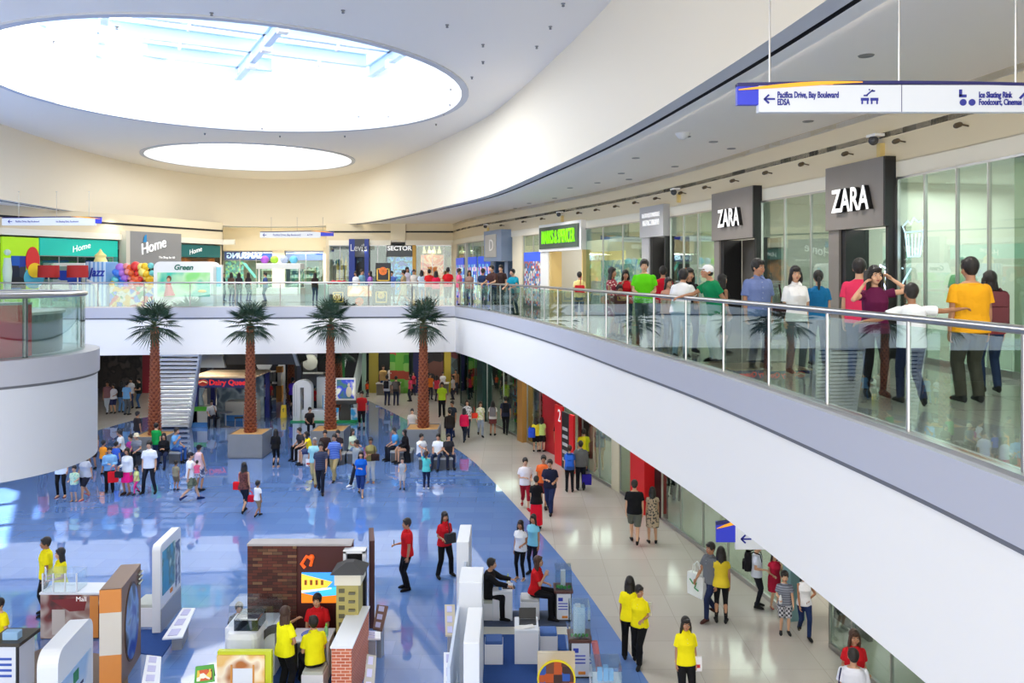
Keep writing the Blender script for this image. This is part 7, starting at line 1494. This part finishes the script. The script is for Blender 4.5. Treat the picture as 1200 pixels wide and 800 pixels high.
mm = MB(); mm.box(0, L * .72, .6, .012, L * .92, 1.6); mm.build('blue_text_panel', mat_tex('photo_strip', 'noise', [(206, 214, 224), (60, 80, 120), (206, 214, 224)], 3, .4), r)
mm = MB(); mm.box(-.002, .02, .0, .014, L - .02, .5); mm.build('grey_foot_panel', mat('foot_grey', (150, 156, 166), .4), r); mm = MB(); mm.box(0, L * .45, .62, .016, L * .55, .7); mm.build('orange_label', mat('label_orange', (230, 140, 50), .5), r)
r, L = wall_along('media_panel', 68, 109, 12.3, 13.7, .3, 1.86, pw, 'white rounded panel with pale blue poster at the bottom left in front of the counter', .22)
mm = MB(); mm.box(0, .1, .1, .012, L - .12, 1.35); pp = mm.build('picture', mat_tex('pale_blue_ad', 'noise', [(190, 212, 236), (150, 190, 230), (220, 230, 240)], .9, .3), r)
for q in range(5): mm = MB(); mm.box(.013, .5, .95 - q * .13, .018, .95 - .08 * (q % 2), 1.0 - q * .13); mm.build('text_line', mat('ad_ink', (40, 60, 110), .5), pp)
mm = MB(); mm.ball((.01, .3, .62), (.01, .1, .14), 10, 8); mm.build('portrait', mat('ad_skin', (200, 120, 110), .5), pp, True); mm = MB(); mm.box(.013, .55, 1.1, .02, .75, 1.28); mm.build('green_mark', mat('ad_green', (30, 130, 80), .5), pp)
x0, x1 = (48 - 600) / F * 16.9, (117 - 600) / F * 16.9; w_ = x1 - x0
r = empty('picture_counter', (x0, 16.9, 0), 0, 'counter faced with a maroon living room picture where two staff in yellow stand', 'counter')
mm = MB(); mm.box(0, 0, 0, w_, .5, .93); mm.build('body', mat('counter_maroon_body', (100, 60, 50), .5), r)
mm = MB(); mm.box(.0, -.02, .02, w_, 0, .92); pp = mm.build('room_picture', mat_tex('room_print', 'noise', [(60, 40, 40), (150, 110, 100), (190, 175, 165), (120, 50, 46), (40, 30, 30)], 1.3, .4), r)
mm = MB(); mm.box(w_ * .2, -.03, .1, w_ * .42, -.02, .62); mm.build('white_door_shape', mat('print_white', (205, 195, 185), .5), pp); mm = MB(); mm.add([(w_ * .18, -.028, .82), (w_ * .8, -.028, .88), (w_ * .75, -.028, .6), (w_ * .5, -.028, .58)], [(3, 2, 1, 0)]); mm.build('red_ceiling_shape', mat('print_red', (130, 44, 44), .5), pp); mm = MB(); mm.box(w_ * .84, -.03, .04, w_ - .02, -.02, .9); mm.build('orange_strip', og, pp)
text('Mall', (w_ * .7, -.035, .84), .14, letter_w, pp, ext=.002)
mm = MB(); mm.box(-.02, -.03, .93, w_ + .3, .55, .97); mm.build('counter_top', pw, r)
cg = mat_glass('case_glass', (246, 250, 252), 1.4, .03)
mm = MB(); mm.box(.02, .0, .97, .75, .015, 1.36); mm.box(.02, .4, .97, .75, .415, 1.36); mm.box(.02, .0, .97, .035, .415, 1.36); mm.box(.735, .0, .97, .75, .415, 1.36); mm.build('glass_guard', cg, r)
for x in (.03, .25, .5, .74): mm = MB(); mm.box(x - .012, -.005, .97, x + .012, .02, 1.36); mm.build('guard_post', pw, r)
x0, x1 = (-14 - 600) / F * 14.4, (21 - 600) / F * 14.4; r = empty('info_pedestal', (x0, 14.4, 0), 0, 'dark topped white info pedestal at the bottom left corner', 'pedestal')
mm = MB(); mm.box(0, 0, 0, x1 - x0, .5, 1.0); mm.build('body', pw, r); mm = MB(); mm.box(-.04, -.04, 1.0, x1 - x0 + .05, .6, 1.06); mm.build('dark_top', mat('pedestal_dark_top', (66, 60, 50), .4), r); mm = MB(); mm.box(x1 - x0 - .03, -.015, 0, x1 - x0 + .01, .02, 1.0); mm.build('dark_edge', black, r)
for q in range(4): mm = MB(); mm.box(.2, -.01, .75 - q * .1, .42, 0, .79 - q * .1); mm.build('blue_text', mat('print_blue', (60, 90, 180), .5), r)
mm = MB(); mm.box(.15, -.012, .1, .42, 0, .18); mm.build('yellow_strip', mat('label_yellow', (248, 205, 40), .5), r)
mm = MB(); mm.bbox_(0, 0, 0, .28, .16, .14, .02); o = mm.build('tissue_box', mat('tissue_blue', (150, 190, 225), .5), None, False, (x0 + .18, 14.5, 1.06)); tag(o, 'pale blue tissue box on the dark topped pedestal', 'box')
def stool(px, yb, label, w_=.42, hh=.42, cush=(190, 194, 184), name='box_stool'):
    x, y, _ = at(px, yb); r = empty(name, (x, y, 0), 0, label, 'stool'); mm = MB(); mm.bbox_(-w_ / 2, 0, .01, w_ / 2, w_, hh, .01); mm.build('box', mat('stool_white', (236, 236, 240), .4), r)
    mm = MB(); mm.bbox_(-w_ / 2 + .01, .01, hh, w_ / 2 - .01, w_ - .01, hh + .07, .03); mm.build('cushion', mat('cushion_%d_%d_%d' % cush, cush, .7), r, True)
stool(172, 735, 'white block stool with grey green cushion behind the arch panel', .62)
stool(621, 727, 'white block stool with silver cushion under the seated woman in red', .42, .40, (196, 198, 200)); stool(578.5, 779.5, 'white block stool with blue cushion left of the laptop counter', .36, .40, (60, 96, 160)); stool(643, 768, 'white block stool with blue cushion right of the laptop counter', .36, .38, (70, 108, 176))
def rack(pts, zs, label, m=None, n=3):
    q = [at(px, py, z) for (px, py), z in zip(pts, zs)]; c = [sum(v[i] for v in q) / 4 for i in range(2)]
    r = empty('brochure_rack', (c[0], c[1], 0), 0, label, 'brochure rack'); V = [(v[0] - c[0], v[1] - c[1], v[2]) for v in q]
    mm = MB(); mm.rings([[(x, y, z - .03) for x, y, z in V], [(x, y, z) for x, y, z in V]]); mm.build('tray', m or pw, r)
    mm = MB(); mm.rings([[(x * .5, y * .5, 0) for x, y, z in V], [(x * .5, y * .5, sum(zs) / 4 - .12) for x, y, z in V]]); mm.build('foot', mat('rack_grey', (150, 152, 158), .4), r)
    a, b, c_, d = [V3(*v) for v in V]
    for k in range(n):
        t = (k + .5) / n; p = a.lerp(b, .2).lerp(d.lerp(c_, .2), t); q2 = a.lerp(b, .7).lerp(d.lerp(c_, .7), t); w = (d - a) * .3 / n; mm = MB(); up = V3(0, 0, .012)
        mm.rings([[tuple(v + V3(0, 0, .001)) for v in (p - w, q2 - w, q2 + w, p + w)], [tuple(v + up) for v in (p - w, q2 - w, q2 + w, p + w)]]); mm.build('leaflet', mat('leaflet_lilac', (190, 190, 226), .5), r)
rack([(190, 748), (214, 746), (229, 712), (214, 712)], [.4, .4, .45, .45], 'long low white leaflet tray running along the foot of the teal picture panel'); rack([(166, 800), (187, 800), (189, 769), (172, 767)], [.4, .4, .42, .42], 'white leaflet tray in front of the oval picture arch')
rack([(437, 736), (448, 738), (455, 710), (442, 708)], [.6, .6, .95, .95], 'tall sloping brown leaflet stand behind the brick pillar', mat('rack_brown', (120, 92, 84), .4)); rack([(424, 748), (446, 748), (446, 740), (424, 738)], [.55, .55, .6, .6], 'flat white leaflet tray at the foot of the brown leaflet stand')
rack([(425, 812), (438, 812), (441, 768), (430, 766)], [.55, .55, .8, .8], 'sloping grey leaflet stand at the bottom right of the brick pillar', mat('rack_taupe', (168, 164, 156), .4)); rack([(522, 744), (534, 744), (533, 708), (521, 708)], [.55, .55, .85, .85], 'sloping beige leaflet stand left of the white partition, the farther one', mat('rack_beige', (196, 186, 160), .4)); rack([(520, 812), (537, 812), (534, 764), (520, 764)], [.5, .5, .85, .85], 'sloping white leaflet stand left of the white partition, the nearer one', pw)
bk = mat_brick('mixed_brick', (96, 46, 34), (54, 30, 26), (40, 28, 26), 1, .2, .06, .004, .8, rot=(PI / 2, 0, 0), bias=-.1, extra=(200, 164, 116))
mar = mat('maroon_panel', (70, 20, 22), .5)
x0, d0 = (290 - 600) / F * 16.24, 16.24; xm, x1 = (347.5 - 600) / F * 16.24, (411 - 600) / F * 16.24
r = empty('booth_wall', (x0, d0, 0), 0, 'booth back wall, half rough brick and half maroon with a glowing resort picture', 'booth wall')
mm = MB(); mm.box(0, 0, 0, xm - x0, .3, 2.16); mm.build('brick_half', bk, r); mm = MB(); mm.box(xm - x0, .03, 0, x1 - x0, .3, 2.14); mp_ = mm.build('maroon_half', mar, r)
mm = MB(); mm.box(-.01, -.01, 2.16, x1 - x0 + .01, .32, 2.2); mm.build('top_cap', mat('cap_grey', (170, 166, 168), .5), r)
pic = empty; mm = MB(); mm.box(xm - x0 + .1, .0, 1.02, x1 - x0 - .22, .03, 1.62); pf = mm.build('resort_picture', mat('print_sky', (60, 150, 235), .4, emit=.9), mp_)
def shp(pts, c, nm, y=-.006): mm = MB(); mm.prism_y([(xm - x0 + .1 + a, 1.02 + b) for a, b in pts], y, .0); mm.build(nm, mat('rs_%d_%d_%d' % c, c, .4, emit=.8), pf)
shp([(0, 0), (.76, 0), (.76, .18), (.35, .12), (0, .2)], (245, 130, 30), 'orange_terrace'); shp([(.28, .12), (.76, .16), (.76, .32), (.4, .3)], (70, 200, 240), 'blue_pool', -.009); shp([(0, .25), (.5, .3), (.62, .42), (.3, .5), (0, .58)], (250, 200, 70), 'yellow_building', -.008); shp([(0, .2), (.6, .28), (.6, .31), (0, .25)], (240, 240, 230), 'white_band', -.010)
for q in range(4): shp([(.06 + q * .11, .36), (.11 + q * .11, .36), (.11 + q * .11, .46), (.06 + q * .11, .46)], (120, 70, 30), 'window_shape', -.012)
mm = MB(); mm.tube([(.72 + xm - x0 - .55, .0, 1.72), (xm - x0 + .1, .0, 1.8), (xm - x0 + .2, .0, 1.95), (xm - x0 + .32, .0, 1.9), (xm - x0 + .28, .0, 1.76)], .035, 6); mm.build('orange_emblem', mat('emblem_orange', (236, 96, 30), .4, emit=.5), mp_, True); mm = MB(); mm.ball((xm - x0 + .3, 0, 1.93), .06, 8, 6); mm.build('emblem_dot', mat('emblem_orange', (236, 96, 30)), mp_, True)
r = empty('stone_arch', ((300 - 600) / F * 15.3, 15.3, 0), 0, 'small dark stone arch and glass case in front of the rough brick wall', 'arch')
mm = MB(); pl = arch(0, .75, .95, .12, .37); n = len(pl)
for k in range(n // 2 - 1): mm.prism_y([pl[k], pl[k + 1], pl[n - 2 - k], pl[n - 1 - k]], 0, .12)
mm.build('arch', mat('slate_stone', (74, 74, 78), .6, noise=.3, nscale=14), r); mm = MB(); mm.box(-.55, .1, .9, .3, .7, 1.3); mm.build('glass_case', cg, r); mm = MB(); mm.box(-.6, .05, 0, .34, .75, .9); mm.build('case_base', pw, r)
r, L = wall_along('slat_panel', 439, 438, 17.4, 18.3, .11, 1.88, mat_brick('brown_slats', (92, 52, 44), (74, 40, 36), (50, 28, 26), 1, 3, .09, .006, .5, rot=(PI / 2, 0, PI / 2)), 'thin tall brown slatted panel seen edge on')
r = empty('tower_model', ((394 - 600) / F * 15.4, 15.4, 0), 0, 'tall olive and cream tower model with a dark hipped roof beside the maroon wall', 'building model')
mm = MB(); mm.box(0, 0, 0, .42, .45, 1.72); mm.build('olive_body', mat('model_olive', (176, 164, 96), .6), r); mm = MB(); mm.box(-.03, -.03, 1.7, .47, .5, 1.92); mm.build('cream_storey', mat('model_cream', (226, 220, 200), .6), r)
mm = MB(); mm.rings([[(-.1, -.1, 1.92), (.54, -.1, 1.92), (.54, .56, 1.92), (-.1, .56, 1.92)], [(.16, .15, 2.08), (.3, .15, 2.08), (.3, .32, 2.08), (.16, .32, 2.08)]]); mm.build('hipped_roof', mat('model_roof', (58, 58, 60), .7), r)
for q in range(9):
    mm = MB(); mm.box(.24, -.05, .25 + q * .16, .36, 0, .29 + q * .16); mm.build('balcony', mat('model_balcony', (110, 106, 84), .6), r); mm = MB(); mm.box(.05, -.01, .27 + q * .16, .16, 0, .35 + q * .16); mm.build('model_window', mat('model_window_dark', (96, 92, 66), .4), r)
r = empty('display_tower', ((401 - 600) / F * 16.0, 16.1, 0), 0, 'dark display column with a white open frame top behind the tower model', 'display column')
mm = MB(); mm.box(.1, 0, 0, .45, .12, 1.8); mm.build('dark_column', black, r); mm = MB(); mm.box(.0, -.02, 1.8, .06, .2, 2.1); mm.box(.38, -.02, 1.8, .44, .2, 2.1); mm.box(0, -.02, 2.06, .44, .2, 2.12); mm.build('white_frame', pw, r); mm = MB(); mm.box(.06, .1, 1.8, .38, .14, 2.06); mm.build('dark_infill', black, r)
x0, x1 = (388.5 - 600) / F * 14.1, (412 - 600) / F * 14.1; r = empty('brick_pillar', (x0, 14.1, 0), 0, 'low orange brick partition with a flat white top running away from the camera', 'partition')
mm = MB(); mm.box(0, 0, 0, x1 - x0, 1.7, 1.1); mm.build('brick_body', mat_brick('orange_brick', (206, 110, 74), (188, 92, 60), (232, 200, 176), 1, .16, .055, .006, .7, rot=(PI / 2, 0, 0)), r); mm = MB(); mm.box(-.02, -.02, 1.1, x1 - x0 + .02, 1.72, 1.13); mm.build('white_top', pw, r)
x0, x1 = (342 - 600) / F * 15.3, (387 - 600) / F * 15.3; r = empty('white_desk', (x0, 15.15, 0), 0, 'white desk between the woman in yellow and the man in red', 'desk'); w_ = x1 - x0
mm = MB(); mm.box(0, 0, .0, .04, .5, .72); mm.build('side_panel', pw, r); mm = MB(); mm.box(w_ - .04, 0, 0, w_, .5, .72); mm.build('side_panel', pw, r); mm = MB(); mm.box(.04, .4, .1, w_ - .04, .44, .72); mm.build('back_panel', pw, r); mm = MB(); mm.bbox_(-.02, -.02, .72, w_ + .02, .54, .76, .01); mm.build('desk_top', pw, r)
o = MB().lathe([(.14, 0), (.17, .02), (.15, .035), (.04, .02)], (0, 0, 0), 18).build('blue_dish', mat('dish_blue', (80, 120, 200), .4), None, True, (x0 + w_ * .45, 15.38, .762)); tag(o, 'blue rimmed round dish on the white desk', 'dish')
r = empty('drink_bottle', (x0 + w_ * .88, 15.35, .76), 0, 'green capped bottle on the white desk', 'bottle'); mm = MB(); mm.lathe([(.035, 0), (.037, .12), (.02, .17), (.018, .19)], (0, 0, 0), 12); mm.build('bottle_body', mat('bottle_green', (150, 220, 170), .2), r, True); mm = MB(); mm.lathe([(.02, .19), (.02, .22)], (0, 0, 0), 10); mm.build('cap', mat('cap_lime', (120, 220, 60), .4), r)
x0, x1 = (254 - 600) / F * 14.0, (312 - 600) / F * 14.0; r = empty('picture_board', (x0, 14.0, 0), 0, 'board with an amber bedroom picture in a lime frame at bottom centre left', 'picture board'); w_ = x1 - x0
mm = MB(); mm.box(0, .03, 0, w_ + .08, .12, 1.08); mm.build('board', mat('board_lime', (196, 206, 40), .5), r)
mm = MB(); mm.box(.0, 0, .15, w_ - .03, .03, 1.02); pp = mm.build('bedroom_picture', mat_tex('amber_print', 'noise', [(246, 222, 160), (236, 190, 110), (250, 236, 206), (180, 110, 50)], 1.5, .4), r)
mm = MB(); mm.box(.28, -.01, .4, .62, 0, .8); mm.build('bright_window', mat('print_pale_blue', (226, 232, 240), .4), pp)
for xx in (.24, .62): mm = MB(); mm.box(xx, -.012, .25, xx + .03, 0, .86); mm.build('curtain_edge', mat('print_amber', (216, 150, 70), .4), pp)
for xx, zz, c in ((.35, .22, (230, 120, 60)), (.5, .26, (226, 90, 50)), (.68, .24, (90, 40, 36)), (.15, .18, (190, 130, 60))): mm = MB(); mm.ball((xx, -.008, zz), (.09, .01, .05), 10, 6); mm.build('cushion_shape', mat('pc_%d' % c[1], c, .5), pp, True)
r = empty('white_case', ((262 - 600) / F * 14.9, 14.9, 0), 0, 'white rounded display case behind the bedroom picture board', 'display case'); mm = MB(); mm.bbox_(0, 0, 0, .62, .8, 1.0, .12); mm.build('case', pw, r); mm = MB(); mm.bbox_(.15, .1, 1.0, .6, .6, 1.22, .02); mm.build('smoked_lid', mat_glass('smoked_glass', (170, 176, 184), 1.45, .1), r)
quad = None
r = empty('white_counter', ((236 - 600) / F * 13.3, 13.0, 0), 0, 'white curved counter end at the bottom edge below the bedroom picture', 'counter'); mm = MB(); mm.lathe([(.55, 0), (.55, .56), (.53, .58), (.02, .58)], (.8, .1, 0), 30); mm.build('drum', pw, r, True)
x, y, _ = at(240, 797, .56); r = empty('tent_card', (x, y, .56), .3, 'small green tent card with food pictures at the bottom left centre', 'tent card'); mm = MB(); mm.rings([[(-.17, -.1, 0), (.17, -.1, 0), (.17, -.09, 0), (-.17, -.09, 0)], [(-.15, .0, .26), (.15, .0, .26), (.15, .01, .26), (-.15, .01, .26)]]); mm.build('front', mat('tent_green', (80, 170, 60), .5), r); mm = MB(); mm.rings([[(-.17, .12, 0), (.17, .12, 0), (.17, .11, 0), (-.17, .11, 0)], [(-.15, .01, .26), (.15, .01, .26), (.15, .0, .26), (-.15, .0, .26)]]); mm.build('back', black, r)
mm = MB(); mm.rings([[(-.13, -.091, .04), (.13, -.091, .04), (.13, -.085, .04), (-.13, -.085, .04)], [(-.12, -.032, .2), (.12, -.032, .2), (.12, -.026, .2), (-.12, -.026, .2)]]); mm.build('food_picture', mat_tex('food_print', 'voronoi', [(236, 200, 70), (220, 90, 40), (245, 240, 220), (120, 70, 40)], 14, .5), r)
r = empty('white_partition', ((549 - 600) / F * 17.25, 12.4, 0), 0, 'long white stepped partition running away between the two booths', 'partition'); rx = r.location.x
for (a, b, dn, df, ht) in ((535, 549.5, 17.2, 18.4, 1.92), (537.5, 565, 14.9, 15.7, 1.94), (543, 562, 12.55, 13.9, 1.9)):
    X0, X1 = (a - 600) / F * dn, (b - 600) / F * dn; mm = MB(); mm.bbox_(X0 - rx, dn - 12.4, 0, X1 - rx, df - 12.4, ht, .015); mm.build('white_block', pw, r)
mm = MB(); mm.box((536 - 600) / F * 15 - rx, .2, 0, (539 - 600) / F * 15 - rx, 4.9, 1.5); mm.build('thin_panel', mat('panel_pale_blue', (206, 218, 236), .4), r)
def wcounter(a, b, yb, hh, dep, label, m=None):
    x0, y, _ = at(a, yb); x1 = (b - 600) / F * y; r = empty('white_counter', (x0, y, 0), 0, label, 'counter'); mm = MB(); mm.bbox_(0, 0, .018, x1 - x0, dep, hh, .012); mm.build('cabinet', pw, r); mm = MB(); mm.box(.02, -.004, .06, x1 - x0 - .02, 0, hh - .06); mm.build('front_door', mat('door_white', (240, 240, 244), .35), r); return x0, y, x1 - x0
cx, cy, cw = wcounter(577, 600.5, 728, .66, .5, 'small white counter with a cup, tissues and a tray by the partition')
o = MB().lathe([(.035, 0), (.045, .12), (.04, .12), (.03, .01)], (0, 0, 0), 12).build('blue_cup', mat('cup_blue', (90, 150, 220), .4), None, True, (cx + .17, cy + .1, .66)); tag(o, 'light blue cup on the small white counter', 'cup')
o = MB().bbox_(-.14, -.09, 0, .14, .09, .02, .01).build('tray', black, None, False, (cx + .36, cy + .22, .66)); tag(o, 'black tray on the small white counter', 'tray')
r = empty('tissue_pack', (cx + .36, cy + .22, .68), 0, 'white tissue pack on the black tray', 'tissues'); mm = MB(); mm.bbox_(-.09, -.06, 0, .09, .06, .07, .02); mm.build('pack', pw, r, True); mm = MB(); mm.ball((0, 0, .09), (.04, .02, .04), 8, 6); mm.build('tissue', white, r, True)
r = empty('sauce_bottle', (cx + .34, cy + .4, .66), 0, 'yellow green bottle behind the tissue pack', 'bottle'); mm = MB(); mm.lathe([(.03, 0), (.03, .14), (.012, .2), (.01, .24)], (0, 0, 0), 10); mm.build('bottle_body', mat('bottle_lime', (190, 210, 60), .3), r, True)
o = MB().bbox_(-.1, -.08, 0, .1, .08, .02, .005).build('notebook', mat('paper_blue', (90, 120, 180), .5), None, False, (cx + .1, cy + .34, .66)); tag(o, 'blue notebook on the small white counter', 'notebook')
cx, cy, cw = wcounter(603, 631.5, 779, .68, .62, 'larger white counter carrying a dark tray and papers on the blue carpet')
r = empty('laptop', (cx + .26, cy + .35, .68), .0, 'open dark laptop on the larger white counter', 'laptop'); mm = MB(); mm.bbox_(-.17, -.12, 0, .17, .12, .02, .005); mm.build('keyboard_base', mat('laptop_grey', (60, 62, 66), .4), r); mm = MB(); mm.rings([[(-.17, .12, .02), (.17, .12, .02), (.17, .13, .02), (-.17, .13, .02)], [(-.17, .17, .22), (.17, .17, .22), (.17, .18, .22), (-.17, .18, .22)]]); mm.build('screen', black, r)
for q in range(3): o = MB().box(-.1, -.07, 0, .1, .07, .004).build('paper_sheet', white, None, False, (cx + .1 + .09 * q, cy + .1 + .02 * q, .681 + .006 * q), .3 * q - .3); tag(o, 'loose white paper sheet on the larger white counter', 'paper', 'papers on the larger white counter')
def pedestal(a, b, yb, hh, gh, label, model):
    x0, y, _ = at(a, yb); x1 = (b - 600) / F * y; w_ = x1 - x0; r = empty('model_pedestal', (x0, y, 0), 0, label, 'display pedestal')
    mm = MB(); mm.box(0, .01, 0, w_, .42, hh); mm.build('dark_case', mat('case_dark', (40, 40, 44), .4), r); mm = MB(); mm.box(.03, 0, .04, w_ - .02, .01, hh - .02); f = mm.build('white_front', pw, r)
    mm = MB(); mm.bbox_(-.03, -.03, hh, w_ + .03, .46, hh + .06, .01); mm.build('wooden_top', mat('walnut', (92, 56, 44), .4), r)
    mm = MB(); mm.box(.0, .0, hh + .06, w_, .012, hh + gh); mm.box(0, .41, hh + .06, w_, .422, hh + gh); mm.box(0, 0, hh + .06, .012, .422, hh + gh); mm.box(w_ - .012, 0, hh + .06, w_, .422, hh + gh); mm.box(0, 0, hh + gh, w_, .422, hh + gh + .012); mm.build('glass_box', cg, r)
    mm = MB(); mm.box(.06, -.008, hh * .72, .16, 0, hh * .84); mm.build('blue_logo', mat('print_blue2', (50, 70, 190), .5), f)
    for q in range(3): mm = MB(); mm.box(.06, -.008, hh * (.62 - .1 * q), w_ * .75, 0, hh * (.65 - .1 * q)); mm.build('blue_text', mat('print_blue2', (50, 70, 190), .5), f)
    mm = MB(); mm.box(w_ * .4, -.008, hh * .12, w_ * .75, 0, hh * .2); mm.build('orange_label', mat('label_orange', (230, 140, 50), .5), f)
    return x0, y, w_, r
x0, y, w_, r = pedestal(651, 670, 728, .62, .5, 'dark pedestal with a glass case of plants beside the seated woman in red', 0)
rb = random.Random(3)
mo = empty('garden_model', (x0 + w_ / 2, y + .21, .69), 0, 'tiny garden with a small white tower in the glass case', 'building model'); mm = MB(); mm.box(-.05, -.05, 0, .05, .05, .36); mm.build('white_tower', pw, mo)
for k in range(6): mm = MB(); mm.ball((rb.uniform(-.13, .13), rb.uniform(-.15, -.08), .03), (.04, .03, .04), 8, 6); mm.build('tiny_bush', mat('bush_green', (70, 150, 50), .8), mo, True)
x0, y, w_, r = pedestal(668, 692, 795, .68, .66, 'dark pedestal with a glass case holding a pale blue high-rise model', 1)
mo = empty('high_rise_model', (x0 + w_ / 2, y + .21, .755), 0, 'pale blue high-rise model inside the glass case', 'building model'); mm = MB(); mm.box(-.11, -.08, 0, .1, .1, .52); mm.build('tower', mat_brick('blue_tower_facade', (150, 190, 220), (180, 210, 232), (230, 238, 244), 1, .04, .03, .003, .4, rot=(PI / 2, 0, 0)), mo); mm = MB(); mm.box(-.08, -.05, .52, .02, .05, .56); mm.build('roof_block', pw, mo)
for k in range(5): mm = MB(); mm.ball((-.15 + .07 * k, -.14, .03), (.03, .03, .035), 8, 6); mm.build('tiny_bush', mat('bush_green', (70, 150, 50), .8), mo, True)
x0, y, _ = at(694, 783, 1.0); r = empty('model_case', (x0, y, 0), 0, 'glass case with pale blue towers at the bottom centre', 'display case'); w_ = 35 / F * y
mm = MB(); mm.box(0, 0, 0, w_, .5, .7); mm.build('base', pw, r); mm = MB(); mm.box(0, 0, .7, w_, .012, 1.0); mm.box(0, .49, .7, w_, .5, 1.0); mm.box(0, 0, .7, .012, .5, 1.0); mm.box(w_ - .012, 0, .7, w_, .5, 1.0); mm.box(0, 0, 1.0, w_, .5, 1.012); mm.build('glass_box', cg, r)
mo = empty('twin_tower_model', (x0 + w_ * .5, y + .22, .7), 0, 'cluster of pale blue block models in the lowest glass case', 'building model')
for k, (a, h_) in enumerate(((-.1, .2), (0, .24), (.09, .18))): mm = MB(); mm.box(a - .04, -.05, 0, a + .04, .05, h_); mm.build('tower', mat('model_pale_blue', (130, 190, 235), .4), mo)
x0 = (630 - 600) / F * 13.9; x1 = (674 - 600) / F * 13.9; r = empty('round_sign_board', (x0, 13.9, 0), 0, 'beige board with a yellow ringed round interior picture at the bottom centre', 'sign board'); w_ = x1 - x0
mm = MB(); mm.box(0, .02, 0, w_, .1, 1.1); mm.build('board', mat_tex('beige_wave', 'noise', [(206, 186, 150), (226, 214, 190), (206, 186, 150)], 1.0, .4), r)
mm = MB(); mm.lathe([(.33, -.01), (.33, .01)], (0, 0, 0), 32); o = mm.build('yellow_ring', mat('ring_yellow', (246, 226, 40), .4), r); o.rotation_euler.x = PI / 2; o.location = (w_ * .5, .01, .66)
mm = MB(); mm.lathe([(.30, -.012), (.30, .012)], (0, 0, 0), 32); o = mm.build('round_picture', mat_tex('shop_interior_print', 'blocks', [(90, 50, 30), (200, 90, 30), (50, 90, 170), (60, 36, 26), (120, 70, 40)], 7, .4), r); o.rotation_euler.x = PI / 2; o.location = (w_ * .5, .0, .66)
r = empty('folded_banner', (at(697, 800)[0], at(697, 800)[1], 0), 0, 'rolled pink banner leaning behind the high-rise pedestal', 'banner'); mm = MB(); mm.tube([(.12, 0, .03), (-.0, .05, .75)], .06, 8); mm.build('roll', mat('pink_roll', (206, 120, 124), .6), r, True)
x, y = stool_at
r = empty('box_stool', (x, y - .2, 0), 0, 'white block stool under the seated person in yellow', 'stool'); mm = MB(); mm.bbox_(-.2, 0, .02, .2, .4, .38, .01); mm.build('box', mat('stool_white', (236, 236, 240)), r); mm = MB(); mm.bbox_(-.19, .01, .38, .19, .39, .44, .03); mm.build('cushion', mat('cushion_190_194_184', (190, 194, 184)), r, True)
r = empty('box_stool', ((570 - 600) / F * 17.95, 17.75, 0), 0, 'white block stool under the person in black by the partition', 'stool'); mm = MB(); mm.bbox_(-.2, 0, .02, .2, .4, .38, .01); mm.build('box', mat('stool_white', (236, 236, 240)), r); mm = MB(); mm.bbox_(-.19, .01, .38, .19, .39, .44, .03); mm.build('cushion', mat('cushion_190_194_184', (190, 194, 184)), r, True)
bpy.context.view_layer.update()
dg = bpy.context.evaluated_depsgraph_get()
for o in [o for o in SC.objects if o.type == 'FONT']:
    me = bpy.data.meshes.new_from_object(o.evaluated_get(dg)); 
    n = bpy.data.objects.new(o.name, me); COL.objects.link(n); n.parent = o.parent; n.matrix_basis = o.matrix_basis.copy()
    nm = o.name; bpy.data.objects.remove(o); n.name = nm
